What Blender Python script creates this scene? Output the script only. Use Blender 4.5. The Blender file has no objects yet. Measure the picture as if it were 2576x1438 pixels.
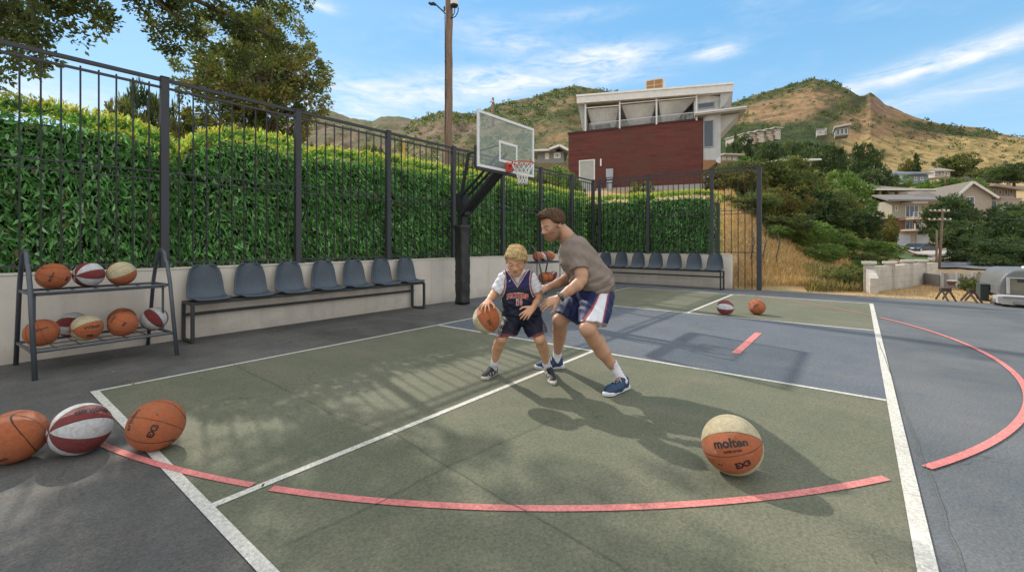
import bpy, bmesh, math, random
import numpy as np
from mathutils import Vector, Matrix
random.seed(7)
RS = np.random.RandomState(7)
SC = bpy.context.scene
COL = SC.collection
# ---------------------------------------------------------------- frame
F, CX, CY, HC = 1108.0, 1288.0, 612.0, 1.45     # lens and eye height measured from the court lines
C1, S1 = .6185, .7858
def W(a, d, h=0.0):                      # (right, forward, up) of the tripod -> court axes
    return (a*C1 + d*S1, -a*S1 + d*C1, h)
def Wn(p):
    p = np.asarray(p, float)
    return np.stack([p[..., 0]*C1 + p[..., 1]*S1, -p[..., 0]*S1 + p[..., 1]*C1, p[..., 2]], -1)
def K(px, py, d):                        # sight line at a depth, (right, forward, up)
    return np.array([(px-CX)/F*d, d, HC + (CY-py)/F*d])
def P(px, py, d): return W(*K(px, py, d))
def GD(py, h=0.0): return F*(HC-h)/(py-CY)
def G(px, py, h=0.0): return P(px, py, GD(py, h))
# ---------------------------------------------------------------- object helpers
def props(o, label=None, cat=None, group=None, kind=None):
    if label: o['label'] = label
    if cat: o['category'] = cat
    if group: o['group'] = group
    if kind: o['kind'] = kind
    return o
def thing(name, label, cat, loc=(0, 0, 0), group=None, rz=0.0):
    o = bpy.data.objects.new(name, None); COL.objects.link(o)
    o.location = loc; o.rotation_euler = (0, 0, rz); o.empty_display_size = .2
    o['base'] = 0
    del o['base']
    return props(o, label, cat, group)
def copy_tree(o, parent=None):
    c = o.copy(); COL.objects.link(c)
    if parent is not None: c.parent = parent
    for ch in list(o.children): copy_tree(ch, c)
    return c
def root_loc(o):
    while o.parent is not None: o = o.parent
    return Vector(o.location)
def raw_mesh(name, v, faces, cols=None, smooth=False, mats=(), midx=None):
    """v (N,3); faces (M,k) int array or list of lists"""
    me = bpy.data.meshes.new(name)
    v = np.asarray(v, np.float32)
    if isinstance(faces, np.ndarray):
        k = faces.shape[1]; n = len(faces)
        flat = faces.astype(np.int32).ravel(); starts = np.arange(0, n*k, k, dtype=np.int32); tot = np.full(n, k, np.int32)
    else:
        n = len(faces); tot = np.array([len(f) for f in faces], np.int32)
        flat = np.array([i for f in faces for i in f], np.int32); starts = np.concatenate([[0], np.cumsum(tot)[:-1]]).astype(np.int32)
    me.vertices.add(len(v)); me.vertices.foreach_set('co', v.ravel())
    me.loops.add(len(flat)); me.loops.foreach_set('vertex_index', flat)
    me.polygons.add(n); me.polygons.foreach_set('loop_start', starts); me.polygons.foreach_set('loop_total', tot)
    if midx is not None: me.polygons.foreach_set('material_index', np.asarray(midx, np.int32))
    me.polygons.foreach_set('use_smooth', np.full(n, smooth, bool))
    for m in mats: me.materials.append(m)
    me.update(calc_edges=True); me.validate()
    if cols is not None:
        ca = me.color_attributes.new('Col', 'FLOAT_COLOR', 'POINT')
        c4 = np.ones((len(v), 4), np.float32); c4[:, :3] = np.asarray(cols, np.float32)
        ca.data.foreach_set('color', c4.ravel())
    return me
def link(name, me, parent=None, loc=None):
    o = bpy.data.objects.new(name, me); COL.objects.link(o)
    if parent is not None: o.parent = parent
    if loc is not None: o.location = loc
    return o
class MB:
    """collects shapes into one mesh"""
    def __init__(s): s.v = []; s.f = []; s.m = []; s.c = []; s.cur = 0; s.col = (1, 1, 1)
    def add(s, vs, fs):
        b = len(s.v); s.v += [tuple(map(float, p)) for p in vs]; s.c += [s.col]*len(vs)
        s.f += [[b+i for i in f] for f in fs]; s.m += [s.cur]*len(fs); return s
    def box(s, c, size, R=None, bev=0.0):
        x, y, z = [q/2 for q in size]
        if bev <= 0:
            vs = [(-x,-y,-z),(x,-y,-z),(x,y,-z),(-x,y,-z),(-x,-y,z),(x,-y,z),(x,y,z),(-x,y,z)]
            fs = [[3,2,1,0],[4,5,6,7],[0,1,5,4],[1,2,6,5],[2,3,7,6],[3,0,4,7]]
        else:
            b = min(bev, x*.9, y*.9, z*.9); vs = []; fs = []; bm = bmesh.new()
            bmesh.ops.create_cube(bm, size=1.0)
            for q in bm.verts: q.co = Vector((q.co.x*2*x, q.co.y*2*y, q.co.z*2*z))
            bmesh.ops.bevel(bm, geom=list(bm.edges), offset=b, segments=2, affect='EDGES', profile=.6)
            bm.verts.index_update(); vs = [tuple(q.co) for q in bm.verts]; fs = [[q.index for q in f.verts] for f in bm.faces]; bm.free()
        if R is not None: vs = [tuple(R @ Vector(q)) for q in vs]
        return s.add([(q[0]+c[0], q[1]+c[1], q[2]+c[2]) for q in vs], fs)
    def bar(s, a, b, w, h=None, up=(0, 0, 1), bev=0.0):
        """rectangular bar between two points"""
        a, b = Vector(a), Vector(b); h = h or w; d = b-a; L = d.length
        if L < 1e-6: return s
        z = d/L; u = Vector(up)
        if abs(z.dot(u)) > .98: u = Vector((0, 1, 0)) if abs(z.y) < .9 else Vector((1, 0, 0))
        x = u.cross(z).normalized(); y = z.cross(x)
        R = Matrix((x, y, z)).transposed()
        return s.box((a+b)/2, (w, h, L), R, bev)
    def tube(s, pts, r, n=10, cap=True):
        pts = [Vector(p) for p in pts]; rs = r if isinstance(r, (list, tuple)) else [r]*len(pts)
        vs = []; fs = []; prev = None
        for i, p in enumerate(pts):
            t = (pts[min(i+1, len(pts)-1)]-pts[max(i-1, 0)]).normalized()
            if prev is None:
                u = Vector((0, 0, 1)) if abs(t.z) < .9 else Vector((1, 0, 0)); x = u.cross(t).normalized()
            else:
                x = (prev - t*prev.dot(t)).normalized()
            prev = x; y = t.cross(x)
            for k in range(n):
                an = 2*math.pi*k/n; vs.append(p + (x*math.cos(an)+y*math.sin(an))*rs[i])
        for i in range(len(pts)-1):
            for k in range(n):
                k2 = (k+1) % n; fs.append([i*n+k, i*n+k2, (i+1)*n+k2, (i+1)*n+k])
        if cap: fs.append(list(range(n))[::-1]); fs.append([(len(pts)-1)*n+k for k in range(n)])
        return s.add(vs, fs)
    def prism(s, poly, ext):
        """poly: planar list of 3D points, extruded by vector ext"""
        n = len(poly); e = Vector(ext); vs = [Vector(p) for p in poly]; vs = vs + [p+e for p in vs]
        fs = [list(range(n)), [n+i for i in range(n)][::-1]]
        for i in range(n): j = (i+1) % n; fs.append([j, i, n+i, n+j])
        return s.add(vs, fs)
    def quad(s, a, b, c, d): return s.add([a, b, c, d], [[0, 1, 2, 3]])
    def build(s, name, mats, parent=None, smooth=False, recalc=True, abs_=True):
        mats = mats if isinstance(mats, (list, tuple)) else [mats]
        v = np.array(s.v, float).reshape(-1, 3)
        if parent is not None and abs_: v = v - np.array(root_loc(parent))
        me = raw_mesh(name, v, s.f, cols=np.array(s.c), smooth=smooth, mats=mats, midx=s.m)
        if recalc:
            bm = bmesh.new(); bm.from_mesh(me); bmesh.ops.recalc_face_normals(bm, faces=bm.faces[:]); bm.to_mesh(me); bm.free()
        return link(name, me, parent)
# ---------------------------------------------------------------- materials
class NT:
    def __init__(s, nt): s.nt = nt
    def n(s, t, **kw):
        x = s.nt.nodes.new(t)
        for k, v in kw.items():
            if k in x.inputs: 
                try: x.inputs[k].default_value = v
                except Exception: pass
            else: setattr(x, k, v)
        return x
    def l(s, a, b): s.nt.links.new(a, b)
    def val(s, x, i, sock):
        if isinstance(x, (int, float)): sock.default_value = x
        else: s.l(x, sock)
    def math(s, op, a, b=0.0, c=None, clamp=False):
        m = s.nt.nodes.new('ShaderNodeMath'); m.operation = op; m.use_clamp = clamp
        for i, x in enumerate((a, b) if c is None else (a, b, c)):
            if isinstance(x, (int, float)): m.inputs[i].default_value = x
            else: s.l(x, m.inputs[i])
        return m.outputs[0]
    def mix(s, fac, a, b, mode='MIX'):
        m = s.nt.nodes.new('ShaderNodeMix'); m.data_type = 'RGBA'; m.blend_type = mode
        for sock, x in ((m.inputs[0], fac), (m.inputs[6], a), (m.inputs[7], b)):
            if isinstance(x, (int, float)): sock.default_value = x
            elif isinstance(x, tuple): sock.default_value = (*x[:3], 1)
            else: s.l(x, sock)
        return m.outputs[2]
    def ramp(s, x, p0, p1):
        m = s.nt.nodes.new('ShaderNodeMapRange'); m.clamp = True
        s.l(x, m.inputs[0]); m.inputs[1].default_value = p0; m.inputs[2].default_value = p1
        return m.outputs[0]
    def noise(s, scale, detail=4, rough=.55, vec=None, dist=0.0):
        m = s.nt.nodes.new('ShaderNodeTexNoise'); m.inputs['Scale'].default_value = scale
        m.inputs['Detail'].default_value = detail; m.inputs['Roughness'].default_value = rough
        m.inputs['Distortion'].default_value = dist
        if vec is not None: s.l(vec, m.inputs['Vector'])
        return m.outputs[0]
    def scaled(s, vec, sc, rot=(0, 0, 0)):
        m = s.nt.nodes.new('ShaderNodeMapping'); m.inputs['Scale'].default_value = sc; m.inputs['Rotation'].default_value = rot
        s.l(vec, m.inputs['Vector']); return m.outputs[0]
def newmat(name):
    m = bpy.data.materials.new(name); m.use_nodes = True; nt = m.node_tree
    for x in list(nt.nodes): nt.nodes.remove(x)
    t = NT(nt); out = t.n('ShaderNodeOutputMaterial'); b = t.n('ShaderNodeBsdfPrincipled'); t.l(b.outputs[0], out.inputs[0])
    return m, t, b, out
def pm(name, col, rough=.6, var=.18, scale=6., bump=0., bscale=60., metal=0., attr=False, obj=True, spec=.5, dark=None, stretch=(1, 1, 1), coat=0.):
    """plain procedural material: base colour broken up by two noises, optional bump, optional per-point colour"""
    m, t, b, out = newmat(name)
    co = t.n('ShaderNodeTexCoord').outputs['Object']; co = t.scaled(co, stretch)
    n1 = t.noise(scale, 5, .6, co); n2 = t.noise(scale*7.3, 3, .6, co)
    f = t.math('ADD', t.math('MULTIPLY', n1, .65), t.math('MULTIPLY', n2, .35)); f = t.ramp(f, .3, .7)
    if attr:
        a = t.n('ShaderNodeAttribute'); a.attribute_name = 'Col'; base = a.outputs['Color']
        if col != (1, 1, 1): base = t.mix(1.0, base, col, 'MULTIPLY')
    else:
        g = t.n('ShaderNodeRGB'); g.outputs[0].default_value = (*col, 1); base = g.outputs[0]
    lo = t.mix(1.0, base, (1-var,)*3 if dark is None else dark, 'MULTIPLY'); hi = t.mix(1.0, base, (1+var*.6,)*3, 'MULTIPLY')
    t.l(t.mix(f, lo, hi), b.inputs['Base Color'])
    t.l(t.math('ADD', t.math('MULTIPLY', n1, .2), rough-.1), b.inputs['Roughness'])
    b.inputs['Metallic'].default_value = metal; b.inputs['Specular IOR Level'].default_value = spec
    if coat: b.inputs['Coat Weight'].default_value = coat
    if bump:
        nb = t.noise(bscale, 4, .6, co); bp = t.n('ShaderNodeBump'); bp.inputs['Strength'].default_value = bump; bp.inputs['Distance'].default_value = .02
        t.l(nb, bp.inputs['Height']); t.l(bp.outputs[0], b.inputs['Normal'])
    return m
def leafmat(name, tint=(1, 1, 1), trans=.35, rough=.5):
    m, t, b, out = newmat(name)
    a = t.n('ShaderNodeAttribute'); a.attribute_name = 'Col'
    base = t.mix(1.0, a.outputs['Color'], tint, 'MULTIPLY')
    t.l(base, b.inputs['Base Color']); b.inputs['Roughness'].default_value = rough; b.inputs['Specular IOR Level'].default_value = .3
    tr = t.n('ShaderNodeBsdfTranslucent'); t.l(t.mix(1.0, base, (1.5, 1.5, .7), 'MULTIPLY'), tr.inputs[0])
    mx = t.n('ShaderNodeMixShader'); mx.inputs[0].default_value = trans
    t.l(b.outputs[0], mx.inputs[1]); t.l(tr.outputs[0], mx.inputs[2]); t.l(mx.outputs[0], out.inputs[0])
    return m
M = {}
def wall_mat():
    m, t, b, out = newmat('court_wall_render'); co = t.n('ShaderNodeTexCoord').outputs['Object']
    n1 = t.ramp(t.noise(1.3, 6, .65, co), .35, .65); st = t.ramp(t.noise(5.5, 5, .6, t.scaled(co, (1, 1, .10))), .5, .72); f = t.noise(45, 4, .7, co)
    c = t.mix(n1, (.58, .52, .445), (.67, .61, .53)); c = t.mix(t.math('MULTIPLY', st, .35), c, (.42, .38, .33)); c = t.mix(t.math('MULTIPLY', t.ramp(t.noise(4, 6, .75, co), .60, .70), .5), c, (.62, .57, .50))
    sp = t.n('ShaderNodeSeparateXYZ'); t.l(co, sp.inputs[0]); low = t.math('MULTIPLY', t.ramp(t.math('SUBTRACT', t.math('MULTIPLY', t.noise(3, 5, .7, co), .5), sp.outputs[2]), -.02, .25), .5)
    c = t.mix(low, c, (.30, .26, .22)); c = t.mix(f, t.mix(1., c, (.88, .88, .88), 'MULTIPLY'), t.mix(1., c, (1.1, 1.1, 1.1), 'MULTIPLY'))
    t.l(c, b.inputs['Base Color']); b.inputs['Roughness'].default_value = .9; bp = t.n('ShaderNodeBump'); bp.inputs['Strength'].default_value = .3; bp.inputs['Distance'].default_value = .01; t.l(f, bp.inputs['Height']); t.l(bp.outputs[0], b.inputs['Normal']); return m
M['wall'] = wall_mat()
M['wallcap'] = pm('wall_cap', (.58, .53, .46), .8, .12, 3, .2, 40)
M['black'] = pm('dark_coated_steel', (.018, .018, .020), .6, .25, 9, .06, 120)
M['post'] = pm('post_coated_steel', (.040, .040, .047), .6, .25, 6, .06, 120)
M['rack'] = pm('grey_painted_tube', (.065, .075, .088), .38, .22, 12, .05, 150)
M['bolt'] = pm('zinc_bolt', (.6, .6, .6), .3, .1, 30, metal=1.)
M['bench'] = pm('bench_dark_steel', (.03, .031, .03), .5, .3, 10, .08, 120)
M['seat'] = pm('grey_blue_plastic_seat', (.062, .080, .102), .48, .3, 4, .05, 220, spec=.4)
M['white'] = pm('white_paint', (.74, .74, .72), .5, .12, 5, .05, 90)
M['red'] = pm('rim_red_paint', (.62, .06, .03), .4, .15, 20)
M['net'] = pm('net_cord', (.78, .76, .7), .8, .1, 50)
M['pad'] = pm('black_vinyl_pad', (.022, .022, .022), .42, .3, 9, .5, 22)
M['bark'] = pm('bark', (.12, .09, .065), .9, .35, 7, .8, 25, stretch=(1, 1, .25))
M['polewood'] = pm('weathered_pole_wood', (.24, .165, .115), .9, .6, 9, .9, 30, stretch=(1, 1, .12))
M['leaf'] = leafmat('leaf_green')
M['hedgeleaf'] = leafmat('hedge_leaf', trans=.42, rough=.55)
M['dry'] = leafmat('dry_grass', trans=.25, rough=.7)
M['skin'] = pm('skin', (1, 1, 1), .5, .07, 25, .06, 400, attr=True, spec=.4)
M['hair'] = pm('hair', (1, 1, 1), .7, .2, 30, .15, 160, attr=True, stretch=(1, 1, .4), spec=.2)
M['cloth'] = pm('cotton_cloth', (1, 1, 1), .85, .14, 18, .35, 200, attr=True, spec=.2)
M['satin'] = pm('satin_sports_cloth', (1, 1, 1), .62, .15, 22, .15, 120, attr=True, spec=.35)
M['shoe'] = pm('shoe_fabric', (1, 1, 1), .6, .2, 60, .3, 300, attr=True)
M['paint'] = pm('car_paint', (1, 1, 1), .3, .05, 4, attr=True, coat=.6)
M['generic'] = pm('painted_surface', (1, 1, 1), .75, .16, 2.5, .12, 30, attr=True)
M['smooth'] = pm('plain_surface', (1, 1, 1), .6, .1, 3, attr=True)
M['roofing'] = pm('shingle_roofing', (1, 1, 1), .85, .25, 5, .4, 30, attr=True)
m, t, b, out = newmat('window_glass'); b.inputs['Base Color'].default_value = (.05, .07, .09, 1); b.inputs['Roughness'].default_value = .08; b.inputs['Metallic'].default_value = .35; M['glass'] = m
def ball_mat():
    m, t, b, out = newmat('pebbled_ball_leather')
    a = t.n('ShaderNodeAttribute'); a.attribute_name = 'Col'
    co = t.n('ShaderNodeTexCoord').outputs['Object']
    n = t.noise(9, 5, .6, co); v = t.n('ShaderNodeTexVoronoi'); v.inputs['Scale'].default_value = 130; t.l(co, v.inputs['Vector'])
    f = t.ramp(n, .35, .65); bc = t.mix(f, t.mix(1., a.outputs[0], (.78, .76, .74), 'MULTIPLY'), a.outputs[0]); bc = t.mix(t.math('MULTIPLY', t.ramp(t.noise(3.5, 7, .75, co, .8), .54, .66), .38), bc, (.24, .19, .15)); bc = t.mix(t.math('MULTIPLY', t.ramp(t.noise(22, 4, .8, co), .60, .68), .3), bc, (.42, .36, .30)); t.l(bc, b.inputs['Base Color'])
    b.inputs['Roughness'].default_value = .42; b.inputs['Specular IOR Level'].default_value = .45
    bp = t.n('ShaderNodeBump'); bp.inputs['Strength'].default_value = .6; bp.inputs['Distance'].default_value = .02; bp.invert = True
    t.l(v.outputs['Distance'], bp.inputs['Height']); t.l(bp.outputs[0], b.inputs['Normal']); return m
M['ball'] = ball_mat()
M['ink'] = pm('ball_print_ink', (.018, .01, .012), .5, .2, 60)
M['orangeletter'] = pm('jersey_red_letter', (.55, .06, .05), .6, .15, 40)
M['whiteletter'] = pm('jersey_white_edge', (.75, .72, .7), .6, .1, 40)
def court_mat(name, c, c2, wear, bump=.35, chip=0., dirt=.25):
    """acrylic court coating: gritty, blotchy, scuffed"""
    m, t, b, out = newmat(name)
    co = t.n('ShaderNodeTexCoord').outputs['Object']
    big = t.ramp(t.noise(.55, 5, .62, co, .4), .36, .66); mid = t.ramp(t.noise(3.1, 5, .65, co, .3), .35, .7)
    fine = t.noise(55, 4, .75, co); grit = t.noise(190, 2, .7, co)
    streak = t.ramp(t.noise(2.2, 4, .6, t.scaled(co, (1, .16, 1), (0, 0, .5))), .5, .75)
    col = t.mix(big, c, c2); col = t.mix(t.math('MULTIPLY', mid, .22), col, wear)
    col = t.mix(t.math('MULTIPLY', streak, .25), col, wear)
    stain = t.ramp(t.noise(1.3, 6, .7, t.scaled(co, (.6, 1.2, 1)), .8), .60, .72)
    col = t.mix(t.math('MULTIPLY', stain, dirt), col, tuple(x*.72 for x in c))
    g = t.ramp(t.math('ADD', t.math('MULTIPLY', fine, .6), t.math('MULTIPLY', grit, .4)), .36, .64)
    col = t.mix(g, t.mix(1., col, (.60, .60, .60), 'MULTIPLY'), t.mix(1., col, (1.40, 1.38, 1.35), 'MULTIPLY'))
    wob = t.n('ShaderNodeTexNoise'); wob.inputs['Scale'].default_value = 2.5; wob.inputs['Detail'].default_value = 5; t.l(co, wob.inputs['Vector'])
    va = t.n('ShaderNodeVectorMath'); va.operation = 'MULTIPLY_ADD'; t.l(wob.outputs[1], va.inputs[0]); va.inputs[1].default_value = (.5, .5, .5); t.l(co, va.inputs[2])
    vo = t.n('ShaderNodeTexVoronoi'); vo.feature = 'DISTANCE_TO_EDGE'; vo.inputs['Scale'].default_value = .8; t.l(va.outputs[0], vo.inputs['Vector'])
    ck = t.math('MULTIPLY', t.math('LESS_THAN', vo.outputs['Distance'], .0035), t.ramp(t.noise(.7, 3, .6, co), .50, .60)); col = t.mix(t.math('MULTIPLY', ck, .45), col, tuple(x*.45 for x in c))
    sp_ = t.ramp(t.noise(17, 3, .9, co), .70, .76); col = t.mix(t.math('MULTIPLY', sp_, .35), col, tuple(x*.5 for x in c))
    t.l(col, b.inputs['Base Color']); b.inputs['Roughness'].default_value = .86; b.inputs['Specular IOR Level'].default_value = .25
    bp = t.n('ShaderNodeBump'); bp.inputs['Strength'].default_value = bump; bp.inputs['Distance'].default_value = .006
    t.l(fine, bp.inputs['Height']); t.l(bp.outputs[0], b.inputs['Normal'])
    # scuffs: short pale and dark rubs
    if chip:
        tr = t.n('ShaderNodeBsdfTransparent'); mx = t.n('ShaderNodeMixShader')
        ch = t.math('ADD', t.math('MULTIPLY', t.noise(38, 5, .8, co), .6), t.math('MULTIPLY', t.noise(4, 4, .7, co), .4))
        t.l(t.math('MULTIPLY', t.ramp(ch, .55, .68), chip), mx.inputs[0]); t.l(b.outputs[0], mx.inputs[1]); t.l(tr.outputs[0], mx.inputs[2]); t.l(mx.outputs[0], out.inputs[0])
    return m
M['green'] = court_mat('green_court_coating', (.104, .117, .078), (.134, .140, .099), (.225, .19, .14))
M['grey'] = court_mat('blue_grey_court_coating', (.080, .094, .108), (.126, .138, .152), (.19, .17, .15))
M['lane'] = court_mat('blue_grey_middle_coating', (.092, .108, .132), (.118, .134, .160), (.18, .17, .165))
M['linewhite'] = court_mat('white_line_paint', (.50, .485, .44), (.58, .565, .52), (.42, .40, .35), .25, .5)
M['linepink'] = court_mat('pink_line_paint', (.56, .175, .17), (.62, .225, .21), (.42, .22, .18), .25, .55)
M['fadedpink'] = court_mat('faded_pink_line_paint', (.30, .13, .11), (.38, .16, .14), (.2, .15, .12), .25, .85)
M['shadegrey'] = court_mat('shade_darkened_paving', (.060, .062, .060), (.116, .118, .115), (.20, .165, .135), .45, dirt=.6)  # paving colour darkened to carry the wall and tree shade
M['joint'] = court_mat('dark_joint', (.085, .094, .074), (.10, .108, .085), (.13, .13, .11), .2)
# ---------------------------------------------------------------- camera
cd = bpy.data.cameras.new('camera'); cam = bpy.data.objects.new('camera', cd); COL.objects.link(cam)
cd.sensor_width = 36; cd.lens = 36*F/2576; cd.shift_y = -(719-CY)/2576; cd.clip_start = .05; cd.clip_end = 6000
cam.location = (0, 0, HC); cam.rotation_euler = (math.radians(90), 0, math.atan2(C1, S1)-math.radians(90)); SC.camera = cam
# ---------------------------------------------------------------- light
SUN_EL = math.radians(36); sx, sy = .258, .966
to_sun = Vector((sx*math.cos(SUN_EL), sy*math.cos(SUN_EL), math.sin(SUN_EL)))
ld = bpy.data.lights.new('sun', 'SUN'); ld.energy = 2.5; ld.angle = math.radians(.6); ld.color = (1, .93, .82)
sun = bpy.data.objects.new('sun', ld); COL.objects.link(sun); sun.rotation_euler = to_sun.to_track_quat('Z', 'Y').to_euler()
wd = bpy.data.worlds.new('World'); SC.world = wd; wd.use_nodes = True
nt = wd.node_tree
for x in list(nt.nodes): nt.nodes.remove(x)
t = NT(nt); out = t.n('ShaderNodeOutputWorld'); bg = t.n('ShaderNodeBackground'); t.l(bg.outputs[0], out.inputs[0])
sky = t.n('ShaderNodeTexSky'); sky.sky_type = 'NISHITA'; sky.sun_disc = False; sky.sun_elevation = SUN_EL
sky.sun_rotation = math.atan2(sx, sy); sky.air_density = 1.0; sky.dust_density = .6; sky.ozone_density = 1.2; sky.altitude = 1400
gen = t.n('ShaderNodeTexCoord').outputs['Generated']
sep = t.n('ShaderNodeSeparateXYZ'); t.l(gen, sep.inputs[0])
az = t.math('ARCTAN2', t.math('SUBTRACT', t.math('MULTIPLY', sep.outputs[0], C1), t.math('MULTIPLY', sep.outputs[1], S1)),
            t.math('ADD', t.math('MULTIPLY', sep.outputs[0], S1), t.math('MULTIPLY', sep.outputs[1], C1)))
el = t.math('ARCSINE', sep.outputs[2])
def azel(px, py):
    v = Vector(((px-CX)/F, 1, (CY-py)/F)).normalized(); return math.atan2(v.x, v.y), math.asin(v.z)
comb = t.n('ShaderNodeCombineXYZ'); t.l(az, comb.inputs[0]); t.l(el, comb.inputs[1])
cn = t.noise(9, 7, .62, t.scaled(comb.outputs[0], (1, 4.2, 1), (0, 0, .12)), .9)
cn2 = t.noise(30, 5, .6, t.scaled(comb.outputs[0], (1, 3.2, 1), (0, 0, .2)), .6)
tot = None
for (px, py, wx, wy, amp, slope) in ((1000, 235, 200, 45, .75, 0), (1235, 205, 120, 38, .9, 0), (1520, 150, 160, 34, 1.0, -.02), (1800, 130, 60, 20, .8, 0),
        (2350, 165, 480, 24, .48, -.16), (2150, 215, 420, 24, .5, -.16), (805, 12, 55, 14, .8, .1), (2500, 130, 300, 14, .6, -.15), (1290, 110, 130, 26, .45, 0),
        (860, 290, 160, 40, .6, 0), (1160, 60, 160, 30, .25, 0), (1480, 205, 160, 18, .5, 0), (2300, 260, 500, 30, .45, -.1), (100, 240, 300, 60, .5, 0), (1450, 40, 120, 18, .3, 0)):
    a0, e0 = azel(px, py); a1, _ = azel(px+wx, py); _, e1 = azel(px, py-wy)
    da = t.math('SUBTRACT', az, a0); de = t.math('SUBTRACT', t.math('SUBTRACT', el, e0), t.math('MULTIPLY', da, -slope))
    q = t.math('ADD', t.math('POWER', t.math('ABSOLUTE', t.math('DIVIDE', da, abs(a1-a0))), 2.), t.math('POWER', t.math('ABSOLUTE', t.math('DIVIDE', de, abs(e1-e0))), 2.))
    g = t.math('MULTIPLY', t.math('POWER', 2.718, t.math('MULTIPLY', q, -1.)), amp)
    tot = g if tot is None else t.math('ADD', tot, g)
gen_c = t.ramp(t.noise(2.5, 6, .6, t.scaled(comb.outputs[0], (1, 3, 1)), .5), .55, .8)
tex = t.math('ADD', t.math('MULTIPLY', cn, .75), t.math('MULTIPLY', cn2, .25))
mask = t.math('MULTIPLY', t.math('ADD', tot, t.math('MULTIPLY', gen_c, .25)), t.ramp(tex, .33, .68))
mask = t.math('MINIMUM', t.math('MULTIPLY', mask, 1.5), .93)
hor = t.ramp(el, 0.0, .42)
grad = t.mix(hor, (1.8, 2.85, 3.5), (.74, 2.0, 3.35))
skyc = t.mix(.22, grad, sky.outputs[0])
skyc = t.mix(mask, skyc, (3.9, 4.0, 4.15))
# bright broken cloud added overhead and behind the camera, out of view, for fill
back = t.math('MAXIMUM', t.ramp(t.math('ABSOLUTE', az), 1.05, 1.7), t.ramp(el, .62, .95))
cb_ = t.ramp(t.noise(3.2, 6, .6, gen, .6), .30, .55)
t.l(t.mix(t.math('MULTIPLY', back, cb_), skyc, (6.1, 5.9, 5.6)), bg.inputs[0])
bg.inputs[1].default_value = .15
SC.view_settings.view_transform = 'Standard'; SC.view_settings.look = 'None'; SC.view_settings.exposure = .8; SC.view_settings.gamma = 1
SC.cycles.max_bounces = 6; SC.cycles.transparent_max_bounces = 16; SC.cycles.use_denoising = True
SC.cycles.sample_clamp_indirect = 6
# ================================================================ court
WX, WY = 15.38, 8.0                       # far wall plane, long wall plane
X0, XK, XL, X3, Y0, Y1, YC = .86, 5.32, 9.46, 13.62, -.24, 5.86, 2.80
def sheet(name, x0, x1, y0, y1, z, mat, kind='structure'):
    nx, ny = max(2, int((x1-x0)/1.5)), max(2, int((y1-y0)/1.5))
    xs, ys = np.linspace(x0, x1, nx+1), np.linspace(y0, y1, ny+1)
    v = np.array([(x, y, z) for y in ys for x in xs]); f = np.array([(j*(nx+1)+i, j*(nx+1)+i+1, (j+1)*(nx+1)+i+1, (j+1)*(nx+1)+i) for j in range(ny) for i in range(nx)])
    o = link(name, raw_mesh(name, v, f, mats=[mat])); o['kind'] = kind; return o
sheet('court_pavement', -30, WX+.15, -45, WY+.1, 0.0, M['grey'])
sheet('shade_toned_paving', -30, 7.4, Y1+.02, WY, .004, M['shadegrey'])  # strip along the wall, its shade painted in as a darker surface
sheet('shade_toned_paving', -30, X0-.035, -45, Y1+.0199, .004, M['shadegrey'])  # left area, tree shade put into the colour likewise
sheet('green_court_surface', X0, XK, Y0, Y1, .004, M['green'])
sheet('green_court_surface', XL, X3, Y0, Y1, .004, M['green'])
sheet('middle_court_surface', XK, XL, Y0, Y1, .004, M['lane'])
def strip(pts, w, z, closed=False):
    """flat ribbon along a polyline, world xy points"""
    mb = MB(); L = []; R = []
    P2 = [np.array(p[:2], float) for p in pts]
    for i, p in enumerate(P2):
        t_ = P2[min(i+1, len(P2)-1)]-P2[max(i-1, 0)]; t_ = t_/np.linalg.norm(t_); n_ = np.array([-t_[1], t_[0]])
        L.append((*(p+n_*w/2), z)); R.append((*(p-n_*w/2), z))
    for i in range(len(P2)-1): mb.quad(R[i], R[i+1], L[i+1], L[i])
    return mb
lw = .052
wl = MB()
def addstrip(mb, pts, w, z):
    s = strip(pts, w, z); b = len(mb.v); mb.v += s.v; mb.c += s.c; mb.f += [[b+i for i in f] for f in s.f]; mb.m += [0]*len(s.f)
addstrip(wl, [(X0, Y0-lw/2), (X0, Y1+lw/2)], .062, .008)
addstrip(wl, [(X3, Y0-lw/2), (X3, Y1+lw/2)], .06, .008)
addstrip(wl, [(X0+.031, Y1), (X3-.03, Y1)], .05, .008)
addstrip(wl, [(X0+.031, Y0), (X3-.03, Y0)], .075, .008)
addstrip(wl, [(XK, Y0+.04), (XK, Y1-.03)], .055, .008)
addstrip(wl, [(XL, Y0+.04), (XL, Y1-.03)], .06, .008)
addstrip(wl, [(X0+.031, YC), (XK-.03, YC)], .055, .008)
addstrip(wl, [(XL+.03, YC), (X3-.03, YC)], .06, .008)
o = wl.build('white_court_markings', M['linewhite'], recalc=False); o['kind'] = 'structure'
pk = MB(); HX, HY, RR = 7.52, 5.62, 6.985
def arc(a0, a1, r=RR, n=60): return [(HX+r*math.cos(math.radians(a0+(a1-a0)*i/n)), HY+r*math.sin(math.radians(a0+(a1-a0)*i/n))) for i in range(n+1)]
a_side = math.degrees(math.asin((Y0-HY)/RR)); 
addstrip(pk, arc(193.0, 203.4), .050, .0095)
addstrip(pk, arc(204.5, 180-a_side-1.6), .056, .0095)
addstrip(pk, arc(180-a_side+1.6, 360+a_side-1.2), .056, .0095)
addstrip(pk, arc(360+a_side+1.0, 360-28), .036, .0095)
addstrip(pk, [(6.36, 1.27), (8.05, 1.27)], .10, .0095)
o = pk.build('pink_court_markings', M['linepink'], recalc=False); o['kind'] = 'structure'
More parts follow.
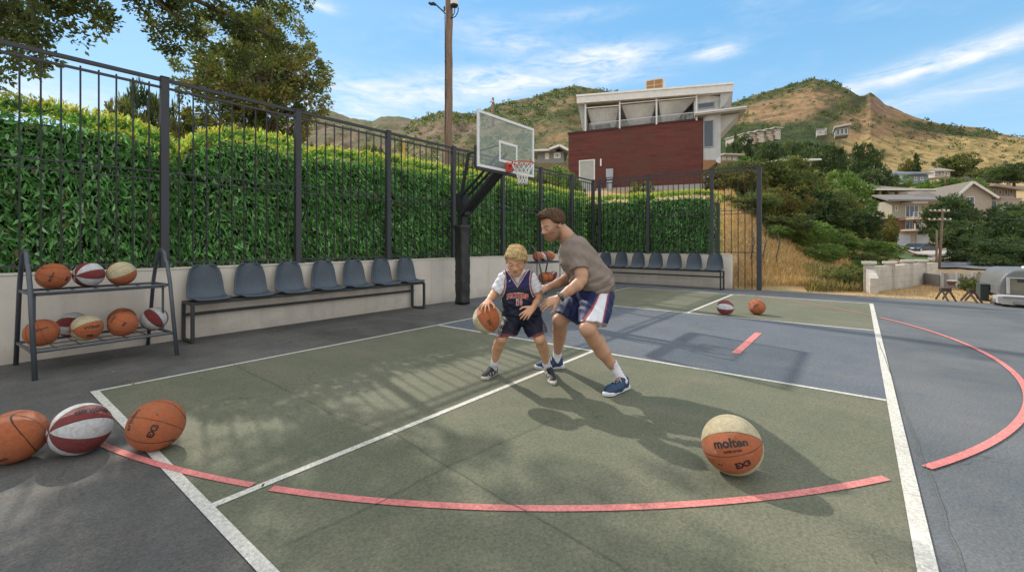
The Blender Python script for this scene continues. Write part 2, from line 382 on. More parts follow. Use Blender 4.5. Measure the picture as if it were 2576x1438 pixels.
fp_ = MB(); addstrip(fp_, arc(186, 193.0), .05, .0095); o = fp_.build('faded_pink_marking', M['fadedpink'], recalc=False); o['kind'] = 'structure'
jt = MB()
for pts in ([G(560,905),G(700,972),G(830,1040),G(1000,1095),G(1124,1175),G(1390,1328),G(1640,1470)], [G(690,1385),G(965,1262),G(1124,1175),G(1400,1052)],
            [G(1600,1120),G(1230,1200)][:0] or [G(1750,705+80),G(1800,812)][:0] or [G(2330,822),G(2576,858)], [G(2210,860),G(2262,1010),G(2330,1180),G(2420,1438)]):
    q = []
    for i in range(len(pts)-1):
        for k in range(6):
            f_ = k/6; q.append((pts[i][0]*(1-f_)+pts[i+1][0]*f_+random.uniform(-.008, .008), pts[i][1]*(1-f_)+pts[i+1][1]*f_+random.uniform(-.008, .008)))
    q.append(pts[-1][:2]); addstrip(jt, q, .0045 if pts[0][0] < 4 else .004, .0125)
o = jt.build('pavement_joint_lines', M['joint'], recalc=False); o['kind'] = 'structure'
# ================================================================ low walls
w = thing('low_court_wall', 'long low beige rendered wall behind the near bench and ball rack', 'wall', (5, WY, 0))
mb = MB(); mb.box((5.5, WY+.09, .53), (20.0, .18, 1.06), bev=.006); mb.build('wall_body', M['wall'], w)
mb = MB(); mb.box((5.5, WY+.09, 1.075), (20.0, .20, .03), bev=.006); mb.build('wall_cap', M['wallcap'], w)
mb = MB()
for x in (7.05,): mb.box((x, WY-.0025, .53), (.010, .005, 1.02))
mb.build('control_joint', M['wallcap'], w)
w = thing('low_court_wall', 'short low beige rendered wall behind the far bench, ending beside the dry slope', 'wall', (WX, 5, 0))
mb = MB(); mb.box((WX+.09, (3.19+WY)/2, .53), (.18, WY-3.19-.004, 1.06), bev=.006); mb.build('wall_body', M['wall'], w)
mb = MB(); mb.box((WX+.09, (3.19+WY)/2, 1.075), (.20, WY-3.19-.03, .03), bev=.006); mb.build('wall_cap', M['wallcap'], w)
# ================================================================ fences
FY = WY+.07; FXp = WX+.07; FH = 3.86
def post(mb_root, x, y, z0, z1, s=.1):
    mb = MB(); mb.box((x, y, (z0+z1)/2), (s, s, z1-z0), bev=.006); o = mb.build('post', M['post'], mb_root)
    mb = MB(); mb.box((x, y, z1+.008), (s+.012, s+.012, .016), bev=.003); mb.build('post_cap', M['post'], o)
    if z0 > .5:
        mb = MB(); mb.box((x, y, z0+.006), (s+.09, s+.06, .012), bev=.002)
        mb.build('base_plate', M['post'], o)
fa = thing('metal_fence', 'long dark metal picket fence standing on the low wall before the hedge', 'fence', (5, FY, 1.09))
posts = [-2.0, -.03, 1.94, 3.91, 5.88, 7.85, 9.82, 11.75, 13.70, 15.33]
for x in posts[1:]: post(fa, x, FY, 1.09, FH+.03)
for z, t_, dy in ((FH, .05, 0), (FH-.115, .032, 0), (2.50, .017, -.018), (2.385, .017, -.018), (1.165, .024, 0)):
    mb = MB(); mb.bar((-3, FY+dy, z), (posts[-1], FY+dy, z), t_ if t_ > .03 else .015, t_, bev=0); mb.build('rail', M['post'], fa)
for i in range(len(posts)-1):
    if posts[i+1] < 0: continue
    n = 10; sp = (posts[i+1]-posts[i])/(n+1)
    for k in range(1, n+1):
        x = posts[i]+k*sp
        if x < .3: continue
        mb = MB(); mb.box((x, FY, (1.12+FH-.07)/2), (.018, .018, FH-.07-1.12)); mb.build('picket', M['black'], fa)
fb = thing('metal_fence', 'shorter dark metal picket fence above the far bench, its last bay open to the slope', 'fence', (FXp, 5, 1.09))
yp = [7.86, 5.94, 3.80, 2.42]
for y in yp[:3]: post(fb, FXp, y, 1.09, FH+.03)
post(fb, FXp, yp[3], 0, 3.80, .13)
for z, t_, dy in ((FH, .05, 0), (FH-.115, .032, 0), (2.50, .017, -.018), (2.385, .017, -.018), (1.165, .024, 0)):
    mb = MB(); mb.bar((FXp+dy, yp[0], z), (FXp+dy, yp[3], z), t_ if t_ > .03 else .015, t_); mb.build('rail', M['post'], fb)
for i, n in enumerate((10, 11, 6)):
    sp = (yp[i+1]-yp[i])/(n+1)
    for k in range(1, n+1):
        y = yp[i]+k*sp; z0 = 1.12 if y > 3.2 else .02
        mb = MB(); mb.box((FXp, y, (z0+FH-.07)/2), (.021, .021, FH-.07-z0)); mb.build('picket', M['black'], fb)
# ================================================================ benches
def seat_shell():
    """moulded bucket seat: profile from front lip up to the top of the back, local y- = front"""
    prof = [(-.235, .015), (-.215, .035), (-.15, .028), (-.06, .015), (.04, .012), (.11, .028), (.155, .075), (.18, .15), (.197, .26), (.21, .37), (.222, .46), (.228, .505), (.232, .525)]
    wid = [.19, .215, .225, .228, .228, .226, .222, .217, .208, .193, .168, .13, .085]
    nu = 17; top = []; 
    for (y, z), w_ in zip(prof, wid):
        i = prof.index((y, z))
        for k in range(nu):
            u = -1+2*k/(nu-1)
            curl = abs(u)**3
            if i <= 5: p = (u*w_, y + .0*curl, z+.035*curl*(i/5.)+.012*curl)
            else: p = (u*w_, y-.045*curl, z - .0*curl)
            top.append(p)
    nr = len(prof); v = np.array(top); 
    # offset for thickness
    g = v.reshape(nr, nu, 3); du = np.gradient(g, axis=1); dv = np.gradient(g, axis=0); nn = np.cross(du, dv); nn /= np.linalg.norm(nn, axis=2, keepdims=True)
    b = (g - nn*.014).reshape(-1, 3); allv = np.vstack([v, b]); f = []; N = nr*nu
    for j in range(nr-1):
        for i in range(nu-1):
            a = j*nu+i; f.append((a, a+1, a+nu+1, a+nu)); f.append((N+a, N+a+nu, N+a+nu+1, N+a+1))
    for j in range(nr-1):
        for i in (0, nu-1):
            a = j*nu+i; f.append((a, a+nu, N+a+nu, N+a))
    for i in range(nu-1):
        for j in (0, nr-1):
            a = j*nu+i; f.append((a, N+a, N+a+1, a+1))
    me = raw_mesh('seat', allv, np.array(f), smooth=True, mats=[M['seat']])
    bm = bmesh.new(); bm.from_mesh(me); bmesh.ops.recalc_face_normals(bm, faces=bm.faces[:]); bm.to_mesh(me); bm.free(); return me
SEAT = seat_shell()
def make_bench():
    t_ = thing('seat_bench', '', 'bench')
    L = 4.3; zt = .575
    for x in (-L/2, L/2):
        mb = MB()
        for y in (-.2, .2): mb.box((x, y, zt/2), (.045, .045, zt-.046), bev=.004)
        mb.box((x, 0, .022), (.045, .355, .044), bev=.004); mb.build('leg_frame', M['bench'], t_)
    for y in (-.16, .12):
        mb = MB(); mb.box((0, y, zt), (L+.045, .05, .046), bev=.004); mb.build('beam', M['bench'], t_)
    mb = MB()
    for x in (-L/2, L/2): mb.box((x, 0, zt-.001), (.042, .42, .04), bev=.003)
    mb.build('cross_bar', M['bench'], t_)
    mb = MB(); mb.box((0, .16, .385), (L, .04, .045), bev=.004); mb.build('stretcher', M['bench'], t_)
    for i in range(7):
        x = -L/2+.26+i*(L-.5)/6
        s = link('seat', SEAT, t_, (x+random.uniform(-.004, .004), -.02, zt+.022)); s.scale = (1.12, .95, 1.0)
        s.rotation_euler = (random.uniform(-.01, .01), 0, random.uniform(-.015, .015))
        mb = MB()
        for yy in (-.16, .12):
            mb.box((0, yy+.02, -.004), (.16, .05, .012))
        mb.box((0, .19, .10), (.05, .012, .12)) ; mb.build('seat_bracket', M['bench'], s, abs_=False)
    return t_
be = make_bench(); be.location = (4.29, 7.74, 0); be['label'] = 'near bench of seven grey-blue plastic bucket seats, along the wall beside the large ball rack'
be['group'] = 'grey bucket seat benches against the low wall'
b2 = copy_tree(be); b2.location = (14.86, 5.50, 0); b2.rotation_euler = (0, 0, -math.pi/2)
b2['label'] = 'far bench of grey-blue bucket seats under the far fence, left end hidden by the man'
# ================================================================ ball racks
def make_rack():
    t_ = thing('ball_rack', '', 'ball rack')
    L = 1.26; fz, bz = -.54, .5; ht = 1.36
    for x in (-L/2, L/2):
        pts = [(x, fz, 0), (x, fz*.56, .95), (x, fz*.36, 1.2)]
        for k in range(0, 9):
            an = math.pi*k/8; pts.append((x, -math.cos(an)*.155, 1.215+math.sin(an)*.15))
        pts += [(x, bz*.36, 1.2), (x, bz*.56, .95), (x, bz, 0)]
        mb = MB(); mb.tube(pts, .023, 12); mb.build('side_frame', M['rack'], t_, smooth=True)
        mb = MB()
        for z, y in ((.90, .29), (.28, .43)): mb.bar((x, -y, z), (x, y, z), .022, .03)
        mb.tube([(x*.93, -.2, .3), (x*.93, -.2, .9)], .014, 8)
        mb.build('end_brace', M['rack'], t_)
    for z, y0, y1 in ((.90, -.275, .275), (.28, -.42, .42)):
        mb = MB()
        for y in (y0, y1): mb.tube([(-L/2, y, z), (L/2, y, z)], .016, 10)
        for k in range(1, 6): mb.tube([(-L/2+L*k/6, y0, z-.012), (-L/2+L*k/6, y1, z-.012)], .006, 6)
        for k in range(1, 3): mb.tube([(-L/2, y0+(y1-y0)*k/3, z-.018), (L/2, y0+(y1-y0)*k/3, z-.018)], .006, 6)
        if z > .5: mb.box((0, 0, z-.03), (L-.05, abs(y0)*1.9, .006))
        mb.build('shelf', M['rack'], t_)
    for x in (-L/2-.022, ):
        for y, z in ((-.275, .90), (-.42, .28)):
            mb = MB(); mb.tube([(x+.03, y-.022, z), (x+.03, y-.045, z)], .012, 8); mb.build('bolt', M['bolt'], t_)
    return t_
r1 = make_rack(); r1.location = (1.13, 7.42, 0); r1.rotation_euler = (0, 0, math.radians(4)); r1['label'] = 'large two-shelf grey tube ball rack at left, nearest the camera, holding nine balls'
r1['group'] = 'two-shelf ball racks'
r2 = copy_tree(r1); r2.location = (10.95, 7.42, 0); r2.rotation_euler = (0, 0, math.radians(-2)); r2['label'] = 'small distant ball rack between the boy and the man, against the wall'
# ================================================================ balls
def cube_sphere(n):
    v = []; f = []; idx = {}
    lin = np.tan(np.linspace(-math.pi/4, math.pi/4, n+1))
    V = []; Fc = []
    for ax in range(3):
        for sgn in (-1, 1):
            a, b_ = np.meshgrid(lin, lin, indexing='ij'); c_ = np.full_like(a, sgn)
            q = [None]*3; q[ax] = c_; q[(ax+1) % 3] = a*sgn; q[(ax+2) % 3] = b_
            p = np.stack(q, -1).reshape(-1, 3); p /= np.linalg.norm(p, axis=1, keepdims=True)
            base = sum(len(x) for x in V); V.append(p)
            i = np.arange(n)[:, None]*(n+1)+np.arange(n)[None, :]
            Fc.append(np.stack([i, i+n+1, i+n+2, i+1], -1).reshape(-1, 4)+base)
    return np.vstack(V), np.vstack(Fc)
SV, SF = cube_sphere(90); SVl, SFl = cube_sphere(40)
ORANGE, CREAM, RED, WHITE, TAN = (.56, .155, .052), (.70, .60, .38), (.25, .035, .035), (.74, .74, .74), (.62, .22, .09)
SEAM = (.028, .012, .010)
def ball_mesh(name, kind, cols=None, hi=True):
    v, f = (SV, SF) if hi else (SVl, SFl)
    x, y, z = v.T; w_ = .016 if hi else .028
    if kind == 'classic':
        d = np.minimum(np.abs(x), np.abs(y))
        q = np.sqrt((y/.60)**2+(z/.90)**2); d = np.minimum(d, np.abs(q-1)*.62)
        c = np.tile(np.array(cols[0]), (len(v), 1))
    else:
        ph = np.degrees(np.arctan2(z, y)) % 360; n = len(cols); k = np.floor(ph/(360/n)).astype(int) % n
        rr_ = np.sqrt(y*y+z*z); e = np.abs(((ph+180/n) % (360/n))-180/n); d = np.radians(e)*np.maximum(rr_, .02)
        bulge = 0
        c = np.array(cols)[k]
    s = np.clip(1-d/w_, 0, 1); s = np.clip(s*2.2, 0, 1)[:, None]
    c = c*(1-s)+np.array(SEAM)*s
    p = v*(1-.014*np.clip(1-d/(w_*1.5), 0, 1)**1)[:, None]
    return raw_mesh(name, p, f, cols=c, smooth=True, mats=[M['ball']])
def ball_mesh_weld(me):
    bm = bmesh.new(); bm.from_mesh(me); bmesh.ops.remove_doubles(bm, verts=bm.verts[:], dist=1e-5); bmesh.ops.recalc_face_normals(bm, faces=bm.faces[:])
    for fc in bm.faces: fc.smooth = True
    bm.to_mesh(me); bm.free(); return me
OC8 = [ORANGE, CREAM, CREAM, ORANGE, ORANGE, CREAM, CREAM, ORANGE]
RW8 = [WHITE, RED]*4
BM = {}
for nm, kind, cols in (('orange', 'classic', [ORANGE]), ('cream', 'wedge', OC8), ('redwhite', 'wedge', RW8)):
    BM[nm] = ball_mesh_weld(ball_mesh('basketball', kind, cols)); BM[nm+'_lo'] = ball_mesh_weld(ball_mesh('basketball', kind, cols, False))
def text2d(s, size=1.0, bold=.0, sub=0):
    cu = bpy.data.curves.new('t', 'FONT'); cu.body = s; cu.size = size; cu.align_x = 'CENTER'; cu.align_y = 'CENTER'; cu.offset = bold; cu.resolution_u = 4
    ob = bpy.data.objects.new('t', cu); me = bpy.data.meshes.new_from_object(ob)
    bpy.data.objects.remove(ob); bpy.data.curves.remove(cu)
    bm = bmesh.new(); bm.from_mesh(me); bpy.data.meshes.remove(me)
    bmesh.ops.triangulate(bm, faces=bm.faces[:])
    L = size*.12
    for _ in range(4):
        e = [x for x in bm.edges if x.calc_length() > L]
        if not e: break
        bmesh.ops.subdivide_edges(bm, edges=e, cuts=1); bmesh.ops.triangulate(bm, faces=bm.faces[:])
    bm.verts.index_update()
    v = np.array([q.co[:] for q in bm.verts]); f = np.array([[q.index for q in fc.verts] for fc in bm.faces]); bm.free()
    return v, f
def ball_text(parent, s, size, lat, ph, rot=0, bold=.02):
    """print on the ball: text runs pole to pole (local x), centred at latitude lat and angle ph, degrees"""
    v, f = text2d(s, size, bold*size); a = math.radians(rot)
    x = v[:, 0]*math.cos(a)-v[:, 1]*math.sin(a); y = v[:, 0]*math.sin(a)+v[:, 1]*math.cos(a)
    La = x+math.radians(lat); Ph = math.radians(ph)-y/np.cos(math.radians(lat))
    p = np.stack([np.sin(La), np.cos(La)*np.cos(Ph), np.cos(La)*np.sin(Ph)], -1)*1.006
    me = raw_mesh('lettering', p, f, mats=[M['ink']]); return link('lettering', me, parent)
def frame_rot(xa, ya):
    """columns: local x along xa, local y towards ya"""
    x = Vector(xa).normalized(); y = Vector(ya); y = (y-x*x.dot(y)).normalized(); z = x.cross(y)
    return Matrix((x, y, z)).transposed()
def ball(kind, label, pos, r, yaw=0, pitch=0, roll=0, group=None, texts=(), lo=False, tilt=0):
    """pos: centre. Local y faces the camera, local x lies along the picture's right turned by roll, then spun by pitch about x"""
    o = link('basketball', BM[kind+('_lo' if lo else '')]); props(o, label, 'basketball', group)
    pos = Vector(pos); tocam = (Vector((0, 0, HC))-pos).normalized()
    right = Vector((0, 0, 1)).cross(tocam).normalized()*1.0
    up = tocam.cross(right)
    xa = right*math.cos(math.radians(roll))+up*math.sin(math.radians(roll)); xa = xa*math.cos(math.radians(yaw))+tocam*math.sin(math.radians(yaw))
    R = frame_rot(xa, tocam)
    R = R @ Matrix.Rotation(math.radians(pitch), 3, 'X')
    o.matrix_world = Matrix.Translation(pos) @ R.to_4x4() @ Matrix.Scale(r, 4)
    for a_ in texts: ball_text(o, *a_)
    return o
gl = 'balls lying on the court'; gr = 'balls on the ball racks'
# z axis check: local z = x cross y (x right, y towards viewer) points down, so positive angle is below the equator
ball('orange', 'pebbled orange ball cut by the left edge of the photo, on the ground', W(-3.31, 2.93, .167), .167, yaw=40, roll=10, pitch=25, group=gl, texts=(('Tack', .2, 0, 20, 0),))
ball('redwhite', 'large red and white panelled ball on the ground between two orange balls', W(-2.985, 3.05, .168), .168, roll=-6, yaw=-24, pitch=-20, group=gl, texts=(('molten', .40, 0, -22, 180, .03),))
ball('orange', 'large orange ball on the corner of the white baseline', W(-2.51, 3.11, .170), .170, roll=62, yaw=-8, pitch=-18, group=gl, texts=(('sriken', .34, -5, -42, 0), ('EX3', .30, -22, 18, 0, .05), ('o', .12, 12, 8, 0)))
ball('cream', 'big orange and cream ball alone on the green court in front', W(1.392, 2.79, .178), .178, roll=15, yaw=12, pitch=22, group=gl, texts=(('molten', .40, 10, -24, 0, .035), ('SAFEPOSTEM', .10, 10, -9, 0, .05), ('EX3', .30, 20, 21, 0, .05), ('P.4', .11, -22, 18, 0, .05)))
ball('redwhite', 'small distant red and white ball resting on the far green court', G(1825, 793)[:2]+(.16,), .160, roll=-3, pitch=-28, yaw=5, group=gl, lo=True, texts=(('molten', .30, 5, -45, 0),))
ball('orange', 'small distant orange ball resting on the far green court', G(1904, 791)[:2]+(.16,), .160, roll=40, pitch=20, group=gl, lo=True, texts=(('sriken', .3, 0, -30, 0),))
rz1 = .90+.016+.15
def rack_balls():
    for kind, lab, x, y, z, roll, yaw, pit, tx in (
        ('orange', 'orange ball at the left of the near rack upper shelf', .73, 7.40, .151, 70, 5, 30, (('striker', .3, 0, -35, 0), ('P4', .3, 5, 22, 0, .05))),
        ('redwhite', 'red and white ball in the middle of the near rack upper shelf', 1.035, 7.42, .151, 5, -40, 25, ()),
        ('cream', 'cream and orange ball at the right of the near rack upper shelf', 1.338, 7.40, .151, 25, -10, 60, ()),
        ('orange', 'orange ball at the left end of the near rack lower shelf', .62, 7.22, -.469, 20, 0, 10, (('Edison', .34, 0, -25, 0),)),
        ('redwhite', 'red and white ball at the back of the near rack lower shelf', .915, 7.62, -.469, -8, 15, 10, ()),
        ('cream', 'cream and orange ball at the front middle of the near rack lower shelf', .985, 7.20, -.469, 8, -35, 22, (('Wilson', .36, -14, -22, 0, .03), ('EB3', .26, -20, 22, 0, .05))),
        ('orange', 'orange ball leaning on the red and white one on the near rack lower shelf', 1.315, 7.20, -.469, 60, -10, -10, (('liveri', .3, 0, -40, 0), ('PEI', .26, -10, 15, 0, .05))),
        ('orange', 'orange ball half hidden behind the others on the near rack lower shelf', 1.385, 7.64, -.469, 10, 30, 60, ()),
        ('redwhite', 'red and white ball at the right end of the near rack lower shelf', 1.66, 7.36, -.469, -55, 10, 22, ())):
        ball(kind, lab, (x, y, rz1+(z-.15) if z > 0 else .28+.016+.152), .15, yaw=yaw, roll=roll, pitch=pit, group=gr, texts=tx)
    for kind, lab, x, y, up_ in (('orange', 'orange ball at the left of the distant rack upper shelf', 10.62, 7.4, 1), ('redwhite', 'red and white ball in the middle of the distant rack upper shelf', 10.95, 7.42, 1),
                            ('cream', 'cream and orange ball at the right of the distant rack upper shelf', 11.27, 7.4, 1), ('orange', 'orange ball at the left of the distant rack lower shelf', 10.70, 7.25, 0),
                            ('orange', 'orange ball in the middle of the distant rack lower shelf', 11.03, 7.3, 0), ('redwhite', 'red and white ball at the right of the distant rack lower shelf', 11.35, 7.3, 0)):
        ball(kind, lab, (x, y, rz1+.001 if up_ else .28+.016+.152), .15, roll=random.uniform(-60, 60), pitch=random.uniform(-30, 30), group=gr, lo=True)
rack_balls()
# ================================================================ hoop
def make_hoop():
    hx, hy = 7.52, 7.42
    t_ = thing('basketball_hoop', 'basketball hoop with clear backboard, red rim and padded black pole by the wall', 'basketball hoop', (hx, hy, 0))
    mb = MB(); mb.box((hx, hy, 1.3), (.15, .15, 2.6), bev=.008); mb.build('pole', M['black'], t_)
    # padded sleeve, wrinkled, flared at the top
    n = 28; rows = 30; vs = []; fs = []
    for j in range(rows+1):
        z = .02+1.86*j/rows; fl = 1+.22*max(0, (j/rows-.82)/.18)**2 - .06*math.exp(-((j/rows-.1)/.04)**2)
        for k in range(n):
            an = 2*math.pi*k/n; c_, s_ = math.cos(an), math.sin(an); sq = (abs(c_)**5+abs(s_)**5)**(-.2)
            r = .145*sq*fl*(1+.03*math.sin(z*17+an*3)+.02*math.sin(z*41-an*5+1)+.02*random.uniform(-1, 1))
            vs.append((hx+r*c_, hy+r*s_, z))
    for j in range(rows):
        for k in range(n): k2 = (k+1) % n; fs.append([j*n+k, j*n+k2, (j+1)*n+k2, (j+1)*n+k])
    fs.append(list(range(n))[::-1]); fs.append([rows*n+k for k in range(n)])
    mb = MB(); mb.add(vs, fs); mb.build('pole_pad', M['pad'], t_, smooth=True)
    mb = MB(); mb.box((hx, hy, 2.42), (.20, .26, .42), bev=.01); mb.box((hx, hy-.14, 2.16), (.22, .10, .10), bev=.01); mb.build('pole_head', M['black'], t_)
    by = 6.04; zb0, zb1, xb0, xb1 = 3.00, 4.15, 6.54, 8.50
    mb = MB()
    for dx in (-.10, .10):
        mb.bar((hx+dx, hy-.05, 2.12), (hx+dx, by+.10, 3.16), .07, .11, up=(1, 0, 0), bev=.006)
        mb.bar((hx+dx, hy-.05, 2.56), (hx+dx, by+.10, 3.44), .04, .06, up=(1, 0, 0), bev=.004)
    mb.build('extension_arm', M['black'], t_)
    mb = MB(); mb.bar((hx-.05, hy+.05, 2.3), (hx-.05, hy-.25, 3.55), .05, .07, bev=.004); mb.bar((hx-.05, hy-.25, 3.54), (hx-.05, by+.1, 3.62), .03, .03); mb.build('lift_strut', M['black'], t_)
    bb = MB(); fw = .055; cxb = (xb0+xb1)/2; czb = (zb0+zb1)/2
    bb.box((cxb, by, zb1-fw/2), (xb1-xb0, .035, fw), bev=.004); bb.box((cxb, by, zb0+fw/2), (xb1-xb0, .035, fw), bev=.004)
    for x in (xb0+fw/2, xb1-fw/2): bb.box((x, by, czb), (fw-.002, .033, zb1-zb0-2*fw), bev=.004)
    board = bb.build('backboard_frame', M['white'], t_)
    mb = MB()
    mb.box((cxb, by+.03, zb0-.02), (xb1-xb0-.02, .05, .07), bev=.004); mb.box((xb0+.02, by+.045, zb0+.22), (.09, .05, .44), bev=.01); mb.box((xb1-.02, by+.045, zb0+.22), (.09, .05, .44), bev=.01)
    mb.build('edge_padding', M['pad'], board)
    m, t, b, out = newmat('backboard_glass'); b.inputs['Base Color'].default_value = (.75, .82, .8, 1); b.inputs['Roughness'].default_value = .06
    tr = t.n('ShaderNodeBsdfTransparent'); tr.inputs[0].default_value = (.86, .9, .9, 1); mx = t.n('ShaderNodeMixShader'); mx.inputs[0].default_value = .13
    t.l(tr.outputs[0], mx.inputs[1]); t.l(b.outputs[0], mx.inputs[2]); t.l(mx.outputs[0], out.inputs[0])
    mb = MB(); mb.box((cxb, by, czb), (xb1-xb0-2*fw, .012, zb1-zb0-2*fw)); mb.build('glass_pane', m, board)
    mb = MB(); q = by-.0085; s_ = .05; x0, x1, z0, z1 = 7.22, 7.86, 3.20, 3.65
    mb.box((hx+.02, q, z1-s_/2), (x1-x0, .004, s_)); mb.box((hx+.02, q, z0+s_/2), (x1-x0, .004, s_))
    for x in (hx+.02-(x1-x0)/2+s_/2, hx+.02+(x1-x0)/2-s_/2): mb.box((x, q, (z0+z1)/2), (s_, .004, z1-z0-2*s_))
    mb.build('target_square', M['white'], board)
    ry = 5.63; rz = 3.165; R = .228
    mb = MB()
    mb.box((hx, by-.05, rz-.06), (.20, .055, .20), bev=.01); mb.box((hx, by-.16, rz-.015), (.16, .2, .02), bev=.004)
    mb.tube([(hx-.07, by-.05, rz-.12), (hx-.12, ry+.12, rz-.01)], .009, 8); mb.tube([(hx+.07, by-.05, rz-.12), (hx+.12, ry+.12, rz-.01)], .009, 8)
    rim = mb.build('rim', M['red'], t_)
    mb = MB(); pts = [(hx+R*math.cos(2*math.pi*k/40), ry+R*math.sin(2*math.pi*k/40), rz) for k in range(41)]
    mb.tube(pts, .0115, 10, cap=False)
    for k in range(12):
        an = 2*math.pi*k/12; mb.tube([(hx+R*math.cos(an-.05), ry+R*math.sin(an-.05), rz-.008), (hx+R*math.cos(an), ry+R*math.sin(an), rz-.028), (hx+R*math.cos(an+.05), ry+R*math.sin(an+.05), rz-.008)], .003, 5)
    mb.build('ring', M['red'], rim, smooth=True)
    # net: 12 crossing cords, 5 rings of diamonds
    mb = MB(); lev = [(0, 1.0, -.025), (.5, .82, -.12), (1, .64, -.20), (1.5, .52, -.28), (2, .47, -.35), (2.5, .46, -.41), (3, .5, -.46)]
    for k in range(12):
        for sg in (1, -1):
            pts = []
            for (q_, rr, dz) in lev:
                an = 2*math.pi*(k+sg*q_)/12; j_ = random.uniform(-.004, .004)
                pts.append((hx+(R*rr+j_)*math.cos(an), ry+(R*rr+j_)*math.sin(an), rz+dz))
            mb.tube(pts, .0052, 5)
    mb.build('net', M['net'], t_, smooth=True)
make_hoop()
# ================================================================ terrain
def vnoise(x, y, seed=0, oct=4, lac=2., gain=.5):
    """cheap value noise for vertices"""
    rs = np.random.RandomState(seed); T = rs.rand(256, 256); out_ = 0; a = 1; tot_ = 0
    for o_ in range(oct):
        xi, yi = np.floor(x).astype(int), np.floor(y).astype(int); fx, fy = x-xi, y-yi; fx = fx*fx*(3-2*fx); fy = fy*fy*(3-2*fy)
        g = lambda i, j: T[i % 256, j % 256]
        v = (g(xi, yi)*(1-fx)+g(xi+1, yi)*fx)*(1-fy)+(g(xi, yi+1)*(1-fx)+g(xi+1, yi+1)*fx)*fy
        out_ = out_+v*a; tot_ += a; a *= gain; x = x*lac+17.3; y = y*lac+5.1
    return out_/tot_
TD = np.array([0, 13.5, 17, 20, 25, 33, 45, 60, 80, 110, 160, 230, 400, 3000.])
TPX = np.array([-1500, 1300, 1480, 1700, 1838, 1900, 2000, 2170, 2300, 2576, 3600.])
TH = np.array([
 [1.0, 1.0, 1.1, 1.3, 2.2, 4.2, 6, 8, 11, 15, 24, 34, 40, 40],
 [1.0, 1.0, 1.1, 1.3, 2.2, 4.2, 6, 8, 11, 15, 24, 34, 40, 40],
 [1.0, 1.0, 1.1, 1.6, 3.2, 5.4, 6.5, 8, 11, 15, 24, 34, 40, 40],
 [0, .6, 1.6, 2.4, 3.8, 5.5, 6.8, 8, 11, 15, 24, 36, 40, 40],
 [0, .0, 2.0, 2.9, 4.3, 5.6, 6.8, 8, 11, 15, 24, 36, 40, 40],
 [0, 0, 1.3, 2.2, 3.2, 4.4, 6.0, 7.5, 10, 14, 23, 36, 40, 40],
 [0, 0, .6, 1.1, 1.9, 3.2, 4.2, 6, 9, 13, 22, 36, 40, 40],
 [0, 0, .05, .15, .4, .9, 1.6, 3.2, 7, 13, 21, 36, 40, 40],
 [0, 0, -.05, -.05, -.05, -.05, .3, 1.6, 7, 15, 24, 40, 44, 44],
 [0, 0, -.05, -.05, -.05, .1, .6, 2.5, 7, 15, 25, 42, 46, 46],
 [0, 0, -.05, -.05, -.05, .1, .6, 2.5, 7, 15, 25, 42, 46, 46]])
def terrain_h(px, d):
    px = np.clip(px, TPX[0], TPX[-1]); d = np.asarray(d, float)
    cols = np.stack([np.interp(d, TD, TH[i]) for i in range(len(TPX))], -1)
    i = np.clip(np.searchsorted(TPX, px)-1, 0, len(TPX)-2); f = (px-TPX[i])/(TPX[i+1]-TPX[i])
    a = np.take_along_axis(cols, i[..., None], -1)[..., 0]; b = np.take_along_axis(cols, (i+1)[..., None], -1)[..., 0]
    return a*(1-f)+b*f
def ground_h(a, d):
    a = np.asarray(a, float); d = np.asarray(d, float)
    dd = np.maximum(d, .5); px = CX+F*a/dd; px = np.where(d < .5, np.where(a > 0, 3600, -1500), px)
    r = np.sqrt(a*a+d*d); deff = np.where((px < -200) | (px > 2900), r*.75, d)
    h = terrain_h(px, deff)
    X = a*C1+d*S1; Y = -a*S1+d*C1
    h = h + (vnoise(X*.35, Y*.35, 3)-.5)*np.clip((deff-13)/8, 0, 1)*.5
    in_court = ((X < WX+.13) & (Y < WY+.45)) | ((X < WX+.55) & (Y > 3.22) & (Y < WY+.45)) | ((Y < WY+.45) & (X < WX+.13))
    edge = np.clip(np.maximum(X-WX-.12, Y-WY-.12)/.5, 0, 1)
    behind_wall = ((Y > WY) | ((X > WX) & (Y > 3.3)))
    h = np.where(behind_wall, np.maximum(h, 1.02), h*np.clip((X-WX-.1)/1.2, 0, 1)**.8 -.012*(1-0))
    return np.where(in_court, -.35, h)
px_s = np.concatenate([np.linspace(-70, -46, 6), np.linspace(-45, 48, 190), np.linspace(50, 75, 8)])
rs_ = np.concatenate([np.linspace(6, 40, 110), np.geomspace(41, 2600, 60)])
A, R_ = np.meshgrid(np.radians(px_s), rs_, indexing='ij'); aa = R_*np.sin(A); dd = R_*np.cos(A)
hh = ground_h(aa, dd)
v = Wn(np.stack([aa, dd, hh], -1)).reshape(-1, 3); na, nr_ = A.shape
I = np.arange(na-1)[:, None]*nr_+np.arange(nr_-1)[None, :]
f_ = np.stack([I, I+nr_, I+nr_+1, I+1], -1).reshape(-1, 4)
m, t, b, out = newmat('dry_earth_and_grass')
co = t.n('ShaderNodeTexCoord').outputs['Object']
n1 = t.ramp(t.noise(.25, 6, .65, co), .38, .62); n2 = t.noise(9, 5, .7, co); n3 = t.noise(40, 3, .7, co)
c = t.mix(n1, (.36, .235, .115), (.44, .31, .16)); c = t.mix(t.ramp(t.noise(.8, 5, .6, co), .5, .68), c, (.30, .25, .12))
c = t.mix(t.math('ADD', t.math('MULTIPLY', n2, .6), t.math('MULTIPLY', n3, .4)), t.mix(1., c, (.55, .52, .5), 'MULTIPLY'), t.mix(1., c, (1.45, 1.42, 1.35), 'MULTIPLY'))
t.l(c, b.inputs['Base Color']); b.inputs['Roughness'].default_value = .95
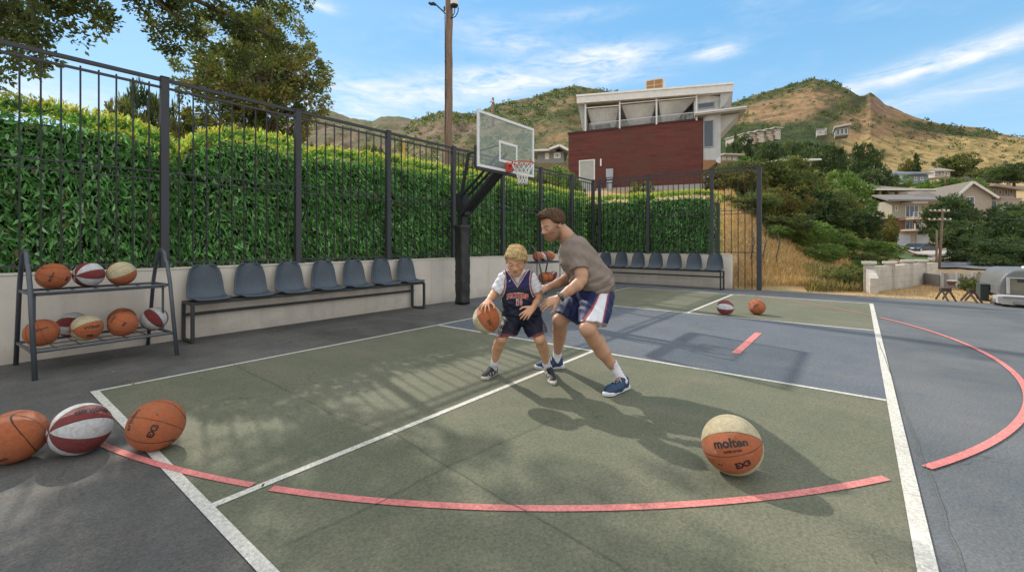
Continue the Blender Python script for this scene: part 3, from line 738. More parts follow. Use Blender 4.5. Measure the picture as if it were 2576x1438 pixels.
bp = t.n('ShaderNodeBump'); bp.inputs['Strength'].default_value = .7; bp.inputs['Distance'].default_value = .08; t.l(n2, bp.inputs['Height']); t.l(bp.outputs[0], b.inputs['Normal'])
M['earth'] = m
o = link('ground', raw_mesh('ground', v, f_, smooth=True, mats=[m])); o['kind'] = 'structure'
# the plain ground under and beyond the pavement, out to the horizon
q = 3000; vs = np.array([(-q, -q, -.4), (q, -q, -.4), (q, q, -.4), (-q, q, -.4)]); o = link('ground', raw_mesh('ground', vs, np.array([[0, 1, 2, 3]]), mats=[m])); o['kind'] = 'structure'
def GH(px, d): return float(ground_h((px-CX)/F*d, d))
def PG(px, d):                            # a point standing on the terrain
    a = (px-CX)/F*d; return W(a, d, GH(px, d))
# ================================================================ hills
TANc, GRNc, GLDc, RCKc, DKc = [np.array(c) for c in ((.300, .190, .105), (.105, .108, .048), (.42, .30, .135), (.27, .175, .13), (.045, .062, .025))]
def hill(name, sky, d0, y0, dr, colf, noise_amp=.02, seed=1, nx=240, ny=70):
    """ridge with a real front slope and back slope; sky = its crest as seen from the court"""
    sp = np.array(sky, float); px = np.linspace(sp[0, 0], sp[-1, 0], nx); ys = np.interp(px, sp[:, 0], sp[:, 1])
    T_ = np.linspace(0, 1.25, ny); PX, TT = np.meshgrid(px, T_, indexing='ij'); YS = ys[:, None]
    D0 = d0(PX) if callable(d0) else d0; DR = dr
    tf = np.clip(TT, 0, 1); d = D0+(DR-D0)*tf; 
    h0 = HC+(CY-y0)/F*d0 if not callable(d0) else HC+(CY-y0)/F*D0; h1 = HC+(CY-YS)/F*DR
    h = h0+(h1-h0)*(tf**.95); back = np.clip((TT-1)/.25, 0, 1); d = d+back*DR*.5; h = h-(back**1.5)*(h1-h0)*.9
    a = (PX-CX)/F*np.where(TT > 1, DR, d)
    rg = vnoise(a/DR*26, d/DR*10, seed, 5)-.5; rg2 = np.abs(vnoise(a/DR*14, d/DR*4, seed+9, 4)-.5)*2
    wgt = np.clip(4*tf*(1-tf), 0, 1)
    h = h+(rg*1.2+(rg2-.4)*.9)*noise_amp*DR*wgt + (vnoise(PX/7., TT*0, seed+3, 3)-.5)*DR*.0035*np.clip(1-abs(TT-1)*6, 0, 1)
    yy = CY-(h-HC)/d*F
    cols = colf(PX, np.where(TT > 1, YS, yy), rg, TT)
    v = Wn(np.stack([a, d, h], -1)).reshape(-1, 3); I = np.arange(nx-1)[:, None]*ny+np.arange(ny-1)[None, :]
    f_ = np.stack([I, I+ny, I+ny+1, I+1], -1).reshape(-1, 4)
    o = link(name, raw_mesh(name, v, f_, cols=cols.reshape(-1, 3), smooth=True, mats=[M['hillside']])); o['kind'] = 'structure'
    return PX, TT, a, d, h, cols
m, t, b, out = newmat('hillside'); a_ = t.n('ShaderNodeAttribute'); a_.attribute_name = 'Col'
co = t.n('ShaderNodeTexCoord').outputs['Object']
f1 = t.ramp(t.noise(.055, 6, .7, co, .5), .40, .60); f2 = t.noise(.22, 5, .75, co)
veg = t.ramp(t.noise(.10, 7, .78, co, .3), .545, .60)
c = t.mix(f1, t.mix(1., a_.outputs[0], (.62, .64, .60), 'MULTIPLY'), t.mix(1., a_.outputs[0], (1.22, 1.2, 1.15), 'MULTIPLY'))
c = t.mix(t.math('MULTIPLY', veg, .35), c, (.10, .11, .05)); c = t.mix(f2, t.mix(1., c, (.62, .62, .62), 'MULTIPLY'), t.mix(1., c, (1.3, 1.3, 1.3), 'MULTIPLY'))
t.l(c, b.inputs['Base Color']); b.inputs['Roughness'].default_value = .95; b.inputs['Specular IOR Level'].default_value = .1
bp = t.n('ShaderNodeBump'); bp.inputs['Strength'].default_value = .8; bp.inputs['Distance'].default_value = 4; t.l(f2, bp.inputs['Height']); t.l(bp.outputs[0], b.inputs['Normal'])
M['hillside'] = m
def blend(c, m_, c2): return c*(1-m_[..., None])+c2*m_[..., None]
def gs(PX, Y, cx, cy, wx, wy, rot=0):
    dx, dy = PX-cx, Y-cy; r = math.radians(rot); x = dx*math.cos(r)+dy*math.sin(r); y = -dx*math.sin(r)+dy*math.cos(r)
    return np.clip(1.6-1.6*np.sqrt((x/wx)**2+(y/wy)**2), 0, 1)
def col_far(PX, Y, n, T):
    c = np.tile(np.array((.20, .145, .095)), PX.shape+(1,)); c = blend(c, np.clip(n*5+.35, 0, 1), GRNc*1.1); 
    return blend(c, np.clip((T-.75)*4, 0, 1)*.6, GRNc*1.2)
def col_mid(PX, Y, n, T):
    c = np.tile(GRNc*1.25, PX.shape+(1,)); k = vnoise(PX/38., Y/11., 44, 4); k2 = vnoise(PX/14., Y/6., 45, 4); c = blend(c, np.clip((k*.6+k2*.4-.5)*8, 0, 1)*.8, TANc*.85)
    c = blend(c, gs(PX, Y, 1150, 330, 110, 22, -8), np.array((.22, .16, .11))); c = blend(c, gs(PX, Y, 1080, 330, 60, 20, -20), np.array((.24, .17, .12)))
    c = blend(c, gs(PX, Y, 1410, 345, 60, 14, -12), TANc*1.2); c = blend(c, gs(PX, Y, 1420, 262, 60, 16, -20)*.6, TANc)
    return c
def col_main(PX, Y, n, T):
    c = np.tile(TANc*1.05, PX.shape+(1,)); k = vnoise(PX/16., Y/7., 21, 4)
    c = blend(c, np.clip((k-.56)*9, 0, 1)*.8, GRNc)
    w_ = (k-.5)*30
    sky = np.interp(PX, [1825, 1902, 2007, 2048, 2088, 2162], [264, 240, 209, 197, 207, 241])
    c = blend(c, np.clip(1.5-np.abs(Y+w_-sky-8)/12, 0, 1)*((PX < 2165) & (PX > 1700)), GRNc)
    c = blend(c, gs(PX+w_, Y, 2075, 300, 150, 36, -38), GRNc*.85); c = blend(c, gs(PX+w_, Y, 2160, 262, 50, 20, -45), GRNc*.8)
    c = blend(c, gs(PX, Y, 2215, 262, 40, 34, 50), RCKc); c = blend(c, gs(PX, Y, 2195, 237, 14, 10, 20)*.8, DKc)
    c = blend(c, gs(PX+w_, Y, 2330, 322, 140, 16, 10), GRNc*.9); c = blend(c, gs(PX+w_, Y, 2440, 338, 120, 16, 8), GRNc*.9)
    c = blend(c, np.clip((Y+w_*.6-342)/10, 0, 1)*np.clip((PX-2080)/60, 0, 1), GLDc)
    c = blend(c, np.clip((k-.62)*10, 0, 1)*.7*(Y > 345), GRNc*1.3); c = blend(c, np.clip((Y-300+w_)/14, 0, 1)*np.clip((2130-PX)/60, 0, 1), DKc*1.3)
    return c
hill('hills', [(300, 330), (500, 322), (600, 330), (700, 310), (775, 283), (814, 275), (850, 284), (880, 296), (937, 305), (957, 293), (997, 292), (1046, 301), (1100, 330), (1180, 360)], 400, 470, 900, col_far, .018, 2)
_h2 = hill('hills', [(880, 430), (940, 392), (1000, 340), (1046, 301), (1080, 288), (1118, 278), (1157, 284), (1195, 286), (1247, 262), (1300, 251), (1337, 246), (1389, 226), (1446, 215), (1500, 224), (1542, 234), (1640, 262), (1760, 285), (1880, 330), (1960, 400)], 230, 470, 560, col_mid, .022, 5)
HM2 = _h2
HM = hill('hills', [(1560, 330), (1700, 290), (1825, 264), (1902, 239), (1960, 222), (2007, 209), (2048, 196), (2088, 207), (2130, 222), (2162, 241), (2176, 240), (2190, 232), (2209, 246), (2224, 261), (2274, 283), (2326, 303), (2400, 316), (2460, 320), (2506, 334), (2576, 348), (2800, 380), (3200, 400)], 150, 470, 640, col_main, .016, 8, 420, 100)
# ================================================================ leaves
def leaves(C, D, L, Wd, cols, droop=0.0, fold=.25, rs=RS):
    """leaf blades: base C, direction D, length, width. two triangles folded on the midrib -> 4 verts"""
    n = len(C); D = D/np.linalg.norm(D, axis=1, keepdims=True)
    r = rs.randn(n, 3); s = np.cross(D, r); s /= np.linalg.norm(s, axis=1, keepdims=True)+1e-9; nn = np.cross(s, D)
    L = np.broadcast_to(L, (n,))[:, None]; Wd = np.broadcast_to(Wd, (n,))[:, None]
    mid = C+D*L*.45; v = np.stack([C, mid+s*Wd/2+nn*Wd*fold, C+D*L - np.array([0, 0, 1])*droop*L, mid-s*Wd/2+nn*Wd*fold], 1)
    f = np.arange(n*4).reshape(n, 4)
    return v.reshape(-1, 3), f, np.repeat(cols, 4, axis=0)
def rand_dir(n, rs=RS):
    d = rs.randn(n, 3); return d/np.linalg.norm(d, axis=1, keepdims=True)
def crown_mesh(name, lumps, n_clump, per, leaf, tones, seed, flat=.75, aspect=.42, cl=.2, mats=None, spiky=0.):
    """crown of leaf clusters in the given lumps (centre, radii); light and dark clusters by kind of growth"""
    rs = np.random.RandomState(seed); vol = np.array([np.prod(l[1])**(.67) for l in lumps]); pick = rs.choice(len(lumps), n_clump, p=vol/vol.sum())
    cen = np.array([l[0] for l in lumps])[pick]; rad = np.array([l[1] for l in lumps])[pick]
    u = rand_dir(n_clump, rs); rr = rs.uniform(.5, 1.0, (n_clump, 1))**.5
    cc = cen+u*rad*rr; crad = cl*rs.uniform(.55, 1.35, n_clump)*np.mean([np.mean(l[1]) for l in lumps])
    Nn = n_clump*per; ci = np.repeat(np.arange(n_clump), per)
    w = rand_dir(Nn, rs)*np.array([1, 1, flat]); pos = cc[ci]+w*crad[ci][:, None]*rs.uniform(.35, 1.05, (Nn, 1))
    d = w*.7+rand_dir(Nn, rs)*.8+u[ci]*.4+np.array([0, 0, spiky])
    tn = np.array(tones); base = tn[rs.choice(len(tn), n_clump)][ci]*rs.uniform(.72, 1.3, (Nn, 1))*(.85+.3*rs.rand(n_clump)[ci])[:, None]
    Lf = leaf*rs.uniform(.6, 1.35, Nn)
    v, f, c = leaves(pos, d, Lf, Lf*aspect, base, rs=rs)
    return v, f, c, cc
def limbs(mb, base, top, targets, r0, rs, n=9, lo=.35):
    """trunk and limbs to some clump centres"""
    base, top = np.array(base, float), np.array(top, float)
    pts = [base+(top-base)*q+np.array([rs.randn(), rs.randn(), 0])*r0*.5*(0 < q < 1) for q in np.linspace(0, 1, 6)]
    mb.tube(pts, [r0*(1.25-.85*q) for q in np.linspace(0, 1, 6)], 10)
    for tg in targets:
        q = rs.uniform(lo, .97); k = min(int(q*5), 4); s = pts[k]+(pts[k+1]-pts[k])*(q*5-k); tg = np.array(tg)
        mid = s*.5+tg*.5+np.array([0, 0, -.06])*np.linalg.norm(tg-s)+rs.randn(3)*.04*np.linalg.norm(tg-s)
        mb.tube([s, s*.7+mid*.3, mid, tg], [r0*.5*(1.1-q*.6), r0*.36, r0*.22, r0*.07], 6)
OLIVE = [(.11, .135, .045), (.085, .115, .04), (.15, .165, .055), (.06, .085, .03)]
FRESH = [(.11, .19, .05), (.14, .21, .06), (.08, .15, .04), (.17, .21, .065)]
DARKG = [(.045, .08, .032), (.065, .105, .04), (.035, .06, .027), (.09, .125, .05)]
AUTUMN = [(.14, .14, .04), (.17, .15, .05), (.10, .12, .035), (.13, .10, .035)]
GREYG = [(.10, .12, .075), (.13, .15, .10), (.08, .10, .06)]
def mk_variant(kind, tones, seed, per=26, nc=230, leaf=.055):
    rs = np.random.RandomState(seed)
    if kind == 'round':
        lumps = [((0, 0, .58), (.40, .40, .34))]+[((.34*math.cos(a_)*rs.uniform(.7, 1.1), .34*math.sin(a_)*rs.uniform(.7, 1.1), rs.uniform(.3, .75)), (.22, .22, .2)) for a_ in np.linspace(0, 6.28, 8)[:-1]]
    elif kind == 'bush':
        lumps = [((0, 0, .4), (.45, .45, .38))]+[((.42*math.cos(a_)*rs.uniform(.6, 1.1), .42*math.sin(a_)*rs.uniform(.6, 1.1), rs.uniform(.15, .6)), (.24, .24, .22)) for a_ in np.linspace(0, 6.28, 9)[:-1]]
    elif kind == 'tall':
        lumps = [((0, 0, .35+.13*i), (.30*(1-.1*abs(i-1)), .30*(1-.1*abs(i-1)), .16)) for i in range(5)]+[((.25*rs.randn(), .25*rs.randn(), rs.uniform(.3, .8)), (.16, .16, .16)) for _ in range(6)]
    elif kind == 'cone':
        lumps = [((0, 0, .14+.115*i), (.34*(1-i/8.3), .34*(1-i/8.3), .06)) for i in range(8)]
    v, f, c, cc = crown_mesh('crown', lumps, nc, per, leaf, tones, seed, flat=.7 if kind != 'cone' else .3, spiky=.15 if kind != 'cone' else -.3, cl=.26)
    me = raw_mesh('crown', v, f, cols=c, mats=[M['leaf']])
    mb = MB(); k = rs.choice(len(cc), 16 if kind != 'cone' else 4); limbs(mb, (0, 0, -.05), (0, 0, .62 if kind != 'cone' else .95), cc[k], .028, rs)
    tr = mb.build('trunk', M['bark'], smooth=True); tm = tr.data; bpy.data.objects.remove(tr)
    return me, tm
VAR = {}
for nm, kind, tones, seed in (('olive', 'round', OLIVE, 11), ('fresh', 'bush', FRESH, 12), ('dark', 'round', DARKG, 13), ('autumn', 'bush', AUTUMN, 14), ('grey', 'bush', GREYG, 15),
                              ('cone', 'cone', DARKG, 16), ('tallfresh', 'tall', FRESH, 17), ('olivebush', 'bush', OLIVE, 18), ('darkbush', 'bush', DARKG, 19)):
    VAR[nm] = mk_variant(kind, tones, seed, per=30, nc=260)
def tree(var, label, px, ybase, ytop, d, width, group=None, cat='tree', name='tree', sink=.3):
    """stands on the terrain; top at ytop seen from the court; width in pixels"""
    p = PG(px, d); zb = p[2]-sink; ztop = HC+(CY-ytop)/F*d; h = max(ztop-zb, .8); w_ = width/F*d/.92
    e = thing(name, label, cat, (p[0], p[1], zb), group, rz=random.uniform(0, 6.28)); e.scale = (w_, w_, h)
    cm, tm = VAR[var]
    link('crown', cm, e); link('trunk', tm, e); return e
# ================================================================ hedge
def hedge(label, axis, s0, s1, front, back, prof, z0, density, seed, name='hedge', seams=(2.25, 4.05, 6.0, 7.95, 9.9, 11.8, 13.7)):
    """clipped hedge: core twigs and leaf blades hanging from both faces and the top. axis 'x' runs along X at Y front..back, 'y' along Y at X front..back"""
    rs = np.random.RandomState(seed); L_ = s1-s0; hav = np.mean([p[1] for p in prof])-z0
    def top(s): return np.interp(s, [p[0] for p in prof], [p[1] for p in prof]) + (vnoise(s*2.2, s*0, seed, 3)-.5)*.10 - sum(.07*np.exp(-((s-q_)/.13)**2) for q_ in seams)
    n1 = int(L_*hav*density); n2 = int(L_*(back-front)*density*1.1); n3 = int(L_*hav*density*.25)
    s = rs.uniform(s0, s1, n1+n2+n3); u = rs.rand(n1+n2+n3); T_ = top(s); z = z0+u*(T_-z0); lump = (vnoise(s*2.0, z*1.6, seed+1, 4)-.5)
    dep = front-.02-lump*.28+sum(.16*np.exp(-((s-q_-.05*np.sin(z*3))/.07)**2) for q_ in seams)-np.abs(rs.randn(len(s)))*.05+.12*u**3; dep[n1:n1+n2] = rs.uniform(front-.1, back, n2); z[n1:n1+n2] = T_[n1:n1+n2]+rs.randn(n2)*.03
    dep[n1+n2:] = back+np.abs(rs.randn(n3))*.05
    N_ = len(s); d = np.stack([rs.randn(N_)*.55, -np.abs(rs.randn(N_))*.5-.25, -np.ones(N_)*.9+rs.randn(N_)*.45], -1)
    d[n1:n1+n2] = np.stack([rs.randn(n2)*.5, rs.randn(n2)*.5, .7+rs.rand(n2)*.5], -1); upz = z > T_-.16; d[upz, 2] = np.abs(d[upz, 2])*rs.uniform(.2, 1, upz.sum())
    pos = np.stack([s, dep, z], -1)
    base = np.array([(.17, .38, .12), (.23, .45, .17), (.085, .23, .07), (.34, .50, .29)])[rs.choice(4, N_, p=[.35, .3, .2, .15])]*rs.uniform(.45, 1.5, (N_, 1))*(.75+.5*vnoise(s*3, z*3, seed+5, 3))[:, None]
    tip = (z > T_-.035) | ((z > T_-.09) & (rs.rand(N_) < .35)); base[tip] = np.array((.44, .46, .11))*rs.uniform(.7, 1.3, (tip.sum(), 1)); old = rs.rand(N_) < .02+.10*(z < z0+.25); base[old] = (.22, .17, .07)
    Lf = rs.uniform(.065, .17, N_); Lf[tip] *= .6
    v, f, c = leaves(pos, d, Lf, Lf*.30, base, fold=.3, rs=rs)
    # dark twiggy core
    mb = MB(); k = int(L_/.35); 
    e = thing(name, label, 'hedge', (0, 0, 0), 'clipped leafy hedges behind the metal fence')
    ss = np.linspace(s0+.05, s1-.05, max(6, int(L_/.25))); core = []; fs = []
    for i, s_ in enumerate(ss):
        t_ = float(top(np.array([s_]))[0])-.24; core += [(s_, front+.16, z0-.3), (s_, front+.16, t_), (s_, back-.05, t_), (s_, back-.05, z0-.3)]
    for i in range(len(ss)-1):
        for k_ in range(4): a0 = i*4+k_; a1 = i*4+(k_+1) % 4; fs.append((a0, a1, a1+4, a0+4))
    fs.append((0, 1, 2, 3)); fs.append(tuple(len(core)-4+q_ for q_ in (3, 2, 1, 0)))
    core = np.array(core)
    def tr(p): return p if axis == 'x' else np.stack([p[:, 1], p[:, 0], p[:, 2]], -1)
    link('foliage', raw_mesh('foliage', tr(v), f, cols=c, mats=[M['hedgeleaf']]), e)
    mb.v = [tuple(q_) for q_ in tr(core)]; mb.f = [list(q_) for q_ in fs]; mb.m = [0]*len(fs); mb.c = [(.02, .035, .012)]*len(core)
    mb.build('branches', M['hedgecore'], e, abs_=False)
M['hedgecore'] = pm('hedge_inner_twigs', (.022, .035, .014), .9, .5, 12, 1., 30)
hedge('left end of the hedge, behind the near ball rack, before the first dip', 'x', -1.2, 2.25, 8.42, 9.35, [(-1.2, 3.1), (.45, 3.25), (.9, 3.30), (1.2, 3.22), (1.7, 3.22), (2.05, 3.1), (2.25, 2.85)], 1.0, 1500, 31)
hedge('long hedge section from the first dip to the fence corner behind the hoop', 'x', 2.2, 15.2, 8.42, 9.35, [(2.2, 2.9), (2.5, 3.25), (3.0, 3.42), (4, 3.40), (4.3, 3.25), (4.6, 3.35), (6, 3.42), (9, 3.42), (12, 3.40), (15.2, 3.35)], 1.0, 1250, 32)
hedge('hedge section behind the far bench below the red house, right end clear', 'y', 3.75, 9.2, 15.72, 16.6, [(3.75, 3.05), (3.95, 3.22), (5, 3.26), (7, 3.24), (9.2, 3.3)], 1.0, 1000, 33)
# ================================================================ near trees on the left
def big_tree(label, base, lumps, nclump, per, leaf, tones, seed, trunk_r, extra_limbs=40, flat=.8, cl=.2, group=None, name='tree', lean=None, aspect=.45, high=False):
    rs = np.random.RandomState(seed); v, f, c, cc = crown_mesh('crown', lumps, nclump, per, leaf, tones, seed, flat=flat, cl=cl, aspect=aspect)
    e = thing(name, label, 'tree', base, group); B = np.array(base)
    link('crown', raw_mesh('crown', v-B, f, cols=c, mats=[M['leaf']]), e)
    mb = MB(); top = lean if lean is not None else (base[0], base[1], np.max(cc[:, 2])*.75)
    k = rs.choice(len(cc), min(extra_limbs, len(cc)), replace=False); limbs(mb, base, top, cc[k], trunk_r, rs, lo=.8 if high else .35)
    mb.build('trunk', M['bark'], e, smooth=True); return e
def LP(px, py, d, r): 
    p = P(px, py, d); r = r/F*d; return (p, (r, r, r*.8))
big_tree('near dark tree whose overhanging boughs reach into the top left of the sky', (-5.2, 9.4, .9),
         [LP(30, 10, 6.6, 110), LP(120, 60, 6.8, 85), LP(200, 20, 7.2, 75), LP(70, 130, 6.6, 55), LP(20, 175, 6.4, 35), LP(235, 50, 7.4, 40), LP(-150, 60, 6.6, 190), LP(-350, -60, 7, 260), LP(-100, -150, 7.5, 240), LP(150, -190, 8, 230),
          LP(420, 30, 8.6, 70), LP(450, 100, 8.6, 52), LP(540, 60, 8.9, 90), LP(560, 140, 8.8, 70), LP(620, 120, 9.2, 70), LP(640, 30, 9.2, 95), LP(700, -10, 9.4, 60), LP(590, 165, 9.2, 36), LP(470, 135, 8.7, 30), LP(520, -60, 9, 150), LP(380, -40, 9, 100), LP(690, -90, 9.8, 130), LP(490, -230, 9.5, 230)],
         760, 52, .082, [(.065, .09, .03), (.085, .115, .04), (.05, .07, .025), (.12, .145, .05)], 51, .24, 70, cl=.22, lean=P(180, -420, 8.2), aspect=.55, high=True)
big_tree('tall olive green tree behind the fence, left of the utility pole, crown to mid sky', PG(650, 20),
         [LP(600, 120, 21, 110), LP(690, 110, 21, 90), LP(740, 180, 21, 80), LP(640, 200, 20, 120), LP(760, 250, 21, 65), LP(560, 260, 20, 100), LP(680, 290, 20, 100), LP(790, 190, 22, 42), LP(500, 180, 20.5, 60), LP(740, 310, 21, 50), LP(620, 350, 20, 90), LP(530, 330, 20, 70), LP(700, 50, 21.5, 50)],
         900, 40, .17, [(.15, .17, .05), (.20, .20, .065), (.11, .145, .04), (.22, .20, .07), (.095, .13, .04)], 53, .28, 60, cl=.19)
for i, (var, px, yt, d, w_, lab) in enumerate((('olive', 300, 222, 17, 120, 'small round olive tree showing over the hedge near the left'), ('dark', 350, 188, 20, 110, 'brown-topped dark tree over the hedge just left of the first tall post'),
        ('olivebush', 225, 224, 16, 70, 'lone low leafy spray above the hedge at far left'), ('olive', 420, 210, 20, 120, 'olive tree directly behind the first tall fence post'), ('autumn', 480, 250, 17, 120, 'bush behind the hedge dip right of the first tall post'),
        ('olivebush', 800, 300, 24, 90, 'yellow-green bush behind the fence below the tall olive tree'), ('fresh', 1015, 352, 26, 90, 'green bush behind the yellow pole'), ('autumn', 1040, 362, 24, 60, 'yellow-green bush right of the yellow pole'),
        ('olive', 930, 350, 30, 80, 'rounded tree above the hedge left of the yellow pole'), ('fresh', 1390, 398, 30, 90, 'bush between the backboard and the red house'), ('fresh', 1440, 408, 26, 50, 'bright shrub against the left edge of the red house'),
        ('olivebush', 1180, 372, 34, 110, 'bush behind the fence right of the utility pole foot'), ('dark', 1250, 392, 40, 80, 'dark tree seen through the backboard'), ('olivebush', 1610, 428, 22, 55, 'small sapling in front of the red wall behind the far fence'),
        ('grey', 860, 372, 32, 70, 'greyish bush over the hedge right of the second tall post'), ('olivebush', 1320, 400, 30, 90, 'bush behind the rim'))):
    tree(var, lab, px, 0, yt, d, w_, name='tree' if 'tree' in lab else 'shrub', cat='tree' if 'tree' in lab else 'bush')
# ================================================================ trees on the right slope
RT = [
 # var, px, ytop, d, width, label
 ('autumn', 1845, 405, 27, 130, 'yellow-green tree just behind the open fence bay'),
 ('olive', 1900, 395, 30, 150, 'olive tree above the tall end post of the fence'),
 ('olivebush', 1870, 470, 22, 130, 'dark olive bush against the open fence bay'),
 ('autumn', 1945, 440, 25, 120, 'yellowish bush right of the tall end post'),
 ('fresh', 1935, 560, 20, 90, 'fresh green bush low on the dry slope beside the end post'),
 ('fresh', 2060, 600, 19.5, 110, 'bright green bush low on the dry slope left of the wall'),
 ('olivebush', 1955, 520, 21, 130, 'low olive bush on the dry slope right of the end post'),
 ('olive', 2010, 420, 30, 150, 'broad olive tree in the middle of the tree belt'),
 ('fresh', 2010, 540, 22, 130, 'fresh green bush above the dry grass slope'),
 ('dark', 2050, 470, 28, 120, 'dark tree in the middle of the tree belt'),
 ('fresh', 2085, 560, 24, 130, 'bright green bush left of the block wall'),
 ('fresh', 2110, 395, 46, 140, 'bright green tree below the long white roof'),
 ('dark', 2140, 520, 30, 130, 'dark rounded tree left of the balcony house'),
 ('olive', 2100, 470, 34, 110, 'mid-green rounded tree left of the carport roof'),
 ('olivebush', 2160, 620, 22, 110, 'bushy growth leaning over the block wall'),
 ('olivebush', 2135, 655, 14.2, 90, 'weedy bush on the foot of the dry slope left of the block wall'),
 ('fresh', 2165, 640, 17.5, 80, 'small bush at the near end of the block wall'),
 ('fresh', 2195, 590, 34, 100, 'green bush below the balcony house garden'),
 ('autumn', 2225, 540, 40, 50, 'yellowish tree touching the balcony house corner'),
 ('cone', 2145, 400, 70, 40, 'narrow conifer above the tree belt below the golden slope'),
 ('dark', 2190, 415, 75, 90, 'dark tree above the carport roof'),
 ('fresh', 2240, 425, 95, 70, 'tree left of the blue-grey house'),
 ('fresh', 2330, 435, 85, 60, 'small green tree in front of the blue-grey house'),
 ('cone', 2305, 378, 130, 36, 'tall dark conifer above the blue-grey house'),
 ('autumn', 2285, 388, 135, 34, 'yellow-green tree left of the tall conifer'),
 ('olive', 2405, 382, 130, 80, 'large rounded tree right of the blue-grey house'),
 ('fresh', 2380, 440, 105, 60, 'green tree left of the gabled house'),
 ('olive', 2500, 415, 120, 90, 'tree above the brown flat-roofed house'),
 ('dark', 2550, 405, 110, 100, 'dark tree at the right edge above the brown house'),
 ('fresh', 2310, 470, 62, 90, 'green bush between the carport roof and the balcony house'),
 ('dark', 2385, 478, 40, 95, 'big dark round-topped tree in front of the balcony house'),
 ('dark', 2418, 545, 36, 100, 'dark tree behind the crossarm pole'),
 ('dark', 2480, 560, 34, 120, 'dark tree beyond the driveway right of the crossarm pole'),
 ('dark', 2570, 515, 30, 140, 'large dark tree above the silver trailer'),
 ('darkbush', 2440, 612, 33, 80, 'dark shrub over the driveway'),
 ('dark', 2540, 590, 28, 140, 'dark bushy tree directly behind the silver trailer'),
 ('darkbush', 2500, 630, 27, 70, 'low dark shrub left of the silver trailer'),
 ('olivebush', 2480, 556, 60, 60, 'shrub beside the gabled house'),
 ('dark', 2440, 505, 60, 40, 'narrow dark tree beside the gabled house balcony'),
 ('olivebush', 2318, 634, 38, 30, 'small shrub on the lawn by the driveway'),
 ('dark', 1860, 335, 120, 70, 'dark tree left of the terraced apartments'),
 ('cone', 1850, 320, 150, 24, 'small conifer on the hill beside the red house canopy'),
 ('dark', 1935, 350, 110, 80, 'dark tree under the terraced apartments'),
 ('grey', 1975, 372, 95, 60, 'pale grey leafless looking tree above the long white roof'),
 ('dark', 2030, 345, 110, 80, 'dark tree left of the white hillside house'),
 ('dark', 2085, 350, 100, 80, 'dark tree under the white hillside houses'),
 ('darkbush', 2130, 360, 105, 70, 'dark tree right under the hillside houses'),
 ('olive', 1990, 385, 80, 100, 'olive tree right under the long white roof left end'),
 ('fresh', 1840, 360, 70, 70, 'fresh green tree beside the red house canopy'),
 ('olivebush', 1890, 385, 60, 90, 'olive bush below the terraced apartments'),
 ('dark', 2180, 352, 160, 60, 'dark tree at the left edge of the golden slope'),
 ('fresh', 2060, 425, 40, 110, 'leafy green tree below the long white roof'),
 ('darkbush', 2225, 620, 38, 60, 'dark bush beside the garage'),
 ('fresh', 2250, 470, 58, 70, 'green tree hiding the left end of the balcony house roof'),
 ('fresh', 2440, 430, 80, 60, 'green tree behind the gabled house ridge'),
 ('dark', 2525, 505, 60, 80, 'dark tree in front of the brown timber house'),
 ('fresh', 2200, 440, 66, 70, 'fresh green tree left of the carport roof'),
 ('olive', 1990, 345, 140, 50, 'olive tree at the right end of the terraced apartments'),

]
for (var, px, yt, d, w_, lab) in RT: tree(var, lab, px, 0, yt, d, w_, group='trees and bushes on the right hillside', cat='bush' if ('bush' in lab or 'shrub' in lab) else 'tree', name='shrub' if ('bush' in lab or 'shrub' in lab) else ('conifer' if var == 'cone' else 'tree'))
# scattered scrub on the hills: nobody could count it
def scrub(n, px0, px1, HMx, size, tones, seed):
    rs = np.random.RandomState(seed); PXh, TTh, ah, dh, hhh, ch = HMx
    i = rs.randint(0, PXh.shape[0], n*4); j = rs.randint(2, int(PXh.shape[1]*.8), n*4)
    g = 1-np.clip((ch[i, j, 0]/(ch[i, j, 1]+1e-6)-.8)/.9, 0, 1); keep = (rs.rand(len(i)) < .02+.5*g**1.5) & ~((PXh[i, j] > 2130) & (PXh[i, j] < 2300) & (TTh[i, j] > .6)) & (TTh[i, j] < .99) & (PXh[i, j] > px0) & (PXh[i, j] < px1)
    i, j = i[keep][:n], j[keep][:n]; c_ = np.stack([ah[i, j], dh[i, j], hhh[i, j]], -1)+rs.randn(len(i), 3)*np.array([1.5, 3, .0])
    per = 14; ci = np.repeat(np.arange(len(i)), per); sz = (size*rs.uniform(.5, 1.5, len(i))*dh[i, j]/400)[ci]
    w_ = rand_dir(len(ci), rs)*np.array([1, 1, .6]); pos = c_[ci]+w_*sz[:, None]+np.array([0, 0, .3])*sz[:, None]
    base = np.array(tones)[rs.choice(len(tones), len(i))][ci]*rs.uniform(.7, 1.3, (len(ci), 1))
    v, f, c = leaves(Wn(pos), rand_dir(len(ci), rs), sz*.9, sz*.6, base, rs=rs)
    o = link('hillside_scrub', raw_mesh('hillside_scrub', v, f, cols=c, mats=[M['leaf']])); props(o, 'low green scrub scattered over the dry hill at right' if HMx is HM else 'low green scrub scattered over the hill behind the backboard', 'scrub', kind='stuff')
scrub(3400, 1780, 2700, HM, 1.4, DARKG+OLIVE, 71)
scrub(2600, 1000, 1800, HM2, 1.5, DARKG+OLIVE, 72)
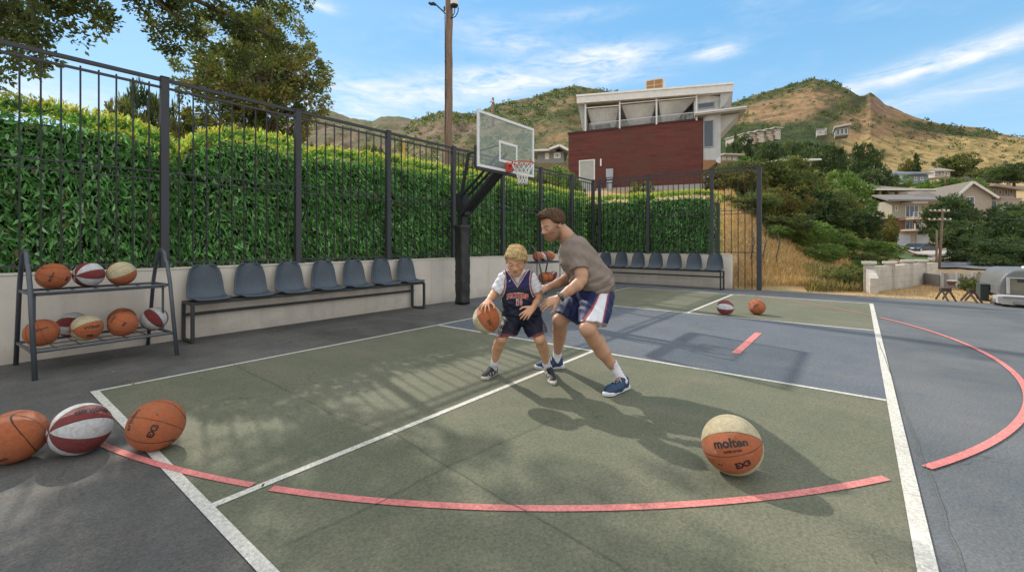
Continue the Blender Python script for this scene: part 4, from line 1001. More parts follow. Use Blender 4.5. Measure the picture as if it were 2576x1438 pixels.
# dry grass on the slope and on the lot
def grass(label, n, area, hmin, hmax, tones, seed, wid=.012, clump=.25, name='dry_grass'):
    rs = np.random.RandomState(seed); pxs, ds = area(rs, n); a = (pxs-CX)/F*ds; k = rs.rand(n) < .75
    h0 = ground_h(a, ds); pos = Wn(np.stack([a, ds, h0-.01], -1)); X, Y = pos[:, 0], pos[:, 1]
    ok = (X > WX+.25) & ~((Y > 3.3) & (X < 16.8)); pos = pos[ok]; n = len(pos)
    d = np.stack([rs.randn(n)*.35, rs.randn(n)*.35, np.ones(n)], -1); L_ = rs.uniform(hmin, hmax, n)*(.5+vnoise(pos[:, 0]*1.3, pos[:, 1]*1.3, seed, 3))
    base = np.array(tones)[rs.choice(len(tones), n)]*rs.uniform(.75, 1.25, (n, 1))
    v, f, c = leaves(pos, d, L_, wid+L_*.02, base, droop=.15, rs=rs)
    o = link(name, raw_mesh(name, v, f, cols=c, mats=[M['dry']])); props(o, label, 'grass', kind='stuff')
DRY = [(.46, .30, .13), (.52, .36, .17), (.40, .25, .11), (.33, .22, .10), (.58, .43, .24)]
grass('tall dry golden grass on the slope beyond the far fence', 26000, lambda rs, n: (rs.uniform(1780, 2190, n), 14.0+rs.rand(n)**1.3*12), .12, .42, DRY, 81)
grass('short dry straw grass on the bare lot beside the block wall', 9000, lambda rs, n: (rs.uniform(2150, 2600, n), rs.uniform(11.5, 22, n)), .03, .12, DRY, 82, .01)
grass('green and brown weeds along the foot of the slope', 5000, lambda rs, n: (rs.uniform(2030, 2185, n), rs.uniform(13.2, 17, n)), .15, .55, [(.10, .12, .04), (.2, .17, .07), (.14, .13, .05), (.35, .24, .11)], 83, .014)
# thin burnt saplings behind the end post
for k, (px, d, lab) in enumerate(((1893, 15.2, 'thin bare dead sapling left of the tall end post'), (1923, 15.6, 'thin bare dead sapling just right of the tall end post'), (1957, 16.0, 'thin bare dead sapling further right on the dry slope'))):
    p = Vector(PG(px, d)); rs = np.random.RandomState(k); mb = MB(); e = thing('dead_sapling', lab, 'sapling', p, 'dead saplings on the dry slope')
    mb.tube([p+Vector((0, 0, -.1)), p+Vector((.04, .05, .35)), p+Vector((.10, -.04, .8)), p+Vector((.16, .02, 1.25))], [.03, .026, .018, .006], 7); mb.build('trunk', M['bark'], e)
    mb = MB()
    for q in range(9):
        z = rs.uniform(.3, 1.1); s = p+Vector((.1*z, 0, z)); mb.tube([s, s+Vector((rs.randn()*.14, rs.randn()*.14, .2)), s+Vector((rs.randn()*.2, rs.randn()*.2, .38))], [.008, .005, .002], 5)
    mb.build('branches', M['bark'], e)

def litter(n, seed):
    rs = np.random.RandomState(seed); X = rs.uniform(-1, 9, n); Y = rs.uniform(-1, 7.9, n); k_ = rs.rand(n) < np.clip(.08+(Y-2)/7, .05, 1); X, Y = X[k_], Y[k_]; n = len(X)
    pos = np.stack([X, Y, np.full(n, .016)], -1); d = np.stack([rs.randn(n), rs.randn(n), np.abs(rs.randn(n))*.12], -1); L_ = rs.uniform(.012, .04, n)
    v, f, c = leaves(pos, d, L_, L_*.5, np.array([(.20, .14, .07), (.28, .20, .10), (.12, .10, .06), (.16, .18, .07)])[rs.choice(4, n)], fold=.12, rs=rs)
    o = link('fallen_leaves', raw_mesh('fallen_leaves', v, f, cols=c, mats=[M['dry']])); props(o, 'tiny dry leaf litter scattered over the court paving', 'litter', kind='stuff')
litter(520, 91)
# ================================================================ buildings
class Fr:
    """local frame of a building: s along the front, n away from the court, z up; lengths in metres"""
    def __init__(s, px, py, d, ang=0.0):
        s.o = K(px, py, d); a = math.radians(ang); s.s = np.array([math.cos(a), math.sin(a), 0]); s.n = np.array([-math.sin(a), math.cos(a), 0]); s.d = d; s.k = d/F
    def p(s, u, n, z): q = s.o+s.s*u+s.n*n; q = q+np.array([0, 0, z]); return W(*q)
    def base(s): return s.p(0, 0, 0)
    def box(s, mb, u0, u1, n0, n1, z0, z1):
        vs = [s.p(u, n, z) for z in (z0, z1) for (u, n) in ((u0, n0), (u1, n0), (u1, n1), (u0, n1))]
        mb.add(vs, [[3, 2, 1, 0], [4, 5, 6, 7], [0, 1, 5, 4], [1, 2, 6, 5], [2, 3, 7, 6], [3, 0, 4, 7]]); return mb
    def poly(s, mb, pts, ext):
        """pts (u, z) outline, extruded from n0 to n1"""
        n0, n1 = ext; n = len(pts); vs = [s.p(u, n0, z) for u, z in pts]+[s.p(u, n1, z) for u, z in pts]
        fs = [list(range(n)), [n+i for i in range(n)][::-1]]+[[(i+1) % n, i, n+i, n+(i+1) % n] for i in range(n)]
        mb.add(vs, fs); return mb
    def slab(s, mb, c4, th):
        """sloping slab from 4 (u, n, z) corners"""
        vs = [s.p(*c) for c in c4]+[s.p(c[0], c[1], c[2]-th) for c in c4]
        mb.add(vs, [[0, 1, 2, 3], [7, 6, 5, 4], [0, 4, 5, 1], [1, 5, 6, 2], [2, 6, 7, 3], [3, 7, 4, 0]]); return mb
def cb(fr, name, col, parent, boxes, mat='generic'):
    mb = MB(); mb.col = col
    for b_ in boxes: fr.box(mb, *b_)
    return mb.build(name, M[mat], parent)
def window(fr, parent, u0, u1, n, z0, z1, frame=(.7, .7, .68), fw=.07, mull=0, glass='glass'):
    mb = MB(); mb.col = frame; t_ = .05
    fr.box(mb, u0, u1, n-t_, n+.02, z0, z0+fw); fr.box(mb, u0, u1, n-t_, n+.02, z1-fw, z1)
    fr.box(mb, u0, u0+fw, n-t_+.002, n+.02, z0+fw, z1-fw); fr.box(mb, u1-fw, u1, n-t_+.002, n+.02, z0+fw, z1-fw)
    for k in range(1, mull+1):
        u = u0+(u1-u0)*k/(mull+1); fr.box(mb, u-fw*.4, u+fw*.4, n-t_+.004, n+.02, z0+fw, z1-fw)
    w = mb.build('window', M['generic'], parent)
    mb = MB(); fr.box(mb, u0+fw, u1-fw, n-.012, n+.01, z0+fw, z1-fw); mb.build('pane', M[glass], w); return w
# ---- the dark red house with the white roof
def red_house():
    dl, dr = 36.0, 31.7; pl, pr = K(1430, 478, dl), K(1768, 459, dr); Lf = float(np.linalg.norm((pr-pl)[:2])); ang = math.degrees(math.atan2(pr[1]-pl[1], pr[0]-pl[0]))
    fr = Fr(1430, 478, dl, ang); e = thing('red_house', 'modern dark red house with white flat roof, slatted sunshades and balcony on the hill', 'house', fr.base())
    def fp(px, py):
        """where a sight line meets the front wall: (u, z)"""
        r = K(px, py, 1.)-np.array([0, 0, HC]); nn = fr.n; tt = np.dot(fr.o-np.array([0, 0, HC]), nn)/np.dot(r, nn); q = np.array([0, 0, HC])+r*tt-fr.o
        return float(np.dot(q, fr.s)), float(q[2])
    m, t, b, out = newmat('red_stained_boards'); co = t.n('ShaderNodeTexCoord').outputs['Object']; sp = t.n('ShaderNodeSeparateXYZ'); t.l(co, sp.inputs[0])
    z = t.math('MULTIPLY', sp.outputs[2], 7.5); fl = t.math('FLOOR', z); fr_ = t.math('FRACT', z)
    cmb = t.n('ShaderNodeCombineXYZ'); t.l(t.math('MULTIPLY', sp.outputs[0], .45), cmb.inputs[0]); t.l(t.math('MULTIPLY', sp.outputs[1], .45), cmb.inputs[1]); t.l(t.math('MULTIPLY', fl, 3.7), cmb.inputs[2])
    n1 = t.ramp(t.noise(1., 4, .7, cmb.outputs[0]), .35, .65); c = t.mix(n1, (.080, .014, .010), (.150, .030, .020)); c = t.mix(t.ramp(t.noise(.5, 3, .6, co), .45, .7), c, (.10, .032, .018))
    gap = t.math('LESS_THAN', fr_, .09); c = t.mix(t.math('MULTIPLY', gap, .6), c, (.02, .006, .005)); t.l(c, b.inputs['Base Color']); b.inputs['Roughness'].default_value = .7
    m_red = m
    def fpoly(mb, pts, n0, n1): return fr.poly(mb, [fp(*q) for q in pts], (n0, n1))
    mb = MB(); fpoly(mb, [(1430, 338), (1430, 482), (1768, 466), (1768, 300)], 0, 8); wall = mb.build('red_wall', m_red, e)
    mb = MB(); mb.col = (.36, .34, .31); fpoly(mb, [(1500, 474.5), (1500, 520), (1766, 510), (1766, 462)], -.05, 6); mb.build('concrete_base', M['generic'], e)
    mb = MB(); mb.col = (.05, .02, .015); fpoly(mb, [(1428, 334), (1428, 338.5), (1769, 300.5), (1769, 296)], -.06, 8.05); mb.build('wall_coping', M['generic'], wall)
    # upper storey body, set back
    mb = MB(); mb.col = (.30, .31, .31); fpoly(mb, [(1475, 262), (1475, 345), (1745, 318), (1745, 235)], 1.6, 8); mb.build('upper_storey', M['generic'], e)
    mb = MB(); mb.col = (.62, .62, .61); fpoly(mb, [(1745, 236), (1745, 305), (1812, 300), (1812, 240)], .25, 8); 
    ub = mb.build('upper_corner_wall', M['generic'], e)
    for q0, q1, y0a, y1a in ((1482, 1551, 275, 345), (1566, 1645, 268, 335), (1660, 1742, 258, 325)):
        a0, a1 = fp(q0, (y0a+y1a)/2), fp(q1, (y0a+y1a)/2); zz0, zz1 = fp(q0, y1a)[1], fp(q0, y0a)[1]
        window(fr, e, a0[0], a1[0], 1.55, zz0, zz1, (.30, .31, .32), .08, 1)
    # roof slab with deep fascia; underside slopes back to the left wall
    mb = MB(); mb.col = (.70, .69, .67)
    a, b_, c_, d_ = fp(1454, 245), fp(1454, 263), fp(1843, 234), fp(1845, 213.5)
    fr.poly(mb, [a, b_, c_, d_], (-.35, 7.5)); rf = mb.build('roof', M['generic'], e)
    mb = MB(); mb.col = (.8, .79, .77); a, b_, c_, d_ = fp(1453, 242.5), fp(1453, 247), fp(1846, 216), fp(1846, 211.5); fr.poly(mb, [a, b_, c_, d_], (-.42, -.30)); mb.build('roof_edge', M['generic'], rf)
    mb = MB(); mb.col = (.36, .36, .35); fr.poly(mb, [fp(1453.6, 263), fp(1465, 331), fp(1474, 331), fp(1474, 262)], (.1, 7)); mb.build('side_wall', M['generic'], e)
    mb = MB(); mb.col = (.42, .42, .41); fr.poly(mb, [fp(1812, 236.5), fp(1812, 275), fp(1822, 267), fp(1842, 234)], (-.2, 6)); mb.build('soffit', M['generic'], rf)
    # posts and rails of the terrace
    for px, y0a, y1a in ((1473.5, 264, 331), (1559.5, 258, 324), (1652, 250, 314), (1752.5, 241, 304)):
        u, z1 = fp(px, y0a); _, z0 = fp(px, y1a); mb = MB(); mb.col = (.66, .66, .65); fr.box(mb, u-.06, u+.06, -.12, .0, z0, z1+.05); mb.build('terrace_post', M['generic'], e)
    for (xa, ya, xb, yb) in ((1475, 270.5, 1558, 264), (1561, 260, 1651, 252), (1654, 252, 1751, 243)):
        (u0, z0), (u1, z1) = fp(xa, ya+2), fp(xb, yb+2); mb = MB(); mb.col = (.7, .7, .69); mb.bar(fr.p(u0, -.06, z0), fr.p(u1, -.06, z1), .07, .07); mb.build('terrace_rail', M['generic'], e)
    # slatted sunshades hanging inwards: top edge at the front, lower edge swung out of plumb
    for (q, sl) in ((((1476, 273), (1558, 266), (1540, 322), (1486, 326)), 20), (((1562, 263), (1651, 255), (1632, 306), (1578, 311)), 22), (((1655, 254), (1750, 245), (1700, 295), (1662, 312)), 30)):
        mb = MB(); mb.col = (.60, .60, .585); (ua, za), (ub_, zb), (uc, zc), (ud, zd) = [fp(*k) for k in q]
        for k in range(sl+1):
            f_ = k/sl; top_ = fr.p(ua+(ub_-ua)*f_, .05, za+(zb-za)*f_-.05); bot = fr.p(ud+(uc-ud)*f_, .85, zd+(zc-zd)*f_)
            mb.bar(top_, bot, .10, .02)
        mb.bar(fr.p(ud, .85, zd), fr.p(uc, .85, zc), .05, .05); mb.build('slatted_sunshade', M['generic'], e)
        for (s_, e_) in (((ua, za), (ud, zd)), ((ub_, zb), (uc, zc))):
            mb = MB(); mb.col = (.10, .10, .10); mb.bar(fr.p(s_[0], .04, s_[1]), fr.p(e_[0], .84, e_[1]), .06, .08); mb.build('shade_arm', M['generic'], e)
    mb = MB(); mb.col = (.66, .66, .65)
    (u0, z0), (u1, z1) = fp(1480, 331), fp(1752, 303)
    n_ = 90
    for k in range(n_):
        f_ = k/n_; u = u0+(u1-u0)*f_; zb = z0+(z1-z0)*f_
        mb.box(fr.p(u, .3, zb+.30), (.02, .02, .75))
    mb.bar(fr.p(u0, .3, z0+.68), fr.p(u1, .3, z1+.68), .05, .05); mb.build('balcony_railing', M['generic'], e)
    mb = MB(); mb.col = (.03, .03, .035); a, b_ = fp(1494, 327), fp(1520, 313); fr.box(mb, a[0], b_[0]+.35, .35, .75, a[1], b_[1]+.1); mb.build('terrace_grill', M['generic'], e)
    # right end: windows, corrugated corner, canopy, balcony
    a, b_ = fp(1755, 273), fp(1797, 254); window(fr, e, a[0], b_[0], .2, a[1], b_[1], (.3, .32, .33), .06)
    a, b_ = fp(1769, 372), fp(1796, 300); window(fr, e, a[0], b_[0], .12, a[1], b_[1], (.35, .36, .36), .07)
    mb = MB(); mb.col = (.62, .62, .61); fr.poly(mb, [fp(1768.6, 300), fp(1768.6, 404), fp(1812, 402), fp(1812, 262)], (.15, 6)); mb.build('corner_wall', M['generic'], e)
    mb = MB(); mb.col = (.70, .70, .69)
    for k in range(9):
        px = 1798.5+k*1.65; u, z0 = fp(px, 402); _, z1 = fp(px, 246); fr.box(mb, u, u+.022, .09, .149, z0, z1)
    for k in range(13):
        px = 1770+k*2.2; u, z0 = fp(px, 402); _, z1 = fp(px, 374); fr.box(mb, u, u+.03, .09, .149, z0, z1)
    mb.build('corrugated_cladding', M['generic'], e)
    mb = MB(); mb.col = (.5, .5, .49); (u0, z0), (u1, z1), (u2, z2), (u3, z3) = fp(1748, 289), fp(1878, 270), fp(1860, 281), fp(1750, 296)
    fr.slab(mb, [(u0, -.5, z0), (u1, -.2, z1), (u1-.4, 3.2, z1+.0), (u0, 3.2, z0)], .16); cn = mb.build('canopy', M['generic'], e)
    mb = MB(); mb.col = (.74, .73, .71); mb.bar(fr.p(u0, -.52, z0-.02), fr.p(u1, -.22, z1-.02), .10, .08)
    for k in range(24): f_ = k/23; mb.bar(fr.p(u0+(u1-u0)*f_, -.5+.3*f_, z0+(z1-z0)*f_+.03), fr.p(u0+(u1-u0-.4)*f_, 3.2, z0+(z1-z0)*f_+.03), .05, .04)
    mb.build('canopy_slats', M['generic'], cn)
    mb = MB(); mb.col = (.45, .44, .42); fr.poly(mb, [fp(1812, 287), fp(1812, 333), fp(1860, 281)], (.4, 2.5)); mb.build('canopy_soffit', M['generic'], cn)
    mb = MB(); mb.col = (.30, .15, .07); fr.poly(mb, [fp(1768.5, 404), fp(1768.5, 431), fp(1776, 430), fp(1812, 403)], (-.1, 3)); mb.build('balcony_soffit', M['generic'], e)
    mb = MB(); mb.col = (.66, .66, .65); fr.poly(mb, [fp(1806, 397), fp(1800, 405), fp(1806, 411), fp(1813, 411), fp(1813, 396)], (-.15, 3)); fr.poly(mb, [fp(1768.5, 431), fp(1768.5, 480), fp(1788, 480), fp(1788, 424)], (.3, 3)); mb.build('balcony_end', M['generic'], e)
    # door, lamp, meter
    mb = MB(); mb.col = (.7, .7, .68); 
    (u0, z1), (u1, z0) = fp(1457, 404), fp(1497, 482); fr.box(mb, u0, u0+.1, -.07, -.001, z0, z1); fr.box(mb, u1-.1, u1, -.07, -.001, z0, z1); fr.box(mb, u0+.1, u1-.1, -.07, -.001, z1-.1, z1); dfr = mb.build('door', M['generic'], e)
    mb = MB(); mb.col = (.40, .41, .38); fr.box(mb, u0+.1, u1-.1, -.03, -.001, z0, z1-.1); mb.build('door_leaf', M['generic'], dfr)
    mb = MB(); mb.col = (.8, .8, .78); u, z = fp(1512, 409); fr.box(mb, u-.05, u+.05, -.12, -.001, z-.28, z+.28); mb.build('wall_lamp', M['generic'], e)
    mb = MB(); mb.col = (.38, .42, .45); (u0, z1), (u1, z0) = fp(1526, 426), fp(1543, 462); fr.box(mb, u0, u1, -.22, -.001, z0+.5, z1); fr.box(mb, u0+.05, u1-.05, -.16, -.001, z0-.5, z0+.45); mb.build('meter_box', M['generic'], e)
    # chimney
    (u0, z1), (u1, z0) = fp(1617, 189), fp(1665, 236); mb = MB(); mb.col = (.62, .62, .61); fr.box(mb, u0, u1, 1.2, 2.6, z0-.1, z1)
    ch = mb.build('chimney', M['generic'], rf); mb = MB(); mb.col = (.32, .17, .06); zz = fp(1640, 219)[1]; fr.box(mb, u0+.12, u1-.1, 1.12, 1.198, zz, z1-.12); mb.build('louvre_panel', M['generic'], ch)
    mb = MB(); mb.col = (.5, .42, .30); fr.box(mb, (u0+u1)/2-.03, (u0+u1)/2+.03, 1.08, 1.118, zz, z1-.12); fr.box(mb, u0+.12, u1-.1, 1.085, 1.117, (zz+z1)/2-.03, (zz+z1)/2+.02)
    mb.build('louvre_cross', M['generic'], ch)
    mb = MB(); mb.col = (.72, .72, .71)
    for k in range(14): u = u0+.1+(u1-u0-.2)*k/13; fr.box(mb, u-.02, u+.02, 1.14, 1.199, z0, zz-.03)
    mb.build('chimney_slats', M['generic'], ch)
red_house()
# ---- balcony house with garage (three storeys)
def px_box(fr, mb, x0, x1, y0, y1, n0, n1):
    k = fr.k; fr.box(mb, (x0-fr.px)*k, (x1-fr.px)*k, n0, n1, (fr.py-y1)*k, (fr.py-y0)*k)
def house(label, px, py, d, ang=0, name='house', cat='house'):
    fr = Fr(px, py, d, ang); fr.px, fr.py = px, py; e = thing(name, label, cat, fr.base()); return fr, e
def part(fr, e, nm, col, boxes, mat='generic'):
    mb = MB(); mb.col = col
    for b_ in boxes: px_box(fr, mb, *b_)
    return mb.build(nm, M[mat], e)
def pwin(fr, e, x0, x1, y0, y1, n=0, frame=(.7, .7, .68), mull=0, fw=.09):
    k = fr.k; return window(fr, e, (x0-fr.px)*k, (x1-fr.px)*k, n-.01, (fr.py-y1)*k, (fr.py-y0)*k, frame, fw, mull)
fr, e = house('three-storey cream house with balconies and a white garage door behind the tree belt', 2240, 636, 50)
part(fr, e, 'lower_wall', (.42, .35, .27), [(2238, 2350, 583, 650, 0, 8)]); part(fr, e, 'middle_wall', (.28, .17, .11), [(2268, 2350, 548, 583, .6, 8)]); part(fr, e, 'upper_wall', (.42, .38, .30), [(2250, 2350, 505, 548, .3, 8)])
g = part(fr, e, 'garage_door', (.52, .53, .54), [(2248, 2289, 590, 632, -.06, -.005)]); 
part(fr, g, 'door_rib', (.40, .41, .42), [(2248, 2289, 600+10*q, 600.7+10*q, -.075, -.061) for q in range(4)])
part(fr, e, 'garage_door', (.45, .46, .47), [(2304, 2334, 590, 632, -.06, -.005)])
part(fr, e, 'garage_post', (.22, .12, .07), [(2243, 2246, 585, 634, -.1, -.01)])
for y, x0, x1 in ((549, 2266, 2332), (577, 2270, 2340)):
    sl_ = part(fr, e, 'balcony', (.5, .36, .28), [(x0, x1, y, y+4.5, -1.6, .3)])
    part(fr, sl_, 'balcony_rail', (.6, .6, .58), [(x0, x1, y-13, y-12, -1.6, -1.5), (x0, x1, y-7, y-6.5, -1.58, -1.52)]+[(x, x+1, y-12, y, -1.6, -1.5) for x in range(x0, x1, 11)])
pwin(fr, e, 2256, 2263, 516, 530, .3); pwin(fr, e, 2282, 2316, 515, 546, .3, mull=2); pwin(fr, e, 2288, 2308, 554, 577, .6, (.5, .5, .5), 1); pwin(fr, e, 2316, 2330, 554, 577, .6, (.5, .5, .5), 1)
part(fr, e, 'awning', (.66, .68, .70), [(2272, 2310, 509, 513, -1.2, .25)])
mb = MB(); mb.col = (.17, .15, .14); k = fr.k; x0, x1 = (2205-2240)*k, (2368-2240)*k; z0, z1 = (636-505)*k, (636-482)*k
fr.slab(mb, [(x0, -1.5, z0), (x1, -1.5, z0), (x1-1, 3.2, z1), (x0+2, 3.2, z1)], .18); fr.slab(mb, [(x0, 9, z0), (x0+2, 3.2, z1), (x1-1, 3.2, z1), (x1, 9, z0)], .18); rf = mb.build('roof', M['roofing'], e)
part(fr, rf, 'chimney', (.62, .6, .55), [(2242, 2247, 486, 497, 3, 4)])
# gabled house
fr, e = house('beige gabled house with white trim boards and small balcony on the hillside', 2400, 548, 72, -18)
k = fr.k
mb = MB(); mb.col = (.34, .30, .25); fr.poly(mb, [(0, 0), (0, 50*k), (33*k, 88*k), (74*k, 54*k), (74*k, 0)], (0, 12)); mb.build('wall', M['generic'], e)
mb = MB(); mb.col = (.17, .145, .12); fr.slab(mb, [(-8*k, -.6, 47*k), (-8*k, 13, 47*k), (33*k, 13, 91*k), (33*k, -.6, 91*k)], .2); fr.slab(mb, [(33*k, -.6, 91*k), (33*k, 13, 91*k), (82*k, 13, 50*k), (82*k, -.6, 50*k)], .2)
fr.slab(mb, [(-75*k, 1, 62*k), (-8*k, 1, 48*k), (30*k, 12, 89*k), (-45*k, 12, 85*k)], .2); rf = mb.build('roof', M['roofing'], e)
mb = MB(); mb.col = (.6, .58, .55)
for a_, b_ in (((-8*k, 46*k), (33*k, 90*k)), ((33*k, 90*k), (82*k, 49*k))): mb.bar(fr.p(a_[0], -.65, a_[1]-.15), fr.p(b_[0], -.65, b_[1]-.15), .1, .35, up=(0, 0, 1))
mb.build('trim_board', M['generic'], rf)
mb = MB(); mb.col = (.42, .36, .3); fr.box(mb, -60*k, -2*k, 2, 12, 0, 50*k); fr.box(mb, 74.2*k, 105*k, 1.5, 10, 10*k, 52*k); mb.build('wing', M['generic'], e)
bl_ = cb(fr, 'balcony', (.6, .6, .58), e, [(76*k, 104*k, -1, 1.4, 16*k, 18*k)])
cb(fr, 'balcony_rail', (.3, .36, .36), bl_, [(76*k, 104*k, -1, -.95, 18*k, 30*k)])
mb = MB(); mb.col = (.3, .26, .22); fr.slab(mb, [(72*k, -.6, 52*k), (110*k, -.6, 50*k), (106*k, 10, 64*k), (72*k, 10, 66*k)], .2); mb.build('porch_roof', M['roofing'], e)
window(fr, e, 80*k, 96*k, 1.45, 20*k, 42*k); window(fr, e, 22*k, 40*k, -.01, 30*k, 52*k, mull=1)
# carport house
fr, e = house('low house with a wide brown hip roof and open carport above the balcony house', 2165, 505, 64)
part(fr, e, 'wall', (.32, .24, .18), [(2225, 2330, 478, 520, 3, 8), (2165, 2185, 478, 520, 1, 8)]); part(fr, e, 'carport_post', (.42, .36, .3), [(2212, 2218, 478, 505, 0, .5), (2258, 2263, 478, 505, 0, .5)])
mb = MB(); mb.col = (.20, .165, .135); k = fr.k; z0, z1 = 28*k, 54*k
fr.slab(mb, [(-20*k, -1.5, z0), (165*k, -1.5, z0-4*k), (105*k, 3.5, z1-9*k), (10*k, 3.5, z1)], .2); rf = mb.build('roof', M['roofing'], e)
mb = MB(); mb.col = (.68, .66, .62); fr.box(mb, -20*k, 165*k, -1.6, -1.52, z0-4.5*k, z0-1.5*k); mb.build('gutter', M['generic'], rf)
# blue-grey house
fr, e = house('distant blue-grey house with a dark tiled roof below the golden slope', 2272, 462, 105, 4)
k = fr.k; cb(fr, 'wall', (.20, .26, .30), e, [(0, 68*k, 0, 9, 0, 24*k), (60*k, 88*k, 2, 9, 0, 20*k)])
mb = MB(); mb.col = (.12, .15, .19); fr.slab(mb, [(-3*k, -1, 23*k), (72*k, -1, 27*k), (66*k, 8, 46*k), (8*k, 8, 42*k)], .3); fr.slab(mb, [(58*k, 1, 18*k), (92*k, 1, 16*k), (88*k, 8, 30*k), (60*k, 8, 34*k)], .3); mb.build('roof', M['roofing'], e)
for q in range(3): window(fr, e, (12+q*17)*k, (20+q*17)*k, -.01, 9*k, 17*k, fw=.15)
# brown mono-pitch house
fr, e = house('brown timber house with a shallow single-pitch roof near the right edge', 2490, 500, 92, 6)
k = fr.k; cb(fr, 'wall', (.14, .11, .09), e, [(0, 76*k, 0, 9, 0, 32*k)])
mb = MB(); mb.col = (.26, .22, .19); fr.slab(mb, [(-6*k, -1.2, 37*k), (80*k, -1.2, 26*k), (72*k, 9, 38*k), (0, 9, 46*k)], .5); mb.build('roof', M['roofing'], e)
for q in range(4): window(fr, e, (8+q*16)*k, (18+q*16)*k, -.01, 10*k, 24*k, (.3, .26, .22), .12)
# grey house with solar roof strip near centre right
fr, e = house('tan wall terrace below the brown house with a pale retaining wall', 2480, 530, 84)
k = fr.k; cb(fr, 'wall', (.30, .25, .22), e, [(0, 90*k, 0, 2, 0, 30*k)]); cb(fr, 'coping', (.4, .36, .33), e, [(-1*k, 91*k, -.15, 2.1, 30.01*k, 32*k)])
# long white roof
fr, e = house('long low white-roofed house half buried in trees below the hillside houses', 1955, 412, 84, 8)
k = fr.k; cb(fr, 'wall', (.42, .46, .47), e, [(2*k, 108*k, 1, 8, 0, 9*k)])
mb = MB(); mb.col = (.62, .61, .57); fr.slab(mb, [(-2*k, -1, 9*k), (112*k, -1, 14*k), (106*k, 9, 22*k), (4*k, 9, 16*k)], .3); fr.slab(mb, [(0, -1.3, 6.5*k), (110*k, -1.3, 11.5*k), (112*k, -1, 12.5*k), (-2*k, -1, 7.5*k)], .2); mb.build('roof', M['generic'], e)
for q in range(6): window(fr, e, (10+q*16)*k, (20+q*16)*k, .98, 1.5*k, 8*k, (.6, .6, .58), .12)
# terraced apartments on the hill
fr, e = house('row of pale stepped apartments high on the slope, right of the red house', 1866, 362, 175, 14)
k = fr.k
for i in range(7):
    z0 = (4+i*3.6)*k; u0 = i*17*k; col = (.50+.05*(i % 3), .45+.04*(i % 2), .40)
    mb = MB(); mb.col = col; fr.box(mb, u0, u0+17*k-.1, -i % 3*.8, 9, z0-8*k, z0+20*k); w_ = mb.build('wall', M['generic'], e)
    mb = MB(); mb.col = (.5, .47, .42); fr.box(mb, u0-.4, u0+17*k+.2, -(i % 3)*.8-1.2, 9.2, z0+20*k, z0+21.6*k); mb.build('roof', M['generic'], w_)
    for r_ in range(2):
        for c_ in range(2): window(fr, e, u0+(2+c_*8)*k, u0+(7.5+c_*8)*k, -(i % 3)*.8-.02, z0+(3+r_*9)*k, z0+(9+r_*9)*k, (.68, .64, .58), .2)
# white hillside houses
fr, e = house('small square white house with one dark window high on the wooded hill', 2054, 342, 165, -33)
k = fr.k*.72; cb(fr, 'wall', (.46, .46, .45), e, [(0, 24*k, 0, 6, 0, 22*k), (26*k, 30*k, 2, 6, 4*k, 28*k)]); window(fr, e, 7*k, 15*k, -.02, 7*k, 15*k, (.5, .5, .5), .2); cb(fr, 'roof', (.3, .3, .3), e, [(-1*k, 25*k, -.4, 6.4, 22.01*k, 24*k)])
fr, e = house('white flat-roofed glass house high on the wooded hill, right of the square one', 2100, 342, 165, -33)
k = fr.k*.74; cb(fr, 'wall', (.28, .29, .29), e, [(2*k, 38*k, 1, 7, 0, 27*k)]); mb = MB(); mb.col = (.5, .5, .48); fr.slab(mb, [(-2*k, -1, 31*k), (44*k, -1, 36*k), (44*k, 8, 36*k), (-2*k, 8, 31*k)], .6); mb.build('roof', M['generic'], e)
for q in range(3): window(fr, e, (5+q*11)*k, (14+q*11)*k, .97, 4*k, 24*k, (.6, .6, .6), .2)
# grey house by the backboard
fr, e = house('grey house with white-trimmed gables between the backboard and the red house', 1352, 402, 62, -4)
k = fr.k; cb(fr, 'wall', (.22, .24, .25), e, [(0, 66*k, 0, 8, -8*k, 20*k)]); 
mb = MB(); mb.col = (.14, .15, .15); fr.slab(mb, [(-14*k, -1.2, 20*k), (45*k, -1.2, 22*k), (45*k, 8, 35*k), (-6*k, 8, 32*k)], .3); fr.slab(mb, [(30*k, -1.4, 22*k), (54*k, -1.4, 31*k), (54*k, 6, 31*k), (30*k, 6, 22*k)], .25); fr.slab(mb, [(54*k, -1.4, 31*k), (76*k, -1.4, 19*k), (76*k, 6, 19*k), (54*k, 6, 31*k)], .25); rf = mb.build('roof', M['roofing'], e)
mb = MB(); mb.col = (.66, .67, .66); mb.bar(fr.p(30*k, -1.5, 21.4*k), fr.p(54*k, -1.5, 30*k), .1, .3); mb.bar(fr.p(54*k, -1.5, 30*k), fr.p(76*k, -1.5, 18*k), .1, .3); mb.bar(fr.p(-14*k, -1.3, 19*k), fr.p(30*k, -1.3, 20*k), .1, .25); mb.build('trim_board', M['generic'], rf)
window(fr, e, 19*k, 29*k, -.02, 1*k, 17*k, (.66, .68, .68), .2, 1); window(fr, e, 41*k, 58*k, -.02, 3*k, 17*k, (.66, .68, .68), .2, 2)
